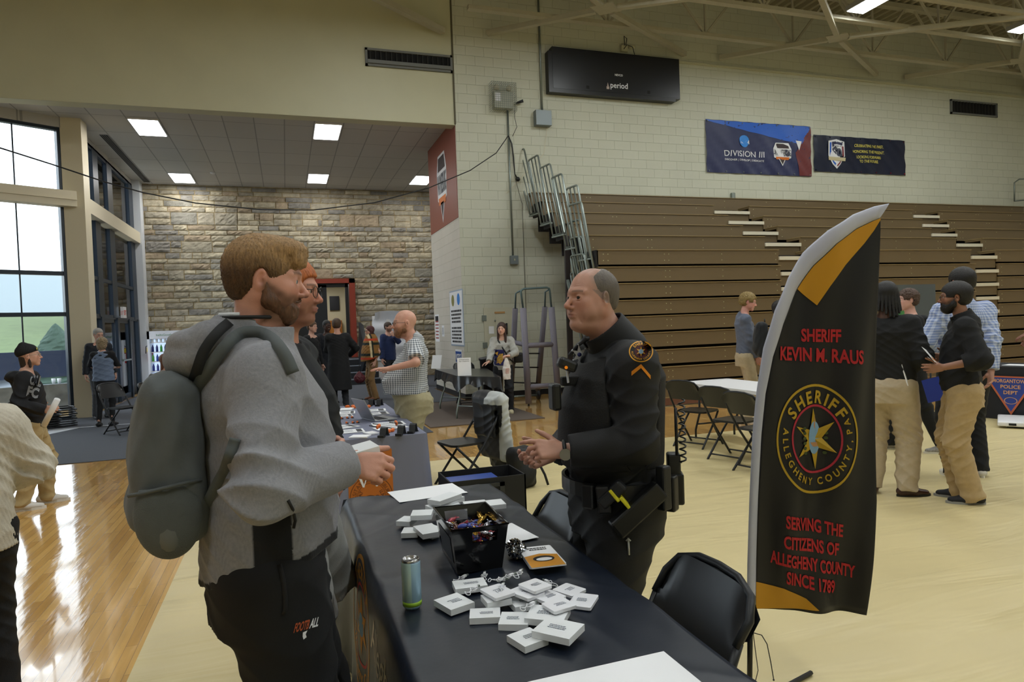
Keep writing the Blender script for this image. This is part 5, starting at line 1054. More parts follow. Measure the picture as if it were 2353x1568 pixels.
m = MB(); f3 = lambda u, v: (u, v*.133-.002, v); put_text(m, 'Criminal Justice', lambda x, y: f3(x, .265+y), .018, bold=.01, width=.17); put_text(m, 'Fair Check-In!', lambda x, y: f3(x, .235+y), .018, bold=.01, width=.17); m.build('lettering', M_INK, t)
p = atZ(1001, 848, .75); t = thing('paper_sign', 'white folded paper sign at the far end of the check-in table', 'sign', (p.x, p.y, .752), -.9); m = MB(); m.add([(-.12, 0, 0), (.12, 0, 0), (.12, .07, .27), (-.12, .07, .27)], [(0, 1, 2, 3)]); m.build('card', M_PAPER, t)
c0b = thing('folding_chair', 'black chair pushed against the wall behind the check-in table', 'chair', (3.45, 13.2, 0), PI, 'black folding chairs')
for ch in c0.children: x = ch.copy(); COL.objects.link(x); x.parent = c0b
t = thing('trash_bin', 'black wheeled bin below the back of the check-in table', 'bin', (4.0, 13.35, 0)); MB().lathe([(.2, .06), (.25, .86), (.27, .88), (.27, .92), (.1, .95)], n=20).build('body', M_BPL, t); m = MB(); m.ball((.18, -.1, .07), .07); m.build('wheel', M_BLACKM, t)
# ---- white table + far tables
t = thing('table', 'white plastic folding table beside the feather flag', 'table', (0, 0, 0)); A, B_, C_, D_ = [atZ(x, y, .74) for x, y in ((1572, 878), (1668, 868), (1800, 893), (1735, 911))]
A, D_ = Vector((4.98, 7.88, .74)), Vector((4.98, 5.45, .74)); B_, C_ = A+Vector((.76, 0, 0)), D_+Vector((.76, 0, 0))
m = MB(); m.prism(rrect(4.98, 5.74, 5.45, 7.88, .04), .7, .74); m.build('tabletop', M_WHITE, t)
for y in (5.75, 7.55):
    for x in (5.06, 5.66): m = MB(); m.tube([(x, y, .7), (x, y, .35), (x, y+.1, .12), (x, y+.1, 0)], .014); m.build('leg', M_BLACKM, t)
    MB().tube([(5.06, y+.05, .2), (5.66, y+.05, .2)], .01).build('leg_brace', M_BLACKM, t)
p = atZ(2290, 975, 0); A = atZ(2292, 970, .05)
t = thing('folded_table', 'white folding table lying on the floor at the right edge', 'table', (7.6, 5.05, .0), 0); q = atZ(2292, 985, .0)
t.location = (q.x, q.y, 0); t.rotation_euler = (0, 0, -.95); MB().box(0, 1.8, 0, .75, .03, .09, bev=.015).build('tabletop', M_WHITE, t); MB().box(.12, .2, -.004, .002, .045, .075).build('handle_slot', M_INK, t); MB().box(.1, 1.7, .1, .65, 0, .03).build('folded_legs', M_BLACKM, t)
# police table
t = thing('table', 'table under the dark police department cloth at the right', 'table', (0, 0, 0)); q0, q1 = atZ(2244, 960, 0), atZ(2420, 975, 0); dx = (q1-q0); dx.z = 0; dx.normalize(); dy = Vector((-dx.y, dx.x, 0)); dy = dy if dy.y > 0 else -dy
M4 = Matrix.Translation(q0) @ Matrix(((dx.x, dy.x, 0, 0), (dx.y, dy.y, 0, 0), (0, 0, 1, 0), (0, 0, 0, 1)))
m = MB(); m.T = M4; m.box(.05, 2.3, .05, .75, .7, .735); m.build('tabletop', M_WHITE, t); 
for x in (.3, 2.0): m = MB(); m.T = M4; m.tube([(x, .4, .7), (x, .4, 0)], .02); m.build('leg', M_STEEL, t)
m = MB(); m.T = M4; m.grid(lambda u, v: (-.0+2.4*u, -.01+.015*math.sin(30*u)*(1-v), .01+.74*v), 60, 6); m.grid(lambda u, v: (-.0+.012*math.sin(9*u)*(1-v), .8*u, .01+.74*v), 20, 6); m.grid(lambda u, v: (2.4*u, -.01+.81*v, .75), 4, 2)
pc = tag(m.build('tablecloth', mat('navy_black_cloth', '#15171F', .7)), 'dark tablecloth with a triangular blue police patch', 'tablecloth')
S_ = atD(2290, 900, 9.7); f = lambda u, v, w=0: tuple(M4 @ Vector((u, -.03-w, v)))
m = MB(); m.prism([(.12, .62), (.76, .62), (.44, .08)], 0, .002, f); m.build('patch_border', mat('patch_orange', '#C0643C', .6), pc); m = MB(); m.prism([(.16, .6), (.72, .6), (.44, .13)], .003, .004, f); m.build('patch_field', mat('patch_blue', '#2A3F8C', .6), pc)
m = MB(); g = lambda x, y: f(.44+x, y, .006); put_text(m, 'MORGANTOWN', lambda x, y: g(x, .53+y), .05, width=.43, bold=.02); put_text(m, 'POLICE', lambda x, y: g(x, .45+y), .05, width=.24, bold=.02); put_text(m, 'DEPT', lambda x, y: g(x, .37+y), .05, width=.17, bold=.02); ring(m, (0, .28), .07, .08, g, e=.6); m.build('lettering', mat('patch_text', '#D8A06A', .6), pc)
m = MB(); m.T = M4; m.box(.25, .6, .2, .45, .752, .756); tag(m.build('paper_sheet', M_PAPER), 'white paper lying on the police table', 'paper')
# poster board behind right people
q = atD(2065, 730, 9.5); t = thing('display_board', 'grey and green display board behind the young man in the black hoodie', 'board', (q.x-.05, q.y, 0)); MB().box(0, .75, 0, .03, .9, 1.95).build('panel', mat('board_grey', '#4C5254', .5), t); MB().box(.0, .2, -.01, 0, 1.25, 1.6).build('green_sheet', mat('green_sheet', '#3E7A46', .5), t); 
for x in (.1, .65): MB().tube([(x, .02, 0), (x, .02, .95)], .012).build('leg', M_BLACKM, t)
# nike-like black banner stand at the far left edge
t = thing('banner_stand', 'tall black banner stand cut by the left edge of the photo', 'banner', (-3.12, 7.3, 0), .35); m = MB(); m.prism(rrect(-.55, .33, .0, 1.93, .08), 0, .04, lambda u, v, w: (u, w, v)); m.build('panel', M_BCL, t)
m = MB()
for z in (1.15, 1.55): m.add([(-.02+.33*0+.02, -.004, z), (.06, -.004, z-.015), (.17, -.004, z+.08), (.06, -.004, z+.01)], [(0, 1, 2, 3)])
m.build('tick_mark', M_TXTW, t); m = MB()
for z in (1.32, 1.76, .95): m.box(.1, .3, -.004, 0, z, z+.04)
m.build('orange_bar', M_ORG, t)
# ================================================================ FEATHER FLAG
PB = atZ(1722, 1640, 0); PB.z = 0
FD = Vector((CR.x, CR.y, 0)).normalized(); FN = Vector((FD.y, -FD.x, 0)); FN = FN if FN.y < 0 else -FN
def FP(px, py, w=0):
    d = ray(px, py); k = (PB-CAM).dot(FN)/d.dot(FN); p = CAM+d*k
    u = (p-PB).dot(FD); rip = .014*math.sin(22*u+3*p.z+1.5*math.sin(2*p.z))*min(1, u/.12)+.01*math.sin(35*u-6*p.z)*min(1, u/.2)
    return tuple(p+FN*(rip+w))
out_ = [(1716, 1405), (1717, 1300), (1722, 1150), (1729, 1000), (1738, 900), (1752, 800), (1775, 715), (1808, 640), (1850, 580), (1900, 530), (1960, 493), (2010, 474), (2045, 467)]
inn_ = [(1737, 1400), (1739, 1300), (1743, 1150), (1749, 1000), (1757, 905), (1772, 820), (1797, 745), (1833, 668), (1872, 611), (1918, 562), (1968, 527), (2005, 509), (2022, 502)]
rgt_ = [(1988, 1412), (2000, 1290), (2012, 1150), (2015, 1000), (2017, 900), (2019, 820), (2021, 745), (2023, 668), (2024, 611), (2024.5, 570), (2025, 535), (2025, 513), (2024, 504)]
def samp(L, t): i = min(int(t*(len(L)-1)), len(L)-2); k = t*(len(L)-1)-i; return (L[i][0]*(1-k)+L[i+1][0]*k, L[i][1]*(1-k)+L[i+1][1]*k)
t = thing('feather_flag', 'tall black feather flag with white sleeve, yellow tip and sheriff emblem', 'flag', tuple(PB))
def loc_(p): return tuple(Vector(p)-PB)
m = MB(); m.grid(lambda v, u: loc_(FP(*[samp(inn_, v)[i]*(1-u)+samp(rgt_, v)[i]*u for i in (0, 1)])), 90, 50)
fl = m.build('flag_cloth', mat('flag_black', '#0C0C13', .5), t); so = fl.modifiers.new('s', 'SOLIDIFY'); so.thickness = .0012; so.offset = 0
m = MB(); nS = 60; V = []
for i in range(nS+1):
    a, b = samp(out_, i/nS), samp(inn_, i/nS)
    for k in range(10):
        an = 2*PI*k/10; c = .5-.5*math.cos(an); w = .012*math.sin(an)*(1 if i < nS-2 else .4); q = Vector(FP(a[0]*(1-c)+b[0]*c, a[1]*(1-c)+b[1]*c, w)); V.append(loc_(q))
m.add(V, [(i*10+k, i*10+(k+1) % 10, (i+1)*10+(k+1) % 10, (i+1)*10+k) for i in range(nS) for k in range(10)], True); m.add([V[k] for k in range(10)], [tuple(range(10))]); m.add([V[nS*10+k] for k in range(10)], [tuple(range(10))]); m.build('sleeve', mat('sleeve_white', '#B9BCCB', .6), t)
top_ = FP(1719, 1420); m = MB(); m.tube([(0, 0, 0), loc_(FP(1724, 1400))], .011, 10); m.build('pole', mat('pole_black', '#131313', .3), t)
m = MB()
for a in (.3, 1.9, 3.5, 5.0): m.tube([(0, 0, .03), (.45*math.cos(a), .45*math.sin(a), .015)], .01, 6)
m.build('base_feet', M_BLACKM, t)
m = MB(); m.tube([loc_(FP(*p)) for p in ((1734, 1402), (1733, 1430), (1731, 1460), (1736, 1500), (1741, 1540), (1733, 1575))], .0018, 5); m.tube([loc_(FP(*p)) for p in ((1733, 1455), (1750, 1460), (1762, 1480), (1770, 1520), (1777, 1562))], .0022, 5); m.ball(loc_(FP(1777, 1562)), .004); m.build('tie_cord', M_BLACKM, t)
def FQ(w): return lambda u, v: loc_(FP(u, v, w))
def strip(pl, M, name, w=.004, n=24):
    """fill between two pixel polylines"""
    a, b = pl; m = MB(); m.grid(lambda s, r: loc_(FP(*[samp(a, s)[i]*(1-r)+samp(b, s)[i]*r for i in (0, 1)], w)), n, 12); return m.build(name, M, t)
strip(([(1836, 664), (1872, 611), (1918, 562), (1968, 527), (2005, 509), (2023, 502)], [(1877, 702), (1905, 658), (1940, 610), (1985, 560), (2008, 530), (2024, 505)]), mat('flag_gold', '#C18A12', .45), 'gold_tip', .004, 30)
strip(([(1738, 1338), (1765, 1345), (1800, 1352), (1850, 1374), (1876, 1398)], [(1737, 1399), (1765, 1400), (1800, 1399), (1850, 1399), (1876, 1399)]), mat('flag_gold'), 'gold_foot')
M_FR = mat('flag_red', '#B01820', .6); M_FY = mat('flag_yellow', '#B8961E', .55); M_FP = mat('flag_pink', '#B0283C', .6)
def ftext(m, s, x, y, size, width, rot, w=.005, bold=.05):
    vs, fs = text2d(s, size, 'CENTER', 1, bold); ww = max(v[0] for v in vs)-min(v[0] for v in vs); k = width/ww; f_ = FQ(w)
    m.add([f_(x+u*k, y-v+u*k*rot) for u, v in vs], fs)
m = MB(); ftext(m, 'SHERIFF', 1887, 785, 29, 88, .02, bold=.035); ftext(m, 'KEVIN M. RAUS', 1884, 831, 31, 190, .05, bold=.03); m.build('lettering', M_FR, t)
m = MB(); [ftext(m, *q, bold=.03) for q in (('SERVING THE', 1869, 1222, 29, 136, .18), ('CITIZENS OF', 1863, 1267, 29, 132, .17), ('ALLEGHENY COUNTY', 1868, 1311, 29, 194, .19), ('SINCE 1789', 1863, 1352, 29, 117, .22))]; m.build('lettering', M_FR, t)
ex, ey = 1874, 1010; E = lambda w: (lambda u, v: loc_(FP(ex+u*92, ey-v*127, w)))
m = MB(); ring(m, (0, 0), .955, 1.0, E(.004), 60); arc_text(m, 'SHERIFF', .66, E(.005), .23, span=2.1, bold=.03); arc_text(m, 'ALLEGHENY COUNTY, PA', .71, E(.005), .13, a_mid=-PI/2+.12, span=4.0, inside=True, bold=.025); star(m, (0, 0), .56, .2, 6, E(.0055), PI/2+.08); m.build('emblem_gold', M_FY, t)
m = MB(); ring(m, (0, 0), .59, .63, E(.0045), 50); m.build('emblem_ring', M_FP, t)
m = MB(); disc(m, (0, .02), .16, E(.0065), ry=.3); m.build('emblem_centre', mat('emblem_sky', '#7FA6C8', .6), t)
m = MB(); m.add([E(.007)(*p) for p in ((-.13, -.06), (.13, -.06), (.1, -.14), (-.1, -.14))], [(0, 1, 2, 3)]); m.add([E(.007)(*p) for p in ((-.03, .18), (.03, .18), (.0, .46))], [(0, 1, 2)]); m.build('emblem_detail', mat('emblem_tan', '#B88A62', .6), t)
m = MB()
for s in (-1, 1):
    for k in range(6): a = -1.2+.28*k; disc(m, (s*(.24+.05*math.cos(a)), -.25+.09*k), .05, E(.0068), 8, ry=.03)
m.build('emblem_leaves', mat('emblem_green', '#3E4A1E', .6), t)
# ================================================================ IMPLICIT SURFACES
A_ = lambda *v: np.array(v, dtype=np.float64)
def smin(a, b, k):
    if k <= 0: return np.minimum(a, b)
    h = np.clip(.5+.5*(b-a)/k, 0, 1); return b+(a-b)*h-k*h*(1-h)
class Pr:
    def __init__(s, fn, lo, hi, k=.02, op='u'): s.fn = fn; s.lo = A_(*lo); s.hi = A_(*hi); s.k = k; s.op = op
def cap(a, b, ra, rb=None, k=.02, sq=None, flat=False, op='u'):
    a, b = A_(*a), A_(*b); rb = ra if rb is None else rb; ab = b-a; L2 = max(ab@ab, 1e-9); r = max(ra, rb)
    if sq is not None: ax = A_(*sq[0]); ax /= np.linalg.norm(ax); fc = sq[1]
    dn = ab/math.sqrt(L2)
    def fn(P):
        pa = P-a; t = np.clip(pa@ab/L2, 0, 1); q = pa-t[:, None]*ab
        if sq is not None: q = q+np.outer(q@ax*(1/fc-1), ax)
        d = np.sqrt((q*q).sum(1))-(ra+(rb-ra)*t)
        if flat: d = np.maximum(d, (P-b)@dn)
        return d
    rr_ = r*(max(1, sq[1]) if sq is not None else 1)
    return Pr(fn, np.minimum(a, b)-rr_, np.maximum(a, b)+rr_, k, op)
def ell(c, r, k=.02, R=None, op='u'):
    c = A_(*c); r = A_(*(r if hasattr(r, '__len__') else (r, r, r))); R = None if R is None else np.array(R)
    def fn(P):
        q = P-c
        if R is not None: q = q@R
        k0 = np.sqrt(((q/r)**2).sum(1)); k1 = np.sqrt(((q/r**2)**2).sum(1))+1e-9; return k0*(k0-1)/k1
    m = r.max() if R is not None else r
    return Pr(fn, c-m, c+m, k, op)
def rbox(c, h, k=.01, R=None, rd=.01, op='u'):
    c = A_(*c); h = A_(*h); R = None if R is None else np.array(R)
    def fn(P):
        q = P-c
        if R is not None: q = q@R
        q = np.abs(q)-(h-rd); return np.sqrt((np.maximum(q, 0)**2).sum(1))+np.minimum(q.max(1), 0)-rd
    m = np.linalg.norm(h) if R is not None else h
    return Pr(fn, c-m, c+m, k, op)
def cut(n, p, k=0, lo=(-9, -9, -9), hi=(9, 9, 9)):
    n = A_(*n); n /= np.linalg.norm(n); p = A_(*p); return Pr(lambda P: -((P-p)@n), lo, hi, k, 's')
def disp(f, lo=(-9, -9, -9), hi=(9, 9, 9)): return Pr(f, lo, hi, 0, 'd')
def loft(secs, xf=None, k=.03, pw=2.0):
    """secs: rows (z, halfwidth, front depth, back depth, xc, yc); xf: maps body points to upright points"""
    S_ = np.array(secs); z = S_[:, 0]
    def fn(P):
        if xf is not None: P = xf(P)
        zz = P[:, 2]; g = [np.interp(zz, z, S_[:, i]) for i in range(1, 6)]
        x = P[:, 0]-g[3]; y = P[:, 1]-g[4]; hd = np.where(y > 0, g[1], g[2]); hw = g[0]
        k0 = ((np.abs(x)/hw)**pw+(np.abs(y)/hd)**pw)**(1/pw)+1e-9; k1 = np.sqrt((x/hw**2)**2+(y/hd**2)**2)+1e-9
        d = k0*(k0-1)/k1; d = np.clip(d, -.2, .3); e = np.maximum(z[0]-zz, zz-z[-1])
        return np.where(e > 0, np.sqrt(np.maximum(d, 0)**2+e**2), np.maximum(d, e))
    m = S_[:, 1:4].max(0)+np.abs(S_[:, 4:6]).max(0).max(); L = max(m); 
    return Pr(fn, (-L-.12, -L-.12, z[0]-.05), (L+.12, L+.2, z[-1]+.05), k, 'u')
def grp(M, prims, k=.02, op='u'):
    Mi = np.array(M.inverted()); s = M.to_scale()[0]; Mn = np.array(M); lo = np.min([p.lo for p in prims if p.op == 'u'], 0); hi = np.max([p.hi for p in prims if p.op == 'u'], 0)
    cs = np.array([[x, y, z, 1] for x in (lo[0], hi[0]) for y in (lo[1], hi[1]) for z in (lo[2], hi[2])])@Mn.T; cs = cs[:, :3]
    return Pr(lambda P: ev(prims, P@Mi[:3, :3].T+Mi[:3, 3])*s, cs.min(0), cs.max(0), k, op)
def ev(prims, P):
    d = np.full(len(P), .5)
    for p in prims:
        if p.op == 'u': d = smin(d, p.fn(P), p.k)
        elif p.op == 's': d = -smin(-d, p.fn(P), p.k)
        else: d = d+p.fn(P)
    return d
BLK = 20
def sdf_mesh(name, prims, vox, M, parent=None, colf=None, loc=None, smooth=True):
    U = [p for p in prims if p.op == 'u']; lo = np.min([p.lo for p in U], 0)-.02; hi = np.max([p.hi for p in U], 0)+.02
    n = np.ceil((hi-lo)/vox).astype(int)+2; D = np.full(n, .5, dtype=np.float32); hb = BLK*vox/2*1.7321
    for bx in range(0, n[0], BLK):
        for by in range(0, n[1], BLK):
            for bz in range(0, n[2], BLK):
                e = np.minimum([bx+BLK, by+BLK, bz+BLK], n); b0 = lo+A_(bx, by, bz)*vox; b1 = lo+(e-1)*vox
                act = [p for p in prims if (p.lo-p.k-.012 <= b1).all() and (p.hi+p.k+.012 >= b0).all()]
                if not any(p.op == 'u' for p in act): continue
                c = ((b0+b1)/2)[None]; dc = ev(act, c)[0]
                if abs(dc) > hb*1.5+.03: D[bx:e[0], by:e[1], bz:e[2]] = dc; continue
                X, Y, Z = np.meshgrid(*[lo[i]+np.arange(s0, s1)*vox for i, (s0, s1) in enumerate(((bx, e[0]), (by, e[1]), (bz, e[2])))], indexing='ij')
                D[bx:e[0], by:e[1], bz:e[2]] = ev(act, np.stack([X.ravel(), Y.ravel(), Z.ravel()], 1)).reshape(X.shape)
    return nets(name, D, lo, vox, M, parent, colf, loc, smooth)
def nets(name, D, lo, vox, M, parent, colf, loc, smooth):
    s = D < 0; c = [slice(None, -1), slice(1, None)]
    cnt = np.zeros(np.array(s.shape)-1, dtype=np.int8)
    for i in (0, 1):
        for j in (0, 1):
            for k in (0, 1): cnt += s[c[i], c[j], c[k]]
    act = (cnt > 0) & (cnt < 8); ix = np.argwhere(act); idx = np.full(act.shape, -1, dtype=np.int64); idx[act] = np.arange(len(ix))
    if len(ix) == 0: return None
    acc = np.zeros((len(ix), 3)); w = np.zeros(len(ix))
    cor = {o: D[ix[:, 0]+o[0], ix[:, 1]+o[1], ix[:, 2]+o[2]].astype(np.float64) for o in [(i, j, k) for i in (0, 1) for j in (0, 1) for k in (0, 1)]}
    for a in range(3):
        for o in [o for o in cor if o[a] == 0]:
            o2 = list(o); o2[a] = 1; o2 = tuple(o2); d0, d1 = cor[o], cor[o2]; cr_ = (d0 < 0) != (d1 < 0); t = np.where(cr_, d0/(np.where(np.abs(d0-d1) < 1e-9, 1e-9, d0-d1)), 0)
            for b in range(3): acc[:, b] += np.where(cr_, (t if b == a else o[b]), 0)
            w += cr_
    V = lo+(ix+acc/w[:, None])*vox; F_ = []
    for a in range(3):
        b, c_ = (a+1) % 3, (a+2) % 3; sl0 = [slice(None)]*3; sl1 = [slice(None)]*3; sl0[a] = slice(None, -1); sl1[a] = slice(1, None)
        ch = s[tuple(sl0)] != s[tuple(sl1)]; g = np.argwhere(ch); g = g[(g[:, b] > 0) & (g[:, c_] > 0) & (g[:, b] < s.shape[b]-1) & (g[:, c_] < s.shape[c_]-1)]
        ins = s[g[:, 0], g[:, 1], g[:, 2]]; q = []
        for (db, dc) in ((0, 0), (1, 0), (1, 1), (0, 1)): h = g.copy(); h[:, b] -= db; h[:, c_] -= dc; q.append(idx[h[:, 0], h[:, 1], h[:, 2]])
        q = np.stack(q, 1); q[~ins] = q[~ins][:, ::-1]; F_.append(q)
    F_ = np.concatenate(F_); F_ = F_[(F_ >= 0).all(1)]
    me = bpy.data.meshes.new(name); me.vertices.add(len(V)); me.vertices.foreach_set('co', V.astype(np.float32).ravel()); me.loops.add(F_.size); me.loops.foreach_set('vertex_index', F_.ravel().astype(np.int32)); me.polygons.add(len(F_)); me.polygons.foreach_set('loop_start', np.arange(0, F_.size, 4, dtype=np.int32)); me.update(calc_edges=True)
    if smooth: me.polygons.foreach_set('use_smooth', np.ones(len(F_), dtype=bool))
    if colf is not None:
        C_ = np.ones((len(V), 4), dtype=np.float32); C_[:, :3] = colf(V); ca = me.color_attributes.new('Col', 'FLOAT_COLOR', 'POINT'); ca.data.foreach_set('color', C_.ravel())
    me.materials.append(M); me.update(); o = link(name, me, parent, loc); return o
def wn(P, f, s=0.0):
    x, y, z = P[:, 0]*f, P[:, 1]*f, P[:, 2]*f
    return np.sin(x+1.3*np.sin(z*.7+s)+s)*np.sin(y*.9+1.1*np.sin(x*.8+2*s)+.5)*np.sin(z*1.1+1.2*np.sin(y*.6+s)+1.7*s)
def folds(amp, pts=(), seed=0.0, f=1.0):
    """soft cloth creases, stronger round the given points (x,y,z,radius,gain)"""
    def fn(P):
        w = np.full(len(P), .35)
        for q in pts: w = w+q[4]*np.exp(-((P-A_(*q[:3]))**2).sum(1)/q[3]**2)
        a = np.sin(f*(34*P[:, 2]+17*P[:, 0]+13*P[:, 1])+2.4*np.sin(f*8*P[:, 0]+5*P[:, 2]+seed)+2*np.sin(f*10*P[:, 1]+6*P[:, 2]+seed)); b = np.sin(f*(19*P[:, 2]-22*P[:, 0]+11*P[:, 1])+2.2*np.sin(f*9*P[:, 2]+seed)+seed); w = w*(.35+1.1*np.clip(.5+wn(P, 8., seed), 0, 1))
        return -1.5*amp*w*(.6*(1-2*np.abs(a)**.8)+.5*(1-2*np.abs(b)**.8))
    return disp(fn)
def skin_mat(name, c, rough=.5):
    if name in MATS: return MATS[name]
    m = mat(name, c, rough, attr=True, bump=.06, bscale=260, var=.04, vscale=40); b = m.node_tree.nodes['Principled BSDF']; b.inputs['Subsurface Weight'].default_value = .05; b.inputs['Subsurface Radius'].default_value = (.012, .004, .002); b.inputs['Subsurface Scale'].default_value = 1
    return m
M_EYE = None
def eye_mats():
    return [mat('eye_white', '#D9D4CE', .15), mat('iris_brown', '#3A2A20', .15), mat('pupil', '#050505', .1)]
def Rot(yaw=0, pitch=0, roll=0): return Matrix.Rotation(yaw, 4, 'Z') @ Matrix.Rotation(pitch, 4, 'X') @ Matrix.Rotation(roll, 4, 'Y')
def head_prims(fat=0, nose=1.0, chin=1.0, detail=True, ears=True, brow=1.0, age=0):
    p = [ell((0, -.014, .03), (.076, .097, .088), 0), ell((0, .034, -.022), (.058+.006*fat, .056, .074), .03), ell((0, .0, -.03), (.068+.006*fat, .07, .06), .03)]
    for s in (-1, 1):
        p += [cap((s*(.05+.006*fat), -.002, -.05), (s*.018, .06, -.1), .02+.004*fat, .016, .025), ell((s*(.04+.003*fat), .056, -.022), (.02+.003*fat, .018, .018), .02), ell((s*(.04+.01*fat), .045, -.055), (.02+.006*fat, .024, .028), .02)]
    p += [ell((0, .068*chin, -.1), (.022, .019, .016), .018), ell((0, .066, -.062), (.03, .025, .028), .015)]
    if fat: p.append(ell((0, .012, -.102-.004*fat), (.05+.008*fat, .055, .026+.005*fat), .03))
    for s in (-1, 1): p.append(cap((s*.008, .084, .021), (s*.046, .064, .02), .009*brow, .008, .016))
    p += [cap((0, .079, .014), (0, .106*nose+.003, -.03), .0065, .0105, .009), ell((0, .104*nose+.004, -.033), (.0105, .011, .0095), .006)]
    for s in (-1, 1): p += [ell((s*.0125, .096, -.038), (.0075, .0105, .0075), .006)]
    if detail:
        for s in (-1, 1):
            p += [ell((s*.032, .09, .002), (.017, .012, .012), .01, op='s'), ell((s*.0315, .0725, 0), (.0155, .0155, .0135), .006), ell((s*.0318, .088, -.0008), (.0138, .012, .0058), .0012, op='s'),
                  ell((s*.006, .1, -.0445), (.0035, .006, .003), .002, op='s')]
        p += [cap((-.02, .087, -.063), (-.004, .0955, -.0605), .0035, .005, .004), cap((.02, .087, -.063), (.004, .0955, -.0605), .0035, .005, .004), cap((-.016, .087, -.0715), (.016, .087, -.0715), .0045, .0045, .005), cap((-.008, .0905, -.0715), (.008, .0905, -.0715), .0055, .0055, .005)]
        p += [cap((-.022, .089, -.0665), (0, .0985, -.0655), .0014, .0014, .0015, op='s'), cap((.022, .089, -.0665), (0, .0985, -.0655), .0014, .0014, .0015, op='s')]
    else:
        for s in (-1, 1): p += [ell((s*.032, .093, .001), (.015, .012, .008), .008, op='s')]
        p += [cap((-.02, .09, -.066), (.02, .09, -.066), .006, .006, .006), cap((-.022, .094, -.066), (.022, .094, -.066), .002, .002, .003, op='s')]
    if age:
        for s in (-1, 1): p += [cap((s*.019, .098, -.036), (s*.036, .078, -.078), .0022, .0018, .006, op='s'), cap((s*.02, .09, -.0135), (s*.046, .075, -.0125), .0014, .0014, .004, op='s'), cap((s*.03, .078, -.075), (s*.034, .068, -.092), .002, .002, .006, op='s')]
        for z in (.044, .053, .062, .071): p += [cap((-.006, .0885-(z-.04)*.28, z-.002), (-.045, .071-(z-.04)*.28, z+.001), .0016, .001, .003, op='s'), cap((.006, .0885-(z-.04)*.28, z-.002), (.045, .071-(z-.04)*.28, z+.001), .0016, .001, .003, op='s')]
    if ears:
        for s in (-1, 1):
            R = Rot(-s*.35, -.15).to_3x3(); p += [ell((s*.079, -.014, -.004), (.0075, .019, .031), .006, R), ell((s*.076, -.004, -.026), (.007, .01, .011), .006)]
            if detail: p += [ell((s*.086, -.01, .0), (.006, .0105, .019), .004, R, op='s'), ell((s*.0835, -.004, .0), (.004, .004, .006), .003, R)]
    return p
def head_color(skin, brow='#3A2A20', beard=None, beard_amt=.8, lips='#A06058', stub=0, hairc=None, hairline=None, grey=False):
    sk = A_(*lin(skin)); br = A_(*lin(brow)); lp_ = A_(*lin(lips)); bd = A_(*lin(beard)) if beard else None
    def f(Q):
        C_ = np.tile(sk, (len(Q), 1)); x, y, z = Q[:, 0], Q[:, 1], Q[:, 2]; ax = np.abs(x)
        red = np.exp(-((ax-.042)**2+(z+.03)**2)/.0009)*(y > .02)*.5+np.exp(-(x**2+(y-.108)**2+(z+.034)**2)/.0004)*.5+np.exp(-((ax-.08)**2+(y+.01)**2)/.0004)*.4
        C_ = C_*(1-red[:, None]*A_(-.02, .22, .25))
        C_ = C_*(1-.12*np.exp(-((ax-.032)**2+(z+.006)**2)/.00025)*(y > .05))[:, None]
        zb = .021+.004*np.cos((ax-.03)/.02); n = .85
        b = np.exp(-((z-zb)/.0038)**2)*(ax > .012)*(ax < .052)*(y > .05)*n; b = np.clip(b*1.1, 0, .8)[:, None]; C_ = C_*(1-b)+br*b
        l = (np.exp(-((z+.0665)/.0075)**4-(x/.021)**4)*(y > .082))[:, None]*.75; C_ = C_*(1-l)+lp_*l
        if bd is not None:
            jaw = 1/(1+np.exp((z+.004+.55*np.clip(y, 0, .06))/.004)); jaw = jaw/(1+np.exp((-.008-y)/.004))/(1+np.exp((-.122-z)/.004))
            mus = np.exp(-((z+.05)/.007)**2)*(ax < .032)*(y > .07); mouth = np.exp(-((z+.0665)/.0065)**2-(x/.02)**4)*(y > .08)
            m = np.clip(np.maximum(jaw, mus)-mouth, 0, 1)*beard_amt*(.9+.1*np.sin(233*x+171*y)*np.sin(197*z)); C_ = C_*(1-m[:, None])+bd*m[:, None]
        if hairc is not None and hairline is not None:
            h = np.clip(hairline(x, y, z), 0, 1)[:, None]; C_ = C_*(1-h)+A_(*lin(hairc))*h
        return C_
    return f
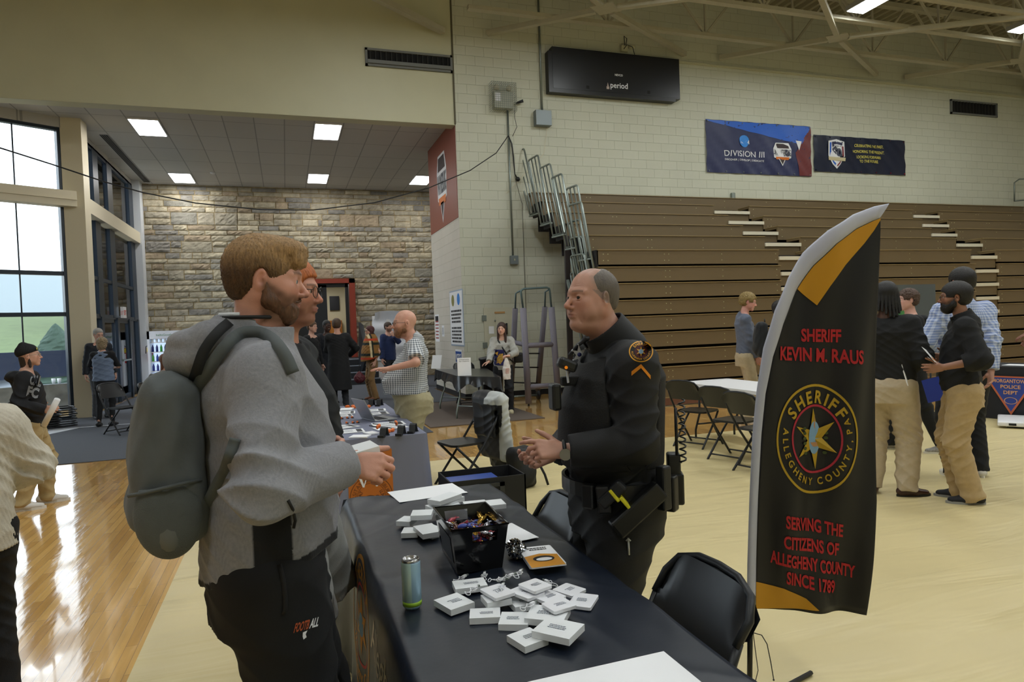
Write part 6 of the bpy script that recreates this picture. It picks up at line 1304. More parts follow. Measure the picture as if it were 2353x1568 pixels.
def hand_prims(W, d, n, side, curl=(.4,)*5, sc=1.0, spread=.15):
    W, d, n = A_(*W), A_(*d), A_(*n); d /= np.linalg.norm(d); n = n-d*(n@d); n /= np.linalg.norm(n); t = -side*np.cross(n, d); p = []; sc_ = sc
    lens = (.072, .08, .074, .058); offs = (.03, .0105, -.0095, -.028); dist = (.088, .092, .087, .078); rad = (.0093, .0095, .009, .008)
    for i in range(4):
        kn = W+(d*dist[i]+t*offs[i])*sc_; p.append(cap(W+t*offs[i]*.55*sc_+d*.01*sc_, kn, .0155*sc_, .0115*sc_, .012)); c = curl[i+1]; a = 0; q = kn; fd0 = d+t*spread*offs[i]/.03*.6; fd0 = fd0/np.linalg.norm(fd0)
        for L, ang, r0, r1 in ((.45, 55, 1, .95), (.30, 75, .95, .88), (.25, 45, .88, .75)):
            a += math.radians(ang)*c; dd = fd0*math.cos(a)+n*math.sin(a); q2 = q+dd*lens[i]*L*sc_; p.append(cap(q, q2, rad[i]*r0*sc_, rad[i]*r1*sc_, .003)); q = q2
    c = curl[0]; q = W+(d*.022+t*.028+n*.008)*sc_; td = t*(.85-.5*c)+d*(.65)+n*(.15+.7*c); td /= np.linalg.norm(td); p.append(ell(W+(d*.035+t*.022+n*.01)*sc_, (.022*sc_,)*3, .012)); q2 = q+td*.042*sc_; p.append(cap(q, q2, .0135*sc_, .0105*sc_, .008))
    td2 = td*.85+n*.2*c+d*.3; td2 /= np.linalg.norm(td2); q3 = q2+td2*.032*sc_; p.append(cap(q2, q3, .0105*sc_, .0095*sc_, .003)); q4 = q3+(td2*.9+d*.2)*.024*sc_; p.append(cap(q3, q4, .0095*sc_, .0075*sc_, .003))
    p.append(ell(W+d*.05*sc_, (.04*sc_,)*3, .01)) if 0 else None
    return [x for x in p if x]
def ik(a, b, l1, l2, hint):
    a, b, h = A_(*a), A_(*b), A_(*hint); v = b-a; L = np.linalg.norm(v)
    if L > (l1+l2)*.995: b = a+v/L*(l1+l2)*.995; v = b-a; L = np.linalg.norm(v)
    u = v/L; h = h-u*(h@u); h /= np.linalg.norm(h)+1e-9; x = (L*L+l1*l1-l2*l2)/(2*L); y = math.sqrt(max(l1*l1-x*x, 0)); return a+u*x+h*y, b
class Human:
    """local frame: origin on the floor between the feet, +Y is where the chest faces, +X is the person's right"""
    def __init__(s, label, loc, face, H=1.78, w=1.0, belly=0.0, lean=0.0, side=0.0, twist=0.0, vox=.008, feet=((-.11, 0, .15), (.11, 0, -.15)), hipz=None, group=None, shw=None):
        s.t = thing('person', label, 'person', loc, face, group); s.s = H/1.8; s.H = H; s.w = w; s.belly = belly; s.vox = vox; S = s.s; s.hz = (hipz or .93*S); s.lean = lean
        s.piv = A_(0, 0, s.hz+.05*S); c, si = math.cos(-lean), math.sin(-lean); Rl = np.array([[1, 0, 0], [0, c, -si], [0, si, c]]); c, si = math.cos(side), math.sin(side); Rs = np.array([[c, 0, si], [0, 1, 0], [-si, 0, c]]); c, si = math.cos(twist), math.sin(twist); Rt = np.array([[c, -si, 0], [si, c, 0], [0, 0, 1]]); s.R = Rl@Rs@Rt
        dz = s.hz-.93*S; s.dz = dz
        s.T = lambda *p: s.piv+s.R@(A_(p[0]*S, p[1]*S, p[2]*S+dz)-s.piv); s.Ti = lambda P: (P-s.piv)@s.R+s.piv
        sh = shw or (.175+.02*(w-1)*2); s.sh = {-1: s.T(-sh, -.005, 1.455), 1: s.T(sh, -.005, 1.455)}; s.neck = s.T(0, -.02, 1.49)
        s.hip = {-1: A_(-.095*S, 0, s.hz), 1: A_(.095*S, 0, s.hz)}; s.ank = {}; s.knee = {}; s.foot = {}
        for sd, f in zip((-1, 1), feet):
            b = A_(f[0], f[1]-.03*S, (.085*S if len(f) < 4 else f[3]+.085*S)); k, b = ik(s.hip[sd], b, .43*S, .435*S, (math.sin(-f[2])*.3, 1, 0)); s.knee[sd] = k; s.ank[sd] = b; s.foot[sd] = f
        s.el = {}; s.wr = {}; s.hd = {}
        for sd in (-1, 1): s.arm(sd, s.T(sd*.27*(1+.15*(w-1)), .03, .86), (0, -1, .1), (0, .1, -1), (-sd, .2, 0), (.35,)*5)
    def arm(s, sd, wrist, hint=(0, -1, -.3), d=None, n=None, curl=(.35,)*5, spread=.15):
        S = s.s; k, b = ik(s.sh[sd], wrist, .30*S, .265*S, hint); s.el[sd], s.wr[sd] = k, b; s.hd[sd] = (A_(*(d if d is not None else b-k)), A_(*(n if n is not None else (-sd, 0, 0))), curl, spread)
    def head(s, yaw=0, pitch=0, roll=0, off=(0, 0, 0), size=1.0):
        S = s.s; c = s.T(0+off[0], .025+off[1], 1.685+off[2]); s.hs = S*.99*size; s.HM = Matrix.Translation(Vector(c)) @ Matrix(np.pad(s.R, (0, 1)).tolist()).to_3x3().to_4x4() @ Rot(yaw, pitch, roll) @ Matrix.Scale(s.hs, 4) if 0 else Matrix.Translation(Vector(c)) @ Rot(yaw, pitch, roll) @ Matrix.Scale(s.hs, 4); s.HMi = np.array(s.HM.inverted())
    def hl(s, V): return V@s.HMi[:3, :3].T+s.HMi[:3, 3]
    def build_body(s, skin, colf, head=None, eyes=True, iris='#3A2A20', neck_r=.058, arms=True, legs=False, vox=None, extra=()):
        S = s.s; w = s.w; p = [loft([(.95, .15*w, .1, .1, 0, 0), (1.12, .13*w, .09+.05*s.belly, .09, 0, 0), (1.32, .145*w, .1, .1, 0, 0), (1.44, .13, .08, .08, 0, -.01), (1.49, .06, .05, .06, 0, -.02)], None, 0)] if 0 else []
        a = s.T(0, 0, 1.0); b = s.T(0, -.005, 1.3); p += [cap(a, b, .1*S*w, .11*S*w, 0), cap(s.sh[-1]*.8+s.sh[1]*.2, s.sh[1]*.8+s.sh[-1]*.2, .06*S, .06*S, .05), cap(b, s.neck, .1*S, .06*S, .04)]
        hc = np.array(s.HM@Vector((0, -.018, -.05))); p.append(cap(s.neck-A_(0, 0, .02), hc, neck_r*S*(1.05), neck_r*S*.92, .03))
        for sd in (-1, 1):
            if arms:
                p += [cap(s.sh[sd], s.el[sd], .044*S, .037*S, .03), cap(s.el[sd], s.wr[sd], .037*S, .025*S, .02, sq=None)]
                d, n, cu, sp = s.hd[sd]; p += hand_prims(s.wr[sd], d, n, sd, cu, S, sp)
            p += [cap(s.hip[sd], s.knee[sd], .075*S, .05*S, .03), cap(s.knee[sd], s.ank[sd], .05*S, .034*S, .02)]
            if legs: p += []
        p.append(grp(s.HM, head or head_prims(), .025)); p += list(extra); sk = A_(*lin(skin))
        def cf(V):
            Q = s.hl(V); m = (Q[:, 2] > -.14) & (np.abs(Q[:, 0]) < .12) & (np.abs(Q[:, 1]) < .15) & (Q[:, 2] < .2); C_ = np.tile(sk, (len(V), 1)); C_[m] = colf(Q[m])
            for sd in (-1, 1): g = np.exp(-((V-s.wr[sd]-s.hd[sd][0]/np.linalg.norm(s.hd[sd][0])*.15)**2).sum(1)/.0016)[:, None]*.25; C_ = C_*(1-g*A_(-.05, .3, .3))
            return C_
        o = sdf_mesh('body', p, vox or s.vox, skin_mat('skin', '#C08A70'), s.t, cf); s.body = o
        if eyes:
            ms = [mat('eye_white', '#CFC9C2', .15), mat('iris'+iris, iris, .12), mat('pupil', '#050505', .1)]
            for sd in (-1, 1):
                m = MB(); m.ball((0, 0, 0), .0132, 20, 14); ob = m.build('eye', ms, o); ob.matrix_local = s.HM @ Matrix.Translation((sd*.0315, .0722, 0)) @ Matrix.Rotation(s.gaze if hasattr(s, 'gaze') else 0, 4, 'Z') @ Matrix.Rotation(-PI/2, 4, 'X')
                for pl in ob.data.polygons:
                    z = pl.center.z/.0132; pl.material_index = 2 if z > .955 else (1 if z > .83 else 0)
        return o
    def top(s, M, hem=.9, t=1.0, sleeve=1.0, secs=None, fold=.004, k=.035, rs=(.062, .056, .046), colf=None, name='shirt', flare=0, cuff=None, extra=(), post=(), neckr=.075, vox=None, sq=None, cutneck=True, seed=0.0, tilt=0.0):
        S = s.s; w = s.w; b = s.belly; dz = s.dz
        se = secs or [(hem-.03, .17*w*t+flare, (.12+.05*b)*t+flare, .125*t+flare, 0, 0), (1.0, .172*w*t+flare*.5, (.12+.09*b)*t, .125*t, 0, 0), (1.12, .16*w*t, (.115+.11*b)*t, .115*t, 0, 0), (1.28, .172*w*t, (.125+.04*b)*t, .125*t, 0, 0), (1.38, .178*w*t, .12*t, .13*t, 0, -.01), (1.45, .15*w, .085, .11, 0, -.015), (1.5, .08, .06, .08, 0, -.02)]
        se = [(z*S+dz, a*S, f*S, r*S, x*S, y*S) for z, a, f, r, x, y in se]; p = [loft(se, s.Ti, 0)]; s.secs = se
        for sd in (-1, 1):
            dn_ = s.R@A_(-sd*.012, 0, -max(0, rs[0]-.064)*S); p.append(cap(s.T(sd*.05, -.02, 1.475), s.sh[sd]+dn_, .05*S, (rs[0]+.002)*S*.94, .045))
            if sleeve > 0:
                sh, el, wr = s.sh[sd]+dn_, s.el[sd], s.wr[sd]
                if sleeve < .45: p.append(cap(sh, sh+(el-sh)*sleeve*2.1, rs[0]*S*.92, rs[1]*S, k, flat=True))
                else:
                    p.append(cap(sh, el, rs[0]*S*.94, rs[1]*S, k)); e = wr*sleeve+el*(1-sleeve); p.append(cap(el, e, rs[1]*S, rs[2]*S, .02, flat=True))
                    if cuff: dd = (e-el)/np.linalg.norm(e-el); p.append(cap(e-dd*.05*S, e, rs[2]*S*cuff, rs[2]*S*cuff, .006, flat=True))
        p += list(extra)
        if fold: p.append(folds(fold, [(*s.el[1], .12, 1.3), (*s.el[-1], .12, 1.3), (*s.T(.15, 0, 1.35), .12, .6), (*s.T(-.15, 0, 1.35), .12, .6), (*s.T(0, .1, hem+.05), .2, .8)], seed))
        p.append(cut((s.R@A_(0, tilt, -1)), s.T(0, 0, hem), .006))
        if cutneck: nc = np.array(s.HM@Vector((0, -.02, -.07))); p.append(cap(s.neck+s.R@A_(0, .01, .0), nc, neckr*S, neckr*S*.98, .012, op='s'))
        p += list(post); s.topo = sdf_mesh(name, p, vox or s.vox, M, s.t, colf); return s.topo
    def pants(s, M, r=(.098, .072, .06), waist=1.02, fold=.004, colf=None, name='trousers', length=1.0, extra=(), vox=None, stack=0, hipd=(.125, .14), seed=3.0, post=()):
        S = s.s; w = s.w; z0 = s.hz; hw = .168*w; p = [loft([(z0-.14*S, hw*S*.98, (hipd[0]+.02*s.belly)*S, hipd[1]*S, 0, -.005), (z0, hw*S*1.03, (hipd[0]+.03*s.belly)*S, hipd[1]*S, 0, -.01), (z0+(waist-.93)*S, .155*w*S, (.115+.08*s.belly)*S, .12*S, 0, 0)], None, 0)]
        for sd in (-1, 1):
            h, kn, an = s.hip[sd], s.knee[sd], s.ank[sd]; an2 = an+A_(0, 0, -.045*S) if length > .99 else kn+(an-kn)*(length*2-1 if length > .5 else 0)
            if length <= .6: e = h+(kn-h)*(length*1.8); p.append(cap(h+A_(sd*.005, 0, -.02), e, r[0]*S*(.95+.05*w), r[1]*S*(.8+.2*w), .04, flat=True)); continue
            p += [cap(h+A_(sd*.004, 0, -.02), kn, r[0]*S*(.7+.3*w), r[1]*S*(.8+.2*w), .04), cap(kn, an2, r[1]*S*(.8+.2*w), r[2]*S, .03, flat=True)]
            if stack: p.append(ell(an2+A_(0, .005, .03), (r[2]*1.15*S, r[2]*1.2*S, .05*S), .03))
        p += list(extra)
        if fold: p.append(folds(fold, [(*s.knee[1], .13, 1.0), (*s.knee[-1], .13, 1.0), (*s.ank[1], .12, 1.6), (*s.ank[-1], .12, 1.6), (0, .1, z0-.05, .14, .8)], seed))
        p += list(post); return sdf_mesh(name, p, vox or s.vox, M, s.t, colf)
    def shoes(s, M, Msole, L=.28, wd=.048, hgt=.075, vox=None, laces=None, low=False):
        S = s.s
        for sd in (-1, 1):
            f = s.foot[sd]; z0 = (f[3] if len(f) > 3 else 0); yaw = f[2]; an = s.ank[sd]; Mx = Matrix.Translation((an[0], an[1], z0)) @ Matrix.Rotation(yaw, 4, 'Z')
            p = [grp(Mx, [cap((0, -.045, .045), (0, .06, .04), wd*.82, wd*.9, 0, sq=((0, 0, 1), .85)), cap((0, .06, .04), (.0, .15, .032), wd*.95, wd*.72, .03, sq=((0, 0, 1), .72)), cap((0, -.03, .05), (0, -.01, .1 if not low else .07), wd*.78, wd*.8, .03), cut((0, 0, -1), (0, 0, .016))], 0)]
            o = sdf_mesh('shoe', p, vox or max(.004, s.vox*.7), M, s.t); m = MB(); m.T = Mx; pl = [(wd*.86*math.cos(a)*(1 if math.sin(a) > 0 else .85)*(1.06 if 0 < math.sin(a) < .8 else .95), .055+.145*math.sin(a)*(1.0 if math.sin(a) > 0 else .98)) for a in [2*PI*i/28 for i in range(28)]]
            m.prism(pl, .0, .024); m.build('sole', Msole, o)
            if laces:
                m = MB(); m.T = Mx
                for i in range(4): y = .045+.024*i; m.tube([(-.024, y, .066-.006*i), (0, y+.004, .079-.009*i), (.024, y, .066-.006*i)], .0028, 5)
                m.build('laces', laces, o)
    def hair(s, prims, M, colf=None, vox=None, name='hair', strands=.002, fr=240):
        q = list(prims)
        if strands: q.append(disp(lambda P: strands*np.sin(fr*np.arctan2(P[:, 0], P[:, 1]+.02)*.25+3*np.sin(40*P[:, 2]))*np.sin(fr*.6*P[:, 2]+9*P[:, 0]*10)))
        return sdf_mesh(name, [grp(s.HM, q, 0)], vox or s.vox*.6, M, s.body, colf)
    def beard(s, c, t=1.0, vox=.004, fat=0):
        g = 1+.12*fat
        p = [ell((0, .048, -.082), (.052*t, .046*t, .048*t), 0)]
        for d in (-1, 1): p += [cap((d*.064*g, -.002, -.02), (d*.058*g, .012, -.06), .0135*t, .018*t, .01), cap((d*.058*g, .012, -.06), (d*.022*g, .058, -.096), .022*t, .025*t, .02), cap((d*.056*g, .02, -.05), (d*.034*g, .062, -.07), .014*t, .014*t, .012)]
        p += [cap((-.024, .083, -.058), (-.004, .094, -.0515), .005, .0055, .004), cap((.024, .083, -.058), (.004, .094, -.0515), .005, .0055, .004), ell((0, .1, -.067), (.02, .022, .0065), .003, op='s'), fur_noise(.0022*t, 230)]
        return sdf_mesh('beard', [grp(s.HM, p, 0)], vox, hmat('beard'+c, c, .4), s.body)
    def glasses(s, M, r=(.024, .019), lens=True, sq=False):
        m = MB(); N_ = 20
        for sd in (-1, 1):
            pts = []
            for i in range(N_):
                a = 2*PI*i/N_; ca, sa = math.cos(a), math.sin(a)
                if sq: ca = math.copysign(abs(ca)**.55, ca); sa = math.copysign(abs(sa)**.55, sa)
                pts.append(s.HM@Vector((sd*.033+r[0]*ca, .1-.12*abs(ca*r[0]+.0)*(1 if ca*sd > 0 else 0), -.002+r[1]*sa)))
            m.tube(pts, .0016, 6, closed=True); m.tube([s.HM@Vector(p) for p in ((sd*.057, .097, .006), (sd*.078, .06, .006), (sd*.083, -.005, .006), (sd*.082, -.022, -.012))], .0018, 6)
        m.tube([s.HM@Vector(p) for p in ((-.011, .104, .002), (0, .108, .005), (.011, .104, .002))], .0016, 6); g = m.build('glasses', M, s.body)
def fur_noise(a=.004, f=90, sd=0.): return disp(lambda P: a*np.sin(f*P[:, 0]+3*np.sin(f*.3*P[:, 1]+sd))*np.sin(f*P[:, 1]+2*np.sin(f*.4*P[:, 2]))*np.sin(f*P[:, 2]+sd))
FACEDIR = lambda dx, dy: math.atan2(-dx, dy)      # rz so that local +Y points along (dx,dy)
# ================================================================ PEOPLE
def LOC(px, D): p = atD(px, 900, D); return (p.x, p.y, 0)
def locf(h):
    Mi = (Matrix.Translation(h.t.location) @ Matrix.Rotation(h.t.rotation_euler[2], 4, 'Z')).inverted()
    return lambda px, py, D: A_(*(Mi @ atD(px, py, D))), lambda *v: A_(*(Mi.to_3x3() @ Vector(v)))
def fab(name, c, var=.06, bump=.12, bs=180, rough=.85, sheen=.1, vs=30): return mat(name, c, rough, var=var, vscale=vs, bump=bump, bscale=bs, sheen=sheen)
def hmat(name, c, k=.3): return mat(name, c, .55, var=k, vscale=26, aniso=(5, 5, 1), bump=.3, bscale=90)
def hair_short(t=.01, fr=.052, top=.05, side=.0, nape=-.075, y0=.0, bulk=()):
    p = [ell((0, -.02, .036), (.078+t, .1+t, .086+t), 0), ell((0, -.045, -.015), (.068+t, .062+t, .065), .02)]+list(bulk)
    p += [rbox((0, .06+fr+.05, -.1+top), (.14, .1, .1), op='s', k=.006, rd=.03), rbox((0, y0+.1, -.12+side), (.14, .1, .12), op='s', k=.006, rd=.02)]
    for s in (-1, 1): p.append(ell((s*.086, -.014, -.008), (.022, .024, .034), .004, op='s'))
    p.append(cut((0, -.25, -1), (0, -.05, nape), .01)); return p
def hair_long(t=.012, length=.3, w=.085, back=-.06, front=.03, side=.0):
    p = [ell((0, -.02, .036), (.079+t, .1+t, .088+t), 0)]
    for s in (-1, 1): p.append(cap((s*w, -.01, .0), (s*(w+.005), front, -length), .028, .022, .03))
    p += [cap((0, back, .0), (0, back-.02, -length), .075, .07, .03, sq=((0, 1, 0), .55)), rbox((0, .165, -.05), (.056, .1, .11), op='s', k=.008, rd=.04)]; return p
WHITE_SOLE = mat('sole_white', '#D9D6CE', .6); BLK_SOLE = mat('sole_black', '#111214', .6)
DET = 1.0
# ---------------------------------------------------------------- 1  grey hoodie and backpack
h = Human('person with sandy hair in a grey and black zip hoodie wearing a grey backpack, foreground', LOC(608, 1.88), FACEDIR(1, .03), H=1.865, w=1.17, vox=.0055, lean=.02, feet=((-.13, .04, .15), (.13, -.03, -.1)))
L, Dv = locf(h)
h.arm(1, L(792, 1066, 1.80), (1.1, -.9, -.55), Dv(*(CR*1+CF*.05-CU*.12)), Dv(*(-CU*.5+CF*.8)), (.5, .75, .8, .85, .9), .08)
h.arm(-1, L(722, 1030, 2.02), (-.3, -1, -.6), Dv(*(CR*1-CF*.45+CU*.03)), Dv(*(-CU*.2-CF*.9)), (.35, .5, .55, .6, .6), .08)
h.head(yaw=-.03, pitch=-.1, off=(0, -.022, .0), size=.95)
skin = '#CB9682'
h.build_body(skin, head_color(skin, '#6A4830', '#54341E', .95, '#A0605A'), head_prims(fat=.6, nose=1.0), iris='#4A6070', neck_r=.064, vox=.0038)
t1 = .006; hp = [ell((0, -.018, .038), (.08+t1, .098+t1, .088+t1), 0), ell((0, -.05, -.012), (.07, .058, .07), .03), ell((.0, .04, .088), (.068, .07, .038), .02), ell((0, .078, .062), (.06, .03, .038), .012),
      rbox((0, .175, -.055), (.14, .1, .1), op='s', k=.006, rd=.03), rbox((0, .105, -.13), (.14, .1, .115), op='s', k=.006, rd=.02), rbox((0, .12, -.03), (.14, .06, .055), op='s', k=.006, rd=.02)]
for s in (-1, 1): hp.append(ell((s*.09, -.012, -.006), (.026, .026, .036), .004, op='s'))
hp.append(cut((0, -.3, -1), (0, -.06, -.07), .01))
h.beard('#5A3A22', 1.0, .0035, .8)
hm_ = mat('hair_sandy', '#8A6840', .6, attr=True, var=.35, vscale=26, aniso=(6, 6, 1), bump=.6, bscale=120)
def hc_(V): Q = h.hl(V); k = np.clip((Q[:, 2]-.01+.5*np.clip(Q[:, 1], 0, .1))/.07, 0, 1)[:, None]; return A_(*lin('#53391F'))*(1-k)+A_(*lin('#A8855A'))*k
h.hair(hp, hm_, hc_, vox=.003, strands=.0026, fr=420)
secs = [(.86, .205, .165, .178, 0, 0), (1.0, .21, .175, .178, 0, 0), (1.12, .205, .178, .168, 0, 0), (1.28, .205, .17, .16, 0, 0), (1.38, .208, .155, .165, 0, -.01), (1.46, .175, .11, .15, 0, -.015), (1.52, .11, .08, .11, 0, -.01), (1.56, .08, .075, .09, 0, 0)]
GR = A_(*lin('#85868C')); BK = A_(*lin('#0E1115'))
def hood_col(V):
    n = 1+.10*np.sin(260*V[:, 2]+40*np.sin(31*V[:, 0])+60*np.sin(23*V[:, 1]))*np.sin(90*V[:, 1]+70*V[:, 0]); C_ = GR*n[:, None]
    arm = np.zeros(len(V), bool)
    for sd in (-1, 1):
        for a, b, r in ((h.sh[sd], h.el[sd], .083), (h.el[sd], h.wr[sd], .075)):
            pa = V-a; ab = b-a; t = np.clip(pa@ab/(ab@ab), 0, 1); arm |= (np.linalg.norm(pa-t[:, None]*ab, axis=1) < r)
    side = (np.abs(V[:, 1]-.004) < .046) & (np.abs(V[:, 0]) > .1) & (V[:, 2] < 1.17) & ~(arm & (V[:, 2] > 1.1))
    hem = V[:, 2] < 1.003+.27*V[:, 1]; C_[side | hem] = BK; return C_
col_ = [cap(h.T(0, -.055, 1.47), h.T(0, -.045, 1.585), .092*h.s, .08*h.s, .02, flat=True), # standing collar
        cap(h.T(-.07, -.13, 1.52), h.T(.07, -.13, 1.52), .06, .06, .03), ell(h.T(0, -.165, 1.48), (.13, .09, .065), .03), ell(h.T(0, -.18, 1.525), (.11, .06, .035), .02), cap(h.T(.09, -.09, 1.5), h.T(.1, .0, 1.5), .035, .02, .02), cap(h.T(-.09, -.09, 1.5), h.T(-.1, .0, 1.5), .035, .02, .02)]
wrp = h.wr[1]; elp = h.el[1]
h.top(fab('grey_heather', '#7E7F85'), hem=.945, tilt=.27, secs=secs, rs=(.088, .08, .06), k=.05, fold=.0058, colf=hood_col, name='hoodie', extra=col_, sleeve=.97, neckr=.074, cuff=1.0, seed=1.2)
MATS['grey_heather_a'] = mat('grey_heather_a', '#7E7F85', .9, attr=True, bump=.15, bscale=220, sheen=.1, var=.07, vscale=120); h.topo.data.materials[0] = MATS['grey_heather_a']
h.pants(fab('black_fleece', '#0B0D10', bump=.06, sheen=0), r=(.125, .098, .085), fold=.006, waist=1.0, hipd=(.148, .16), name='trousers'); 
h.shoes(mat('shoe_black', '#15161A', .6), WHITE_SOLE)
# collar trim, shirt collar
m = MB(); m.tube([h.T(.08*math.cos(a), -.045+.08*math.sin(a), 1.585) for a in [2*PI*i/28 for i in range(28)]], .0055, 6, closed=True); m.build('collar_trim', M_BCL, h.t)
m = MB(); m.tube([h.T(.068*math.cos(a), -.045+.068*math.sin(a), 1.592) for a in [PI+.3+(PI-.6)*i/14 for i in range(15)]], .007, 6); m.build('shirt_collar', mat('white_cloth', '#D8DCE0', .8), h.t)
bv = bvh_of(h.topo)
def proj(h, px, py, D, bv, off=.004):
    d = ray(px, py).normalized(); r_ = bv.ray_cast(CAM+d*.3, d, 6)
    p = r_[0] if r_[0] is not None else atD(px, py, D); Mi = (Matrix.Translation(h.t.location) @ Matrix.Rotation(h.t.rotation_euler[2], 4, 'Z')).inverted()
    n = r_[1] if r_[0] is not None else -d
    return Mi @ (p+n*off)
def strap(h, name, pts, bv, w, M, D=1.8, th=.006, par=None):
    m = MB(); pts = [(pts[i][0]*(1-k/4)+pts[i+1][0]*k/4, pts[i][1]*(1-k/4)+pts[i+1][1]*k/4) for i in range(len(pts)-1) for k in range(4)]+[pts[-1]]; P_ = [proj(h, x, y, D, bv, .009) for x, y in pts]
    for _ in range(2): P_ = [P_[0]]+[(P_[i-1]+P_[i]*2+P_[i+1])/4 for i in range(1, len(P_)-1)]+[P_[-1]]
    V = []; Mi = (Matrix.Translation(h.t.location) @ Matrix.Rotation(h.t.rotation_euler[2], 4, 'Z')).inverted(); cdir = (Mi.to_3x3() @ (-ray(*pts[len(pts)//2]))).normalized()
    for i, p in enumerate(P_):
        t = (P_[min(i+1, len(P_)-1)]-P_[max(i-1, 0)]).normalized(); s_ = t.cross(cdir).normalized()
        for a, b in ((-1, 0), (-1, 1), (1, 1), (1, 0)): V.append(tuple(p+s_*a*w/2+cdir*b*th))
    N_ = len(P_); m.add(V, [(i*4+k, i*4+(k+1) % 4, (i+1)*4+(k+1) % 4, (i+1)*4+k) for i in range(N_-1) for k in range(4)]+[(3, 2, 1, 0), tuple((N_-1)*4+k for k in range(4))], True); return m.build(name, M, par or h.t)
M_STR = mat('strap_black', '#15181C', .7); M_STG = mat('strap_grey', '#53595A', .75)
# backpack
def backpack(h, cx=0.0, y0=-.185, z0=1.0, ht=.47, wd=.30, dp=.19, M1='#585E60', vox=.006, label='', tilt=.06, mesh=True):
    t = thing('backpack', label, 'backpack', tuple(h.t.location), h.t.rotation_euler[2]); R_ = Matrix.Rotation(tilt, 4, 'X'); c = Vector((cx, y0-dp/2, z0+ht/2)); Mx = Matrix.Translation(c) @ R_
    def prof(z): return 1
    p = [grp(Mx, [rbox((0, .02, 0), (wd/2, dp/2-.02, ht/2), 0, rd=.07), ell((0, -.035, -.03), (wd/2*.86, dp/2*.75, ht/2*.82), .05), ell((0, -.05, -.12), (wd/2*.7, dp/2*.8, ht/2*.38), .02)], 0), disp(lambda P: .004*np.sin(30*P[:, 2]+8*np.sin(12*P[:, 1]))*np.sin(22*P[:, 1]+14*P[:, 2]+3*np.sin(20*P[:, 0])))]
    b = sdf_mesh('body', p, vox, fab('pack'+M1, M1, bump=.08, bs=120), t); bpy.context.view_layer.update()
    m = MB(); m.T = Mx
    m.tube([(wd/2*.78*math.cos(a), -dp*.12-.004, ht*.02+ht/2*.92*math.sin(a)) for a in [PI*(-.08)+PI*1.16*i/20 for i in range(21)]], .0045, 6); m.build('zip', M_BLACKM, t)
    m = MB(); m.T = Mx; m.tube([(-.04, dp/2-.03, ht/2-.01), (-.02, dp/2-.03, ht/2+.035), (.02, dp/2-.03, ht/2+.035), (.04, dp/2-.03, ht/2-.01)], .007, 6); m.build('grab_loop', M_BLACKM, t)
    return t, Mx, b
bp_, Mx, bb_ = backpack(h, z0=1.06, y0=-.15, ht=.45, dp=.18, wd=.32, label='grey backpack with side mesh pocket worn by the person in the grey hoodie')
# side pocket (near side) with bottle shape
p = [grp(Mx, [ell((.135, -.005, -.13), (.045, .078, .11), 0), cut((0, 0, 1), (0, 0, -.055), 0)], 0)]
sdf_mesh('side_pocket', p, .006, fab('mesh_pocket', '#565C5C', bump=.4, bs=300), bp_)
m = MB(); m.T = Mx; m.tube([(.135, .078, -.055), (.165, .05, -.05), (.18, 0, -.052), (.165, -.055, -.06), (.14, -.085, -.065)], .005, 6); m.build('pocket_hem', M_STG, bp_)
m = MB(); m.T = Mx; m.ball((.160, -.005, -.165), (.02, .032, .05)); m.build('pocket_contents', mat('pocket_pale', '#666A69', .6), bp_)
bv2 = bvh_of(h.topo)
strap(h, 'shoulder_strap', [(456, 915), (463, 882), (480, 846), (505, 812), (530, 784), (562, 766), (598, 768), (630, 790), (654, 824), (668, 860)], bv2, .03, M_STG, par=h.t)
strap(h, 'lower_strap', [(548, 1008), (540, 1040), (522, 1080), (500, 1120), (478, 1165)], bv2, .024, M_STG, par=h.t)
strap(h, 'shoulder_strap', [(442, 890), (452, 850), (466, 812), (485, 782), (508, 757), (526, 745)], bv2, .026, M_STR, par=h.t)
# trouser print
tr = [c for c in h.t.children if c.name.startswith('trousers')][0]; bv3 = bvh_of(tr)
def pxdecal(h, bv, x0, y0, dirx, diry, off=.0015):
    """drawing frame: u,v in pixels of the photo around (x0,y0), laid on the surface that is seen there"""
    Mi = (Matrix.Translation(h.t.location) @ Matrix.Rotation(h.t.rotation_euler[2], 4, 'Z')).inverted()
    def f(u, v, w=0):
        px, py = x0+u*dirx[0]+v*diry[0], y0+u*dirx[1]+v*diry[1]; d = ray(px, py).normalized(); r_ = bv.ray_cast(CAM+d*.3, d, 20)
        if r_[0] is None: return tuple(Mi @ atD(px, py, 2))
        return tuple(Mi @ (r_[0]-d*(off+w)))
    return f
f = pxdecal(h, bv3, 704, 1437, (1, -.28), (.25, -1))
m = MB(); vs, fs = text2d('FOOTB', 22, 'CENTER', 1, .03); ww = max(v[0] for v in vs)*2; m.add([f(x*34/ww-10, y-10) for x, y in vs], fs); m.build('print', mat('print_orange', '#A8502A', .7), tr)
m = MB(); vs, fs = text2d('ALL', 22, 'CENTER', 1, .03); ww = max(v[0] for v in vs)*2; m.add([f(x*20/ww+19, y-10) for x, y in vs], fs); m.add([f(*p) for p in ((-4, -16), (6, -14), (4, -22), (8, -30), (2, -34), (-2, -26))], [tuple(range(6))]); m.build('print', M_TXTW, tr)
m = MB(); m.tube([proj(h, x, y, 1.7, bv3, .002) for x, y in ((642, 1298), (650, 1330), (655, 1370), (655, 1400), (650, 1412))], .006, 5); m.build('pocket_opening', M_DARKV, tr)
m = MB(); m.tube([proj(h, x, y, 1.7, bv2, .001) for x, y in ((662, 1150), (672, 1170), (678, 1195), (674, 1215))], .004, 5); m.build('pocket_seam', M_BCL, h.topo)
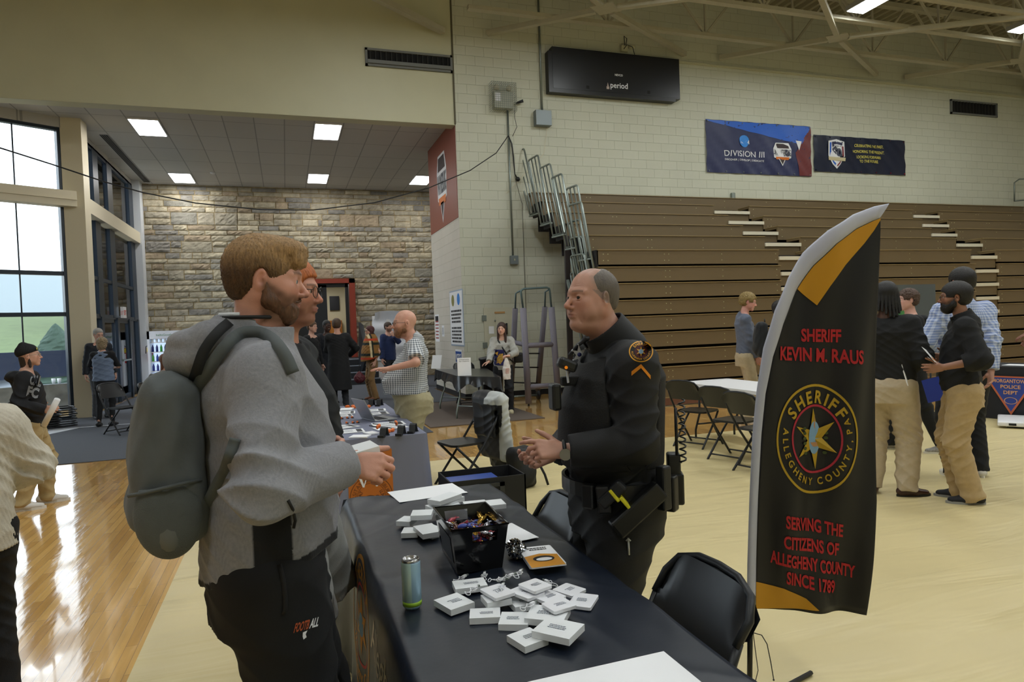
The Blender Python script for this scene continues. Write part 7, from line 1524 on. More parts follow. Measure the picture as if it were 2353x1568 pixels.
pb = atD(826, 1036, 1.84); o = MB(); R_ = Rot(.25, .1, -.15); o.T = R_; o.box(-.045, .045, -.035, .035, -.009, .009); o = o.build('power_bank_box', M_BOX, None, pb); tag(o, 'white box held in the hands of the person in the grey hoodie', 'box')
P1 = h
# ---------------------------------------------------------------- 2  black hoodie with glasses
h = Human('person with ginger hair, glasses and a black hoodie standing behind the grey hoodie', LOC(652, 2.6), FACEDIR(.95, -.30), H=1.875, w=1.12, vox=.0065, belly=.4, feet=((-.2, .08, .1), (.1, -.02, -.1)))
L, Dv = locf(h); fw = atZ(775, 1545, 0); lf = A_(*(locf(h)[0](775, 1545, 2.93)))
h.foot[-1] = (lf[0], lf[1]-.11, .1); k_, b_ = ik(h.hip[-1], A_(lf[0], lf[1]-.13, .09), .46, .465, (0, 1, 0)); h.knee[-1] = k_; h.ank[-1] = b_
h.arm(1, L(764, 1075, 2.5), (.2, -1, -.2), Dv(*(-CU*1+CR*.1)), Dv(*(CF*.3-CR*.8)), (.4, .6, .6, .6, .6)); h.arm(-1, L(742, 1080, 2.75), (-.2, -1, -.2), Dv(*(-CU*1)), Dv(*(-CF*.3-CR*.8)), (.4,)*5)
h.head(yaw=-.02, pitch=-.06, off=(0, .02, 0), size=1.0); skin = '#CB9078'
h.build_body(skin, head_color(skin, '#5A3A28', '#6A4230', .6, '#A05A5E'), head_prims(fat=.5, nose=.98), neck_r=.064, vox=.005)
h.hair(hair_short(.014, .05, .055), hmat('hair_ginger', '#B4622A', .3), vox=.004); h.glasses(mat('frame_black', '#141414', .3), (.025, .021))
h.top(fab('black_hoodie', '#0E1217', bump=.1, sheen=0), hem=.93, t=1.12, rs=(.085, .075, .058), k=.05, fold=.007, name='hoodie', sleeve=.62, secs=[(.9, .2, .2, .16, 0, 0), (1.0, .205, .205, .16, 0, 0), (1.15, .2, .205, .15, 0, 0), (1.3, .2, .19, .15, 0, 0), (1.42, .18, .13, .14, 0, -.01), (1.5, .1, .08, .1, 0, -.01)], extra=[ell(h.T(0, -.13, 1.47), (.13, .08, .06), .03), cap(h.T(.08, .05, 1.47), h.T(.08, -.06, 1.5), .035, .035, .02), cap(h.T(-.08, .05, 1.47), h.T(-.08, -.06, 1.5), .035, .035, .02)], seed=2.)
h.pants(fab('grey_shorts', '#8A8B88'), r=(.13, .12, .1), length=.58, fold=.006, name='shorts', hipd=(.17, .16))
h.shoes(mat('shoe_silver', '#9DA2A6', .45, var=.2, vscale=40), mat('sole_bone', '#B9B09A', .6), laces=mat('lace_pale', '#C8CCC8', .7), vox=.004, hgt=.09)
an = h.ank[-1]
sdf_mesh('sock', [cap(an+A_(0, 0, -.03), an+A_(0, .0, .1), .046, .05, 0)], .005, fab('sock_dark', '#20222A'), h.t)
P2 = h
# ---------------------------------------------------------------- 3  officer
h = Human('person in a black sheriff uniform and vest gesturing with both hands', LOC(1408, 2.62), FACEDIR(-1, .04), H=1.80, w=1.22, belly=.8, vox=.0055, feet=((-.12, .05, .2), (.14, -.05, -.2)))
L, Dv = locf(h)
h.arm(-1, L(1296, 1036, 2.42), (-.5, -1, -1.2), Dv(*(-CR*1+CU*.06-CF*.05)), Dv(*(CF*.75-CU*.55)), (.15, .2, .62, .75, .8), .12)
h.arm(1, L(1268, 1045, 2.66), (.6, -.8, -.8), Dv(*(-CR*1-CU*.25-CF*.18)), Dv(*(CU*.5-CF*.8)), (.5, .5, .6, .7, .75), .1)
h.head(yaw=.24, pitch=.05, off=(0, .055, .0), size=1.0); skin = '#BD8E7A'
h.gaze = .25
hl = lambda x, y, z: (1/(1+np.exp((y-.045+.55*(.09-z)*(z > .03)-.0*z+((np.abs(x)-.06)*-.9)*(np.abs(x) > .03))/.012)))*(z > -.02+.5*np.clip(y+.01, 0, 1)*2)*(.35+.4*(np.abs(x) > .045)*(z < .085))*(y > -.2)
h.build_body(skin, head_color(skin, '#6A5040', '#A9887C', .18, '#98625A', hairc='#6E665E', hairline=hl), head_prims(fat=1.0, nose=1.02, brow=1.25, age=1), iris='#3A3430', neck_r=.07, vox=.0033)
hs = [ell((0, -.024, .033), (.0795, .0995, .089), 0), ell((0, -.052, -.01), (.066, .062, .065), .02), rbox((0, .16, .02), (.14, .115, .2), op='s', k=.01, rd=.03), ell((0, .05, .12), (.05, .085, .06), .02, op='s'), rbox((0, .11, -.12), (.14, .1, .12), op='s', k=.006, rd=.02), cut((0, -.3, -1), (0, -.06, -.05), .01)]
for s in (-1, 1): hs.append(ell((s*.088, -.014, -.008), (.024, .026, .036), .004, op='s'))
h.hair(hs, hmat('hair_greyshort', '#5E564E', .2), vox=.0035, strands=.0006)
M_UNI = fab('uniform_black', '#0D0F13', var=.03, bump=.08, bs=250, rough=.7, sheen=0); M_VST = fab('vest_black', '#0A0B0D', var=.04, bump=.2, bs=160, rough=.75, sheen=0)
secs = [(.97, .205, .165, .165, 0, 0), (1.05, .21, .19, .17, 0, 0), (1.15, .205, .2, .17, 0, 0), (1.28, .2, .185, .175, 0, 0), (1.38, .2, .155, .175, 0, -.01), (1.45, .17, .11, .145, 0, -.015), (1.51, .1, .08, .1, 0, -.01)]
h.top(M_UNI, hem=.975, secs=secs, rs=(.09, .076, .058), k=.05, fold=.0055, name='uniform_shirt', sleeve=.93, extra=[cap(h.T(0, -.035, 1.48), h.T(0, .01, 1.535), .1, .092, .02)], seed=.7, neckr=.08)
se = [(z*h.s, a+.012, f_+.022, b_+.016, x, y) for z, a, f_, b_, x, y in [(1.03, .195, .185, .165, 0, 0), (1.15, .2, .2, .17, 0, 0), (1.28, .197, .19, .178, 0, 0), (1.38, .19, .16, .178, 0, -.01), (1.45, .15, .115, .145, 0, -.015), (1.50, .12, .06, .1, 0, -.01)]]
vp = [loft(se, h.Ti, 0), cut((0, 0, -1), (0, 0, 1.05), .006), folds(.003, (), 4.)]
nc = np.array(h.HM@Vector((0, -.02, -.07))); vp += [cap(h.neck+A_(0, .05, -.0), nc+A_(0, .03, 0), .105, .1, .01, op='s')]
for sd in (-1, 1): vp += [cap(h.sh[sd]+A_(sd*.05, 0.01, 0), h.T(sd*.24, 0, 1.2), .128, .105, .01, op='s'), cap(h.T(sd*.2, 0, 1.45), h.T(sd*.2, 0, 1.1), .06, .05, .01, op='s')]
vest = sdf_mesh('vest', vp, .0055, M_VST, h.t)
h.pants(M_UNI, r=(.13, .10, .085), fold=.005, waist=1.0, hipd=(.17, .17), name='trousers'); h.shoes(mat('boot_black', '#0E0E10', .35), BLK_SOLE)
bvU = bvh_of(h.topo); bvV = bvh_of(vest)
class _B:       # nearest hit of several meshes
    def __init__(s, *b): s.b = b
    def ray_cast(s, o, d, far):
        best = (None, None, None, None)
        for b in s.b:
            r_ = b.ray_cast(o, d, far)
            if r_[0] is not None and (best[0] is None or r_[3] < best[3]): best = r_
        return best
bvA = _B(bvU, bvV)
# collar points
nk0 = h.T(0, -.04, 1.475); nk1 = np.array(h.HM@Vector((0, -.03, -.088))); ax_ = (nk1-nk0)/np.linalg.norm(nk1-nk0)
sdf_mesh('collar', [cap(nk0, nk1, .108, .092, 0, flat=True), cap(nk0-ax_*.05, nk1+ax_*.05, .094, .082, .004, op='s'), cap(nk0+A_(0, .12, .03), nk1+A_(0, .10, 0), .018, .022, .006, op='s'), cut((0, .75, 1), nk1+A_(0, -.03, -.012), .006)], .0045, M_UNI, h.topo)
# shoulder patch
f = pxdecal(h, bvA, 1473, 808, (1, 0), (0, -1), .0012); m = MB(); disc(m, (0, 0), 27, lambda u, v: f(u, v), 36, ry=24); m.build('patch_field', mat('patch_black', '#141312', .7), h.topo)
m = MB(); ring(m, (0, 0), 25.2, 28, lambda u, v: f(u, v, .001), 44, e=.88); m.build('patch_border', mat('patch_yellow', '#D79A1C', .6), h.topo)
m = MB(); arc_text(m, 'SHERIFF', 17, lambda u, v: f(u, v*.88, .0015), 6.5, span=2.0, bold=.03); arc_text(m, 'ALLEGHENY COUNTY', 17.5, lambda u, v: f(u, v*.88, .0015), 4.6, a_mid=-PI/2, span=3.3, inside=True, bold=.02); star(m, (0, 0), 12, 5, 6, lambda u, v: f(u, v, .002)); m.build('patch_print', mat('patch_yellow'), h.topo)
m = MB(); disc(m, (0, 0), 15, lambda u, v: f(u, v, .0012), 30); m.build('patch_centre', mat('patch_maroon', '#4A1A22', .7), h.topo); m = MB(); disc(m, (0, 0), 5.5, lambda u, v: f(u, v, .003), 20); m.build('patch_disc', mat('patch_sky', '#8FB2CC', .6), h.topo)
f = pxdecal(h, bvA, 1473, 852, (1, 0), (0, -1), .0012); m = MB(); m.grid(lambda a, b: f(-22+22*a, -12+18*a+10*b-1*a*b, .002), 12, 4); m.grid(lambda a, b: f(22*a, 6-26*a+9*b, .002), 12, 4); m.build('chevron', mat('patch_orange2', '#E08A14', .6), h.topo)
# badge, name pin, mic, camera
p = proj(h, 1336, 818, 2.5, bvA, .012); Mi3 = Matrix.Rotation(-h.t.rotation_euler[2], 4, 'Z').to_3x3()
def gear(name, px, py, size, M, rot=(0, 0, 0), off=.012, bev=.004, par=None, bvx=None):
    q = proj(h, px, py, 2.5, bvx or bvA, off); m = MB(); m.T = Matrix.Translation(q) @ Rot(*rot); m.box(-size[0]/2, size[0]/2, -size[1]/2, size[1]/2, -size[2]/2, size[2]/2, bev=bev); return m.build(name, M, par or vest), q
xx_ = (Mi3 @ CR).normalized(); yy_ = (Mi3 @ CU).normalized(); ww_ = (Mi3 @ -CF).normalized()
m = MB(); star(m, (0, 0), .041, .018, 6, lambda u, v: tuple(p+xx_*u*.75+yy_*v+ww_*(.006+.0*(u))), PI/2+.1)
for i in range(6): a = PI/2+.1+i*PI/3; q_ = p+xx_*.041*.75*math.cos(a)+yy_*.041*math.sin(a)+ww_*.006; m.ball(q_, .0045, 8, 6)
m.add([tuple(Vector(v)-ww_*.004) for v in m.v[:13]], [[12-j for j in range(12)]]) if 0 else None
m.build('badge', mat('badge_silver', '#C9CCD2', .35, .35), vest); m = MB(); m.ball(p+ww_*.004, .009, 12, 8); m.build('badge_centre', mat('badge_navy', '#2A2F6A', .3), vest)
gear('radio_mic', 1303, 838, (.042, .075, .042), mat('mic_black', '#16181A', .4), (0, .4, 0), .03, .012); q = proj(h, 1301, 845, 2.5, bvA, .06); m = MB(); m.ball(q, .006); m.build('mic_light', emat('amber', '#E08020', .8), vest)
m = MB(); m.tube([proj(h, x, y, 2.5, bvA, .015) for x, y in ((1318, 818), (1335, 797), (1350, 778))], .009); m.build('mic_cord', M_BLACKM, vest)
gear('body_camera', 1275, 912, (.06, .035, .10), mat('mic_black'), (0, 0, 0), .012, .01); gear('name_bar', 1304, 865, (.012, .006, .05), mat('badge_silver'), (0, 0, .2), .01, .002); gear('pocket_flap', 1320, 876, (.03, .1, .035), M_VST, (0, 0, 0), .004, .006)
# duty belt and holsters
S_ = h.s; m = MB(); N_ = 40; V = []
def beltp(a, o=0): r1, r2, r3 = .215+o, .195+o, .175+o; return Vector((r1*math.cos(a), (r2 if math.sin(a) > 0 else r3)*math.sin(a), 0))
for i in range(N_):
    a = 2*PI*i/N_
    for (o_, z) in ((.0, .955), (.012, .955), (.012, 1.008), (0, 1.008)): q = beltp(a, o_); V.append((q.x, q.y, z))
m.add(V, [(i*4+k, ((i+1) % N_)*4+k, ((i+1) % N_)*4+(k+1) % 4, i*4+(k+1) % 4) for i in range(N_) for k in range(4)]); belt = m.build('duty_belt', mat('leather_black', '#101112', .4), h.t)
def pouch(name, a, w_, hgt, dp, z, M, tilt=0, bev=.008, o=.014):
    q = beltp(a, o+dp/2); m = MB(); m.T = Matrix.Translation((q.x, q.y, z)) @ Matrix.Rotation(a-PI/2, 4, 'Z') @ Matrix.Rotation(tilt, 4, 'Y'); m.box(-w_/2, w_/2, -dp/2, dp/2, -hgt/2, hgt/2, bev=bev); return m.build(name, M, belt)
ML = mat('leather_black'); MG_ = mat('gear_black', '#17191B', .45)
for a, w_, hh, dd, z, tl in ((2.25, .05, .09, .035, .97, 0), (2.5, .05, .1, .04, .965, .1)): pouch('pouch', a, w_, hh, dd, z, ML, tl)
h1 = pouch('holster', 3.0, .07, .22, .05, .93, ML, -.9); pouch('taser_grip', 2.62, .045, .11, .045, .985, MG_, -.8); pouch('taser_mark', 2.66, .05, .012, .05, .985, mat('taser_yellow', '#D8D020', .5), -.9, .003); pouch('taser_mark', 2.8, .05, .012, .05, .96, mat('taser_yellow'), -.9, .003)
pouch('magazine_pouch', 3.55, .045, .16, .04, .99, MG_); pouch('pouch', 3.85, .05, .13, .04, .955, ML); pouch('radio', 4.3, .06, .17, .05, 1.0, MG_); pouch('radio_holder', 4.3, .07, .12, .06, .95, ML)
q = beltp(4.2, .05); m = MB(); m.tube([(q.x, q.y, 1.08), (q.x, q.y, 1.26)], .006); m.build('antenna', M_BLACKM, belt); m = MB(); pts = [(q.x-.01+.012*math.cos(i*.9), q.y-.02+.012*math.sin(i*.9), 1.05+.0035*i) for i in range(70)]; m.tube(pts, .0035, 5); m.build('coiled_cord', M_BLACKM, belt)
# watch and pen
wv = h.wr[-1]+(h.wr[-1]-h.el[-1])/np.linalg.norm(h.wr[-1]-h.el[-1])*.0; wd_ = (h.wr[-1]-h.el[-1]); wd_ /= np.linalg.norm(wd_); q = proj(h, 1291, 1047, 2.4, bvh_of(h.body), .003)
m = MB(); z_ = Vector(wd_); x_ = z_.orthogonal().normalized(); y_ = z_.cross(x_); c_ = Vector(h.wr[-1]-wd_*.002); m.tube([c_+x_*.033*math.cos(a)+y_*.033*math.sin(a) for a in [2*PI*i/20 for i in range(20)]], .007, 6, closed=True); w_o = m.build('watch', M_BLACKM, h.t)
m = MB(); n_ = ww_; a_ = n_.orthogonal().normalized(); b_ = n_.cross(a_); q2 = c_+(n_*.034)-yy_*.008; V = [tuple(q2+(a_*math.cos(t)+b_*math.sin(t))*.021+n_*k) for k in (0, .008) for t in [2*PI*i/20 for i in range(20)]]; m.add(V, [tuple(range(20)), tuple(range(20, 40))]+[(i, (i+1) % 20, 20+(i+1) % 20, 20+i) for i in range(20)]); m.build('watch_face', mat('watch_metal', '#8A8F96', .15, .9), w_o)
tr = [c for c in h.t.children if c.name.startswith('trousers')][0]; bv3 = bvh_of(tr); m = MB(); m.tube([proj(h, x, y, 2.5, bv3, .004) for x, y in ((1443, 1236), (1445, 1275))], .004, 6); m.tube([proj(h, x, y, 2.5, bv3, .007) for x, y in ((1438, 1242), (1443, 1237), (1448, 1242))], .003, 6); m.build('pen', mat('pen_silver', '#C8CCD0', .3, .5), tr)
P3 = h
# ---------------------------------------------------------------- everyone else
def std(h, skin, hc=None, hair=None, beard=None, brow='#2A1E18', fat=0, gl=None, lips='#985A52', bvox=None, detail=False, strands=.002, **k):
    h.build_body(skin, head_color(skin, brow, beard, .85, lips), head_prims(fat=fat, detail=detail or h.vox < .008), neck_r=.056+.008*fat, vox=bvox or min(h.vox, .0075), eyes=True)
    if hair: h.hair(hair, hmat('hair'+hc, hc), vox=max(.0045, h.vox*.6), strands=strands)
    if gl: h.glasses(mat('frame'+gl, gl, .3), (.023, .018))
def person(label, px, D, dx, dy, H, w=1., belly=0, lean=0, **k): return Human(label, LOC(px, D), FACEDIR(dx, dy), H=H, w=w, belly=belly, lean=lean, vox=k.pop('vox', max(.0065, min(.010, D*.00105))), **k)
def curly(t=.014): return [*hair_short(t, .05, .055), fur_noise(.007, 190)]
SH_W = mat('shoe_white', '#CFCCC6', .6); SH_T = mat('shoe_tan', '#B5A68A', .7); SH_B = mat('shoe_black', '#15161A', .6)
def hands_mid(h, L, a, b, D, n=None):
    h.arm(1, L(*a, D), (.4, -1, -.8), None, n, (.3, .4, .45, .5, .5)); h.arm(-1, L(*b, D), (-.4, -1, -.8), None, n, (.3, .4, .45, .5, .5))
def check_mat(name, c1, c2, s=.012):
    m, N, Lk, b = nodes(name); tc = N.new('ShaderNodeTexCoord'); sp_ = N.new('ShaderNodeSeparateXYZ'); Lk.new(tc.outputs['Object'], sp_.inputs[0]); fs = []
    at = N.new('ShaderNodeMath'); at.operation = 'ARCTAN2'; Lk.new(sp_.outputs['X'], at.inputs[0]); Lk.new(sp_.outputs['Y'], at.inputs[1]); m_ = N.new('ShaderNodeMath'); m_.operation = 'MULTIPLY'; m_.inputs[1].default_value = .2; Lk.new(at.outputs[0], m_.inputs[0])
    for ax in (0, m_.outputs[0], sp_.outputs['Z']):
        a = N.new('ShaderNodeMath'); a.operation = 'MULTIPLY'; a.inputs[1].default_value = PI/s
        if ax: Lk.new(ax, a.inputs[0])
        q = N.new('ShaderNodeMath'); q.operation = 'SINE'; Lk.new(a.outputs[0], q.inputs[0]); g = N.new('ShaderNodeMath'); g.operation = 'GREATER_THAN'; g.inputs[1].default_value = .1; Lk.new(q.outputs[0], g.inputs[0]); fs.append(g)
    h_ = N.new('ShaderNodeMath'); h_.operation = 'MAXIMUM'; Lk.new(fs[0].outputs[0], h_.inputs[0]) ; Lk.new(fs[0].outputs[0], h_.inputs[1]); ad = N.new('ShaderNodeMath'); ad.operation = 'ADD'; Lk.new(fs[1].outputs[0], ad.inputs[0]); Lk.new(fs[2].outputs[0], ad.inputs[1]); hv = N.new('ShaderNodeMath'); hv.operation = 'MULTIPLY'; hv.inputs[1].default_value = .5; Lk.new(ad.outputs[0], hv.inputs[0])
    mx = N.new('ShaderNodeMix'); mx.data_type = 'RGBA'; mx.inputs[6].default_value = (*lin(c1), 1); mx.inputs[7].default_value = (*lin(c2), 1); Lk.new(hv.outputs[0], mx.inputs[0]); Lk.new(mx.outputs[2], b.inputs['Base Color']); b.inputs['Roughness'].default_value = .85; return m
# 4 checked shirt
h = person('bald bearded person in a white and grey checked shirt standing behind the grey table', 953, 6.5, -1, .12, 1.765, 1.1, 1.6, feet=((-.12, .02, .2), (.12, 0, -.2)), vox=.0065); L, Dv = locf(h)
h.arm(-1, L(893, 848, 6.1), (-1.6, -1, -.5), Dv(*(-CR*1+CU*.02)), Dv(*(-CU)), (.1, .15, .15, .2, .2), .2); h.arm(1, L(905, 850, 6.7), (.4, -1, -.9), Dv(*(-CR*1+CU*.1)), Dv(*(-CU)), (.2,)*5); h.head(yaw=.1, pitch=-.02, off=(0, .05, -.01), size=1.1)
std(h, '#D3A08C', beard='#8A5A3A', brow='#7A5A48', fat=.9, gl='#151515', detail=True); h.beard('#7A5236', 1.08)
h.top(check_mat('shirt_check', '#5A626C', '#DADDE0', .0095), hem=.99, t=1.1, sleeve=.42, rs=(.084, .084, .06), k=.05, fold=.005, sq=None, extra=[cap(h.T(0, -.03, 1.5), h.T(0, 0, 1.53), .082, .078, .015)], neckr=.073); h.pants(fab('khaki_olive', '#A8A080'), r=(.13, .1, .085), waist=1.03, hipd=(.17, .17), fold=.005); h.shoes(SH_T, BLK_SOLE)
m = MB(); m.tube([h.T(.178*math.cos(a), .01+(.215 if math.sin(a) > 0 else .14)*math.sin(a), 1.0) for a in [2*PI*i/28 for i in range(28)]], .013, 6, closed=True); m.build('belt', M_BLACKM, h.t)
# 5 black overcoat, back view
h = person('person in a long black overcoat seen from behind', 781, 13.3, -.1, 1, 1.82, 1.05); L, Dv = locf(h); h.arm(1, L(803, 815, 13.6), (1, -.6, -.6)); h.arm(-1, L(764, 815, 13.6), (-1, -.6, -.6)); h.head(yaw=-.35, pitch=-.05)
std(h, '#C9957F', '#4A3626', hair_short(.012)); M_COAT = fab('overcoat', '#121316', sheen=0)
h.top(M_COAT, hem=.42, name='overcoat', rs=(.082, .072, .06), k=.05, secs=[(.4, .24, .19, .2, 0, 0), (.9, .21, .17, .17, 0, 0), (1.1, .19, .15, .15, 0, 0), (1.3, .2, .14, .15, 0, 0), (1.42, .18, .12, .13, 0, -.01), (1.5, .1, .09, .1, 0, -.01)]); h.pants(fab('dark_trouser', '#22242A')); h.shoes(SH_B, BLK_SOLE)
# 6,7 in the doorway group
h = person('young person with brown hair and black jacket at the left of the doorway group', 722, 13.9, .75, -.6, 1.80); h.head(yaw=0); std(h, '#D8AA96', '#5A4430', hair_short(.014)); h.top(fab('black_jacket', '#16171A', sheen=0), hem=.9, rs=(.072, .064, .052)); h.pants(MATS['fabx'] if 'fabx' in MATS else fab('dark_trouser', '#22242A')); h.shoes(SH_B, BLK_SOLE)
h = person('smiling person with dark skin, glasses and a navy jacket in the doorway group', 757, 14.8, .3, -1, 1.82); h.head(yaw=.1); std(h, '#4A3026', '#0E0C0B', hair_short(.006), brow='#120C0A', gl='#2A2A2A', lips='#5A3430'); h.top(fab('navy_jacket', '#171B24', sheen=0), hem=.9, rs=(.075, .066, .054)); h.pants(fab('dark_trouser', '#22242A')); h.shoes(SH_B, BLK_SOLE)
m = MB(); m.grid(lambda u, v: tuple(h.HM @ Vector((-.02+.04*u, .097-.012*(2*u-1)**2, -.064-.008*v+.008*(2*u-1)**2))), 8, 2); m.build('teeth', mat('teeth', '#D8D2C4', .3), h.body)
# 8 plaid shawl
h = person('person with long dark red hair in a brown plaid shawl and tan trousers', 857, 15.2, -1, -.2, 1.66, .98); L, Dv = locf(h); h.arm(-1, L(862, 832, 15.0), (-.3, -1, -.5)); h.arm(1, L(850, 835, 15.4), (.3, -1, -.5)); h.head(yaw=.1); std(h, '#D0A08A', '#4A1C1C', hair_long(.012, .3), gl='#202020')
def shawl_mat():
    m, N, Lk, b = nodes('shawl_plaid'); tc = N.new('ShaderNodeTexCoord'); sp_ = N.new('ShaderNodeSeparateXYZ'); Lk.new(tc.outputs['Object'], sp_.inputs[0]); prev = None; col = lin('#8A6230')
    for ax, fr, th, c in (('Y', 30, .75, '#1E241C'), ('Z', 26, .75, '#1E241C'), ('Y', 19, .93, '#D8C49A'), ('Z', 15, .94, '#B8401E')):
        a = N.new('ShaderNodeMath'); a.operation = 'MULTIPLY'; a.inputs[1].default_value = fr; Lk.new(sp_.outputs[ax], a.inputs[0]); q = N.new('ShaderNodeMath'); q.operation = 'SINE'; Lk.new(a.outputs[0], q.inputs[0]); g = N.new('ShaderNodeMath'); g.operation = 'GREATER_THAN'; g.inputs[1].default_value = th; Lk.new(q.outputs[0], g.inputs[0])
        mx = N.new('ShaderNodeMix'); mx.data_type = 'RGBA'; mx.inputs[7].default_value = (*lin(c), 1); Lk.new(g.outputs[0], mx.inputs[0])
        if prev: Lk.new(prev, mx.inputs[6])
        else: mx.inputs[6].default_value = (*col, 1)
        prev = mx.outputs[2]
    Lk.new(prev, b.inputs['Base Color']); b.inputs['Roughness'].default_value = .9; return m
sp_pr = [loft([(.85, .30, .24, .22, 0, 0), (1.1, .28, .22, .2, 0, 0), (1.3, .24, .17, .17, 0, 0), (1.42, .18, .12, .13, 0, 0), (1.5, .09, .08, .09, 0, 0)], None, 0), cut((0, -.35, -1), (0, 0, .95), .01), folds(.008, (), 2.), cut((0, 0, -1), (0, 0, .86))]
sdf_mesh('shawl', sp_pr, .010, shawl_mat(), h.t); h.pants(fab('tan_trouser', '#8A6A42'), r=(.095, .085, .085), fold=.004); h.shoes(mat('shoe_rust', '#7A4A30', .6), BLK_SOLE)
bg_ = thing('handbag', 'dark red and green bag carried beside the plaid shawl', 'bag', tuple(atD(826, 868, 15.0))); sdf_mesh('body', [ell((0, 0, -.02), (.13, .09, .11), 0), ell((0, 0, .06), (.06, .05, .08), .04), disp(lambda P: .008*wn(P, 50))], .008, mat('bag_red', '#5A1E28', .5), bg_); MB().tube([(-.03, 0, .1), (.0, 0, .26), (.05, 0, .3)], .008).build('handle', M_BLACKM, bg_)
# 9 blue shirt
h = person('person in a blue top raising a hand to the mouth by the wrapped board', 897, 16.4, .6, -.8, 1.74, 1.08, .3); L, Dv = locf(h); h.arm(-1, L(904, 772, 16.1), (-.9, .3, -1), Dv(*(CU-CR*.5)), Dv(*CF), (.4, .6, .6, .6, .6)); h.head(yaw=.0); std(h, '#CFA08C', '#3A2A20', hair_short(.012), beard='#6A4A38'); h.top(fab('blue_top', '#1E2E5A'), hem=.86, rs=(.08, .072, .058), t=1.08); h.pants(fab('dark_trouser', '#22242A')); h.shoes(mat('shoe_grey', '#8A8E92', .6), WHITE_SOLE)
# 10 girl with bag
h = person('girl with long brown hair in a grey print sweatshirt holding a white plastic bag', 1158, 12.1, -.35, -1, 1.63, .95, lean=.1, feet=((-.1, .03, .2), (.16, .0, -.3))); L, Dv = locf(h); h.arm(1, L(1121, 845, 11.6), (.4, -.8, -.7), Dv(*(-CR-CU*.4)), Dv(*(-CU)), (.3,)*5); h.arm(-1, L(1170, 818, 11.7), (-1, -.8, -.7), Dv(*(-CR-CF*.5)), Dv(*(-CU)), (.5, .7, .7, .7, .7)); h.head(yaw=-.15, pitch=-.05)
std(h, '#DBAE9A', '#3A2620', hair_long(.01, .36, .07), lips='#B06A64'); h.top(fab('sweat_grey', '#A3A39E'), hem=.88, t=1.15, rs=(.078, .076, .06), k=.05, fold=.007, name='sweatshirt'); h.pants(fab('sweatpants', '#14161C', sheen=0), r=(.1, .088, .075), stack=1); h.shoes(mat('shoe_cream', '#C8BE9C', .7), mat('sole_cream', '#B8AE90', .7))
bv = bvh_of(h.topo); f = pxdecal(h, bv, 1147, 822, (1, .05), (0, -1), .004); m = MB(); m.grid(lambda u, v: f(-12+24*u, -18+36*v), 10, 12); m.build('print', mat('print_blue', '#2A2C6A', .7, var=.6, vscale=22), h.topo); m = MB(); m.add([f(*p, .004) for p in ((-6, -14), (3, -15), (10, -4), (9, 10), (0, 8), (-5, -2))], [tuple(range(6))]); m.add([f(*p, .004) for p in ((-10, 10), (-2, 14), (-4, 4))], [(0, 1, 2)]); m.build('print', mat('print_tan', '#C9A04A', .7, var=.4, vscale=40), h.topo)
q = atD(1164, 846, 11.6); t = thing('plastic_bag', 'white plastic bag hanging from the hand of the girl', 'bag', tuple(q)); sdf_mesh('body', [loft([(-.2, .07, .025, .025, 0, 0), (-.02, .075, .03, .03, 0, 0), (.1, .045, .02, .02, 0, 0), (.17, .02, .012, .012, 0, 0)], None, 0), disp(lambda P: .006*wn(P, 45))], .008, mat('bag_white', '#DCD8D6', .4), t); m = MB(); dashes(m, lambda u, v: (u, -.036, v), -.03, .04, -.1, .0, 3, rn, .6); m.build('print', mat('print_pink', '#C9958A', .6), t)
q = L(1172, 808, 11.9); m = MB(); m.tube([h.T(.08, .06, 1.47), h.T(-.02, .14, 1.3), h.T(-.15, .12, 1.08), h.T(-.24, .0, .98)], .014); m.build('bag_strap', M_STR, h.t); MB().box(-.36, -.2, -.1, .05, .9, 1.08, bev=.03).build('shoulder_bag', M_BCL, h.t)
# 11,12 by the doors
h = person('grey haired person in a dark suit by the entrance doors', 232, 13.5, .5, -.8, 1.80, 1.1, .3); h.head(yaw=.1, pitch=-.25); std(h, '#C99C88', '#9A9690', hair_short(.007, .045, .06)); h.top(fab('suit_dark', '#1B2028', sheen=0), hem=.82, rs=(.078, .068, .054), name='jacket'); h.pants(fab('suit_grey', '#4A4E55')); h.shoes(SH_B, BLK_SOLE)
h = person('person with curly hair in a light blue quilted vest seen from behind', 240, 12.3, .1, 1, 1.62, 1.02); L, Dv = locf(h); h.arm(1, L(260, 845, 12.6), (1, -.5, -.8)); h.arm(-1, L(222, 850, 12.6), (-1, -.5, -.8)); h.head(yaw=-.1); std(h, '#C99C88', '#8C7A5E', [ell((0, -.02, .03), (.1, .115, .1), 0), ell((0, -.05, -.06), (.09, .08, .09), .03), rbox((0, .17, -.05), (.055, .1, .1), op='s', k=.01, rd=.03), fur_noise(.012, 110)])
h.top(fab('black_knit', '#141519', sheen=0), hem=1.2, rs=(.064, .056, .045), fold=.003); se = [(.93, .2, .15, .15, 0, 0), (1.15, .18, .14, .14, 0, 0), (1.35, .19, .14, .15, 0, 0), (1.46, .15, .1, .12, 0, 0), (1.52, .08, .07, .08, 0, 0)]
S_ = h.s; pr = [loft([(z*S_, *[q*S_ for q in r]) for z, *r in se], None, 0), disp(lambda P: -.006*(np.abs(np.sin(34*P[:, 2]+12*P[:, 0]))**6+np.abs(np.sin(34*P[:, 2]-22*P[:, 0]))**6))]+[cap(h.sh[s_]+A_(s_*.05, 0, .0), h.sh[s_]+A_(s_*.08, 0, -.1), .06, .05, .02, op='s') for s_ in (-1, 1)]; sdf_mesh('vest', pr, .009, fab('vest_blue', '#6C7C96'), h.t); h.pants(fab('leggings', '#101115', sheen=0), r=(.085, .062, .042), fold=.002); h.shoes(SH_B, BLK_SOLE, low=True)
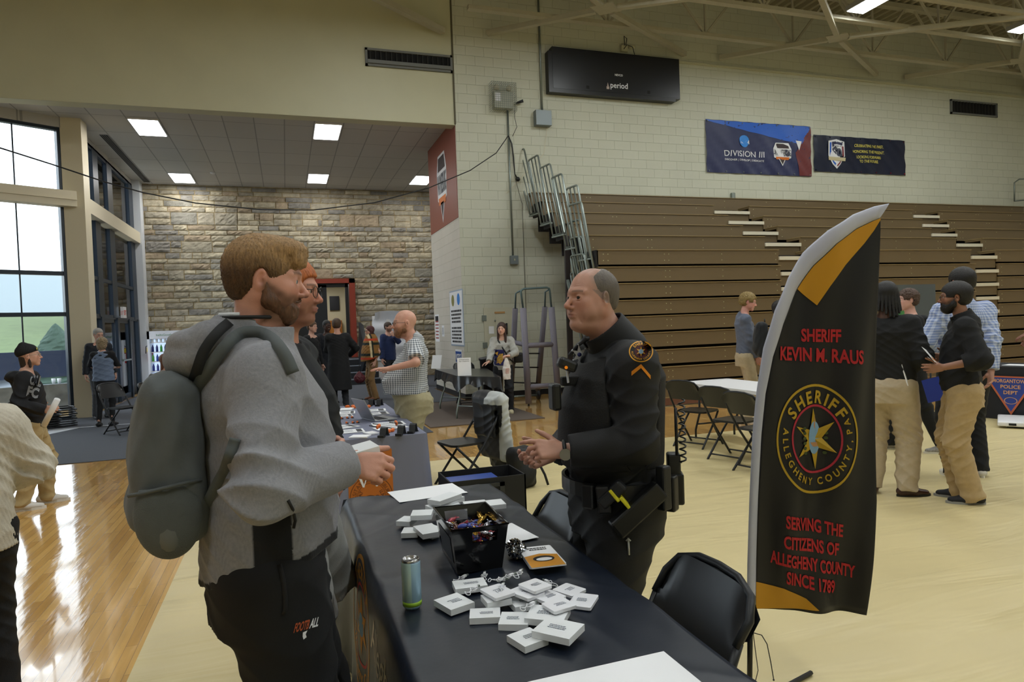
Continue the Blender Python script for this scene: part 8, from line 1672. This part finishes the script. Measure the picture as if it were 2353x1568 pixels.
# 13 beanie
h = person('person in black beanie and hoodie with glasses holding a rolled paper', 66, 6.5, .97, .12, 1.56, 1.05, .25, feet=((-.12, .1, .1), (.12, -.06, .0)), vox=.0065); L, Dv = locf(h); h.arm(1, L(104, 944, 6.35), (.3, -1, -.6), Dv(*(CR+CU*.15)), Dv(*(CF-CU*.2)), (.5, .7, .75, .8, .8)); h.arm(-1, L(98, 940, 6.65), (-.3, -1, -.6), Dv(*(CR)), Dv(*(-CF)), (.5, .7, .75, .8, .8)); h.head(yaw=.05, pitch=.08)
std(h, '#CFA08A', '#2E2018', [cap((0, -.04, -.02), (0, -.05, -.12), .066, .05, 0), *[cap((s_*.06, .0, -.02), (s_*.065, .0, -.12), .018, .014, .02) for s_ in (-1, 1)]], brow='#3A2A22', gl='#8A8478', detail=True, lips='#A86A60')
bn_ = [ell((0, -.022, .05), (.092, .112, .09), 0), cap((0, -.03, .06), (0, -.05, .13), .05, .03, .04), cut((0, .28, -1), (0, 0, .026), .008), disp(lambda P: .0012*np.sin(330*np.arctan2(P[:, 0], P[:, 1])*.2))]; o = sdf_mesh('beanie', [grp(h.HM, bn_, 0)], .005, fab('beanie_black', '#0F1013', sheen=0), h.body); m = MB(); m.T = h.HM; m.box(.04, .075, .082, .088, .06, .085, R=None); m.build('beanie_label', mat('label_yel', '#C9C46A', .6), o)
h.top(fab('hoodie_black2', '#111318', sheen=0), hem=.9, t=1.1, rs=(.08, .072, .058), k=.05, fold=.006, name='hoodie', extra=[ell(h.T(0, -.12, 1.46), (.12, .08, .06), .03), cap(h.T(.09, .03, 1.46), h.T(.07, -.08, 1.48), .035, .03, .02), cap(h.T(-.09, .03, 1.46), h.T(-.07, -.08, 1.48), .035, .03, .02)])
h.pants(fab('khaki_pants', '#B09A6C'), r=(.115, .092, .075), fold=.006, stack=1); h.shoes(SH_W, WHITE_SOLE, laces=M_PAPER, vox=.005)
bv = bvh_of(h.topo); f = pxdecal(h, bv, 80, 885, (1, .25), (.25, -1), .003); m = MB()
for i, (s_, y) in enumerate((('CAL', 0), ('FC', -27))): vs, fs = text2d(s_, 22, 'CENTER', 1, .05); ww = max(v[0] for v in vs)*2; m.add([f(x*26/ww, yy+y) for x, yy in vs], fs)
m.build('print', mat('print_greyw', '#8E9298', .7), h.topo); a, b = atD(101, 978, 6.3), atD(132, 918, 6.25); o = MB().tube([a, b], .026, 16).build('paper_roll', M_PAPER); tag(o, 'rolled white paper held by the person in the beanie', 'paper roll')
# 14 cream sweater, cut by the left edge
h = person('person in a cream ribbed sweater and black trousers cut by the left edge', -112, 2.8, -.5, .85, 1.58, 1.25, .2, vox=.0065, feet=((-.12, 0, .1), (.12, 0, -.1))); L, Dv = locf(h); h.arm(1, L(-40, 1120, 3.0), (1, -.3, -.9)); h.head(); std(h, '#C99C88', '#3A2A20', hair_long(.012, .3))
h.top(fab('cream_knit', '#C9C2B2', bump=.2), hem=.83, t=1.12, rs=(.11, .092, .07), k=.06, fold=.006, name='sweater', secs=[(.8, .23, .19, .19, 0, 0), (.95, .225, .18, .18, 0, 0), (1.2, .215, .17, .17, 0, 0), (1.38, .21, .14, .16, 0, 0), (1.46, .15, .1, .12, 0, 0), (1.52, .08, .07, .08, 0, 0)], post=[disp(lambda P: .0018*np.sin(330*(P[:, 1]*.7+P[:, 0]*.7+.5*P[:, 2])))]); h.pants(fab('black_trouser2', '#0E0F12', sheen=0), r=(.12, .09, .07)); h.shoes(SH_B, BLK_SOLE)
# 15 seated
h = person('seated person with long reddish brown hair and glasses in front of the drinks cooler', 383, 11.2, 1, -.1, 1.66, .95, hipz=.50, feet=((-.1, .42, 0), (.1, .42, 0))); h.head(yaw=.0, pitch=.0); std(h, '#D2A490', '#6A3E28', hair_long(.012, .3, .07), gl='#B8B8B8'); h.top(fab('sweat_tan', '#8A8078'), hem=.88, rs=(.07, .064, .05)); h.pants(fab('dark_trouser', '#22242A')); h.shoes(SH_B, BLK_SOLE)
chair('black folding chair under the seated person near the drinks cooler', h.t.location.x, h.t.location.y+.02, h.t.rotation_euler[2])
# 16 curly
h = person('person with curly blond hair in a grey pullover beyond the white table', 1716, 10.1, .84, -.54, 1.92, .98); L, Dv = locf(h); hands_mid(h, L, (1748, 850), (1752, 850), 9.95); h.head(yaw=-.05, pitch=-.22, off=(0, .03, 0)); std(h, '#D0988A', '#86703E', curly(.02), brow='#8A6A4A'); h.top(fab('pullover_grey', '#5E6678'), hem=.9, t=1.05, rs=(.074, .066, .052), fold=.005, name='pullover', extra=[cap(h.T(0, -.035, 1.46), h.T(0, -.01, 1.53), .095, .082, .02)]); h.pants(fab('khaki_pale', '#B8A888'), r=(.1, .08, .068), stack=1); h.shoes(SH_W, WHITE_SOLE)
# 17 behind the flag
h = person('person in black mostly hidden behind the feather flag, with a black backpack', 1796, 9.4, .8, -.6, 1.78, 1.0); h.head(); std(h, '#B88A74', '#1A1412', hair_short(.012)); h.top(fab('black_jacket', '#16171A', sheen=0), hem=.9, rs=(.072, .064, .052)); h.pants(fab('dark_trouser', '#22242A')); h.shoes(SH_B, BLK_SOLE); backpack(h, z0=1.0, y0=-.15, ht=.5, dp=.2, wd=.32, M1='#15171A', vox=.01, label='black backpack showing at the left edge of the feather flag')
# 18 dreadlocks
h = person('person with dreadlocks in black sweater and khaki trousers beside the feather flag', 2040, 5.85, .85, .5, 1.84, 1.16, .3, feet=((-.13, 0, .3), (.13, .02, -.9)), vox=.0065); L, Dv = locf(h); h.arm(1, L(2085, 850, 5.85), (.9, -.9, -.3)); h.arm(-1, L(2015, 850, 6.3), (-1, -.5, -.4)); h.head(yaw=.2)
hp = [ell((0, -.02, .036), (.09, .108, .095), 0), rbox((0, .165, -.05), (.06, .1, .1), op='s', k=.01, rd=.03)]+[cap((.08*math.sin(a), -.02-.09*math.cos(a), .03), (.105*math.sin(a), -.03-.11*math.cos(a), -.15-.03*math.sin(3*a)), .014, .010, .006) for a in [-1.7+.28*i for i in range(13)]]
std(h, '#5A3A2C', '#0E0C0C', hp, brow='#120C0A', strands=.0015); h.top(fab('sweater_black', '#101114', sheen=0), hem=.93, t=1.1, rs=(.088, .078, .06), k=.05, fold=.006, name='sweater'); h.pants(fab('khaki_pants2', '#B7A78C'), r=(.125, .1, .085), fold=.006, hipd=(.15, .17)); h.shoes(mat('loafer_brown', '#3A2018', .35), BLK_SOLE, low=True, vox=.005)
q = atD(2083, 860, 5.7); m = MB(); m.T = Rot(.2, 1.3, .2); m.box(-.05, .05, -.1, .1, -.004, .004); tag(m.build('folded_paper', M_PAPER, None, q), 'folded white paper at the side of the person in the black sweater', 'paper')
# 19 black hoodie, facing left
h = person('young person with wavy brown hair in a black hoodie facing left beyond the khaki trousers', 2094, 7.6, -.86, .5, 1.82, 1.05, .3, feet=((-.12, -.24, .1), (.12, .22, -.1))); L, Dv = locf(h); hands_mid(h, L, (2078, 850), (2082, 850), 7.5); h.head(yaw=.1); std(h, '#D8A898', '#4A3428', curly(.014), brow='#3A2820'); h.top(fab('hoodie_black3', '#101216', sheen=0), hem=.9, t=1.06, rs=(.078, .07, .056), name='hoodie', extra=[ell(h.T(0, -.12, 1.47), (.12, .08, .05), .03)]); h.pants(fab('track_black', '#0E0F13', sheen=0), r=(.105, .08, .06)); h.shoes(mat('shoe_greyw', '#8E8A84', .6, var=.3, vscale=60), WHITE_SOLE, laces=M_PAPER)
# 20 tall blue check
h = person('tall person in a light blue checked shirt seen from behind', 2216, 6.35, .45, .9, 1.96, 1.12, feet=((-.13, 0, .1), (.13, .05, -.1)), vox=.007); L, Dv = locf(h); h.arm(1, L(2278, 860, 6.1), (.5, -1, 0), None, None); h.arm(-1, L(2150, 820, 6.5), (-.8, -.6, -.3)); h.head(yaw=.25); std(h, '#B98A76', '#15110F', hair_short(.016)); h.top(check_mat('shirt_blue', '#7C8FC0', '#C3CCDF', .012), hem=.93, t=1.08, rs=(.082, .072, .056), k=.05, fold=.006, sleeve=.96, neckr=.07, extra=[cap(h.T(0, -.035, 1.47), h.T(0, -.005, 1.53), .1, .084, .03)]); h.pants(fab('dark_slacks', '#14161C', sheen=0), r=(.11, .088, .075)); h.shoes(SH_W, WHITE_SOLE)
# 21 black polo
h = person('bearded person in a black polo and tan jeans holding papers', 2212, 5.55, -.7, .7, 1.80, 1.08, .35, feet=((-.08, -.02, .15), (.1, .04, -.1)), vox=.006); L, Dv = locf(h); h.arm(-1, L(2165, 845, 5.4), (-.4, -1, -.7), Dv(*(-CR*1-CU*.1)), Dv(*(CF)), (.4, .5, .55, .6, .6)); h.arm(1, L(2172, 822, 5.75), (.4, -1, -.7), Dv(*(-CR*1)), Dv(*(-CF)), (.4, .5, .55, .6, .6)); h.head(yaw=-.05, pitch=.0, off=(0, .02, 0))
std(h, '#9A6E58', '#14100E', hair_short(.016), beard='#17120F', brow='#17120F', gl='#1A1A1A', detail=True); h.beard('#14100E', 1.15)
h.top(fab('polo_black', '#0E0F12', sheen=0), hem=.92, t=1.08, sleeve=.46, rs=(.078, .08, .07), k=.05, fold=.005, name='polo_shirt', neckr=.07, extra=[cap(h.T(0, -.035, 1.47), h.T(0, -.005, 1.53), .1, .084, .03)]); h.pants(fab('tan_jeans', '#B39A70'), r=(.118, .094, .08), fold=.007, stack=1); h.shoes(mat('shoe_navy', '#10131C', .7), mat('sole_grey', '#8E8E8C', .6), laces=M_BLACKM, vox=.005)
for i, (x, y, r_, l) in enumerate(((2138, 818, (.3, .9, .3), 'printed leaflet held up by the person in the black polo'), (2150, 835, (-.2, .4, .6), 'white paper under the leaflet in the hands of the person in the black polo'))):
    m = MB(); m.T = Rot(*r_); m.box(-.1, .1, -.075, .075, -.001, .001); o = tag(m.build('leaflet', M_PAPER, None, atD(x, y, 5.45+.1*i)), l, 'leaflet')
    if i == 0: m = MB(); m.T = Rot(*r_); m.box(-.08, .08, -.05, -.02, .001, .0015); m.build('orange_stripe', M_ORG, o)
q0, q1 = atD(2146, 868, 6.0), atD(2162, 920, 5.95); m = MB(); m.bar(q0, q1, .012, .24, (0, 0, 1)); o = m.build('blue_folder', mat('folder_blue', '#1E3AA8', .35)); tag(o, 'blue folder held low between the two men at the right', 'folder')
# 22 right edge
h = person('person in a black tee behind the police table at the right edge', 2392, 10.7, -.8, .6, 1.78, 1.15, .3); L, Dv = locf(h); h.arm(-1, L(2342, 782, 10.3), (-.4, -1, -.8), Dv(*(-CR-CU*.5)), Dv(*(-CU)), (.3,)*5); h.arm(1, L(2350, 800, 10.6), (.4, -1, -.8)); h.head(); std(h, '#7A5040', '#0E0C0C', hair_short(.008)); h.top(fab('tee_black', '#101114', sheen=0), hem=.9, sleeve=.46, rs=(.076, .078, .07), name='t_shirt'); h.pants(fab('dark_trouser', '#22242A')); h.shoes(SH_B, BLK_SOLE)
# jacket draped on the chair
t = thing('jacket', 'black windbreaker with white sleeve draped over a folding chair', 'jacket', tuple(jc.location), jc.rotation_euler[2])
WC = A_(*lin('#B9BDBC')); KC = A_(*lin('#101216'))
def jc_col(V): C_ = np.tile(KC, (len(V), 1)); m = (V[:, 0] < -.17)*(V[:, 1] < -.31)*(V[:, 2] > .2); m2 = (V[:, 2] > .8)*(V[:, 0] < -.03); C_[(m | m2) > 0] = WC; return C_
jp = [rbox((0, -.385, .55), (.25, .05, .34), 0, rd=.05), rbox((0, -.27, .66), (.2, .022, .2), .03, rd=.02), cap((-.18, -.35, .86), (.18, -.35, .86), .06, .07, .05), cap((.24, -.33, .84), (.27, -.4, .25), .06, .05, .03, flat=True), cap((-.24, -.33, .84), (-.26, -.4, .3), .06, .05, .03, flat=True), ell((0, -.44, .2), (.2, .05, .14), .03), folds(.011, (), 5., .8)]
sdf_mesh('body', jp, .0075, mat('jacket_cloth', '#888888', .55, attr=True, bump=.05, bscale=150), t, jc_col)
h_ = [x for x in t.children][0]
t = thing('backpack', 'black backpack on the floor behind the chair with the jacket', 'backpack', (jc.location.x+.5, jc.location.y-.35, 0), .4); sdf_mesh('body', [rbox((0, 0, .2), (.14, .1, .2), 0, rd=.06), ell((0, -.08, .14), (.1, .06, .11), .03), disp(lambda P: .006*wn(P, 28))], .008, M_BCL, t); m = MB(); m.tube([(.1, -.1, .3), (.16, -.16, .12), (.18, -.18, .02)], .012); m.build('strap', M_STR, t)
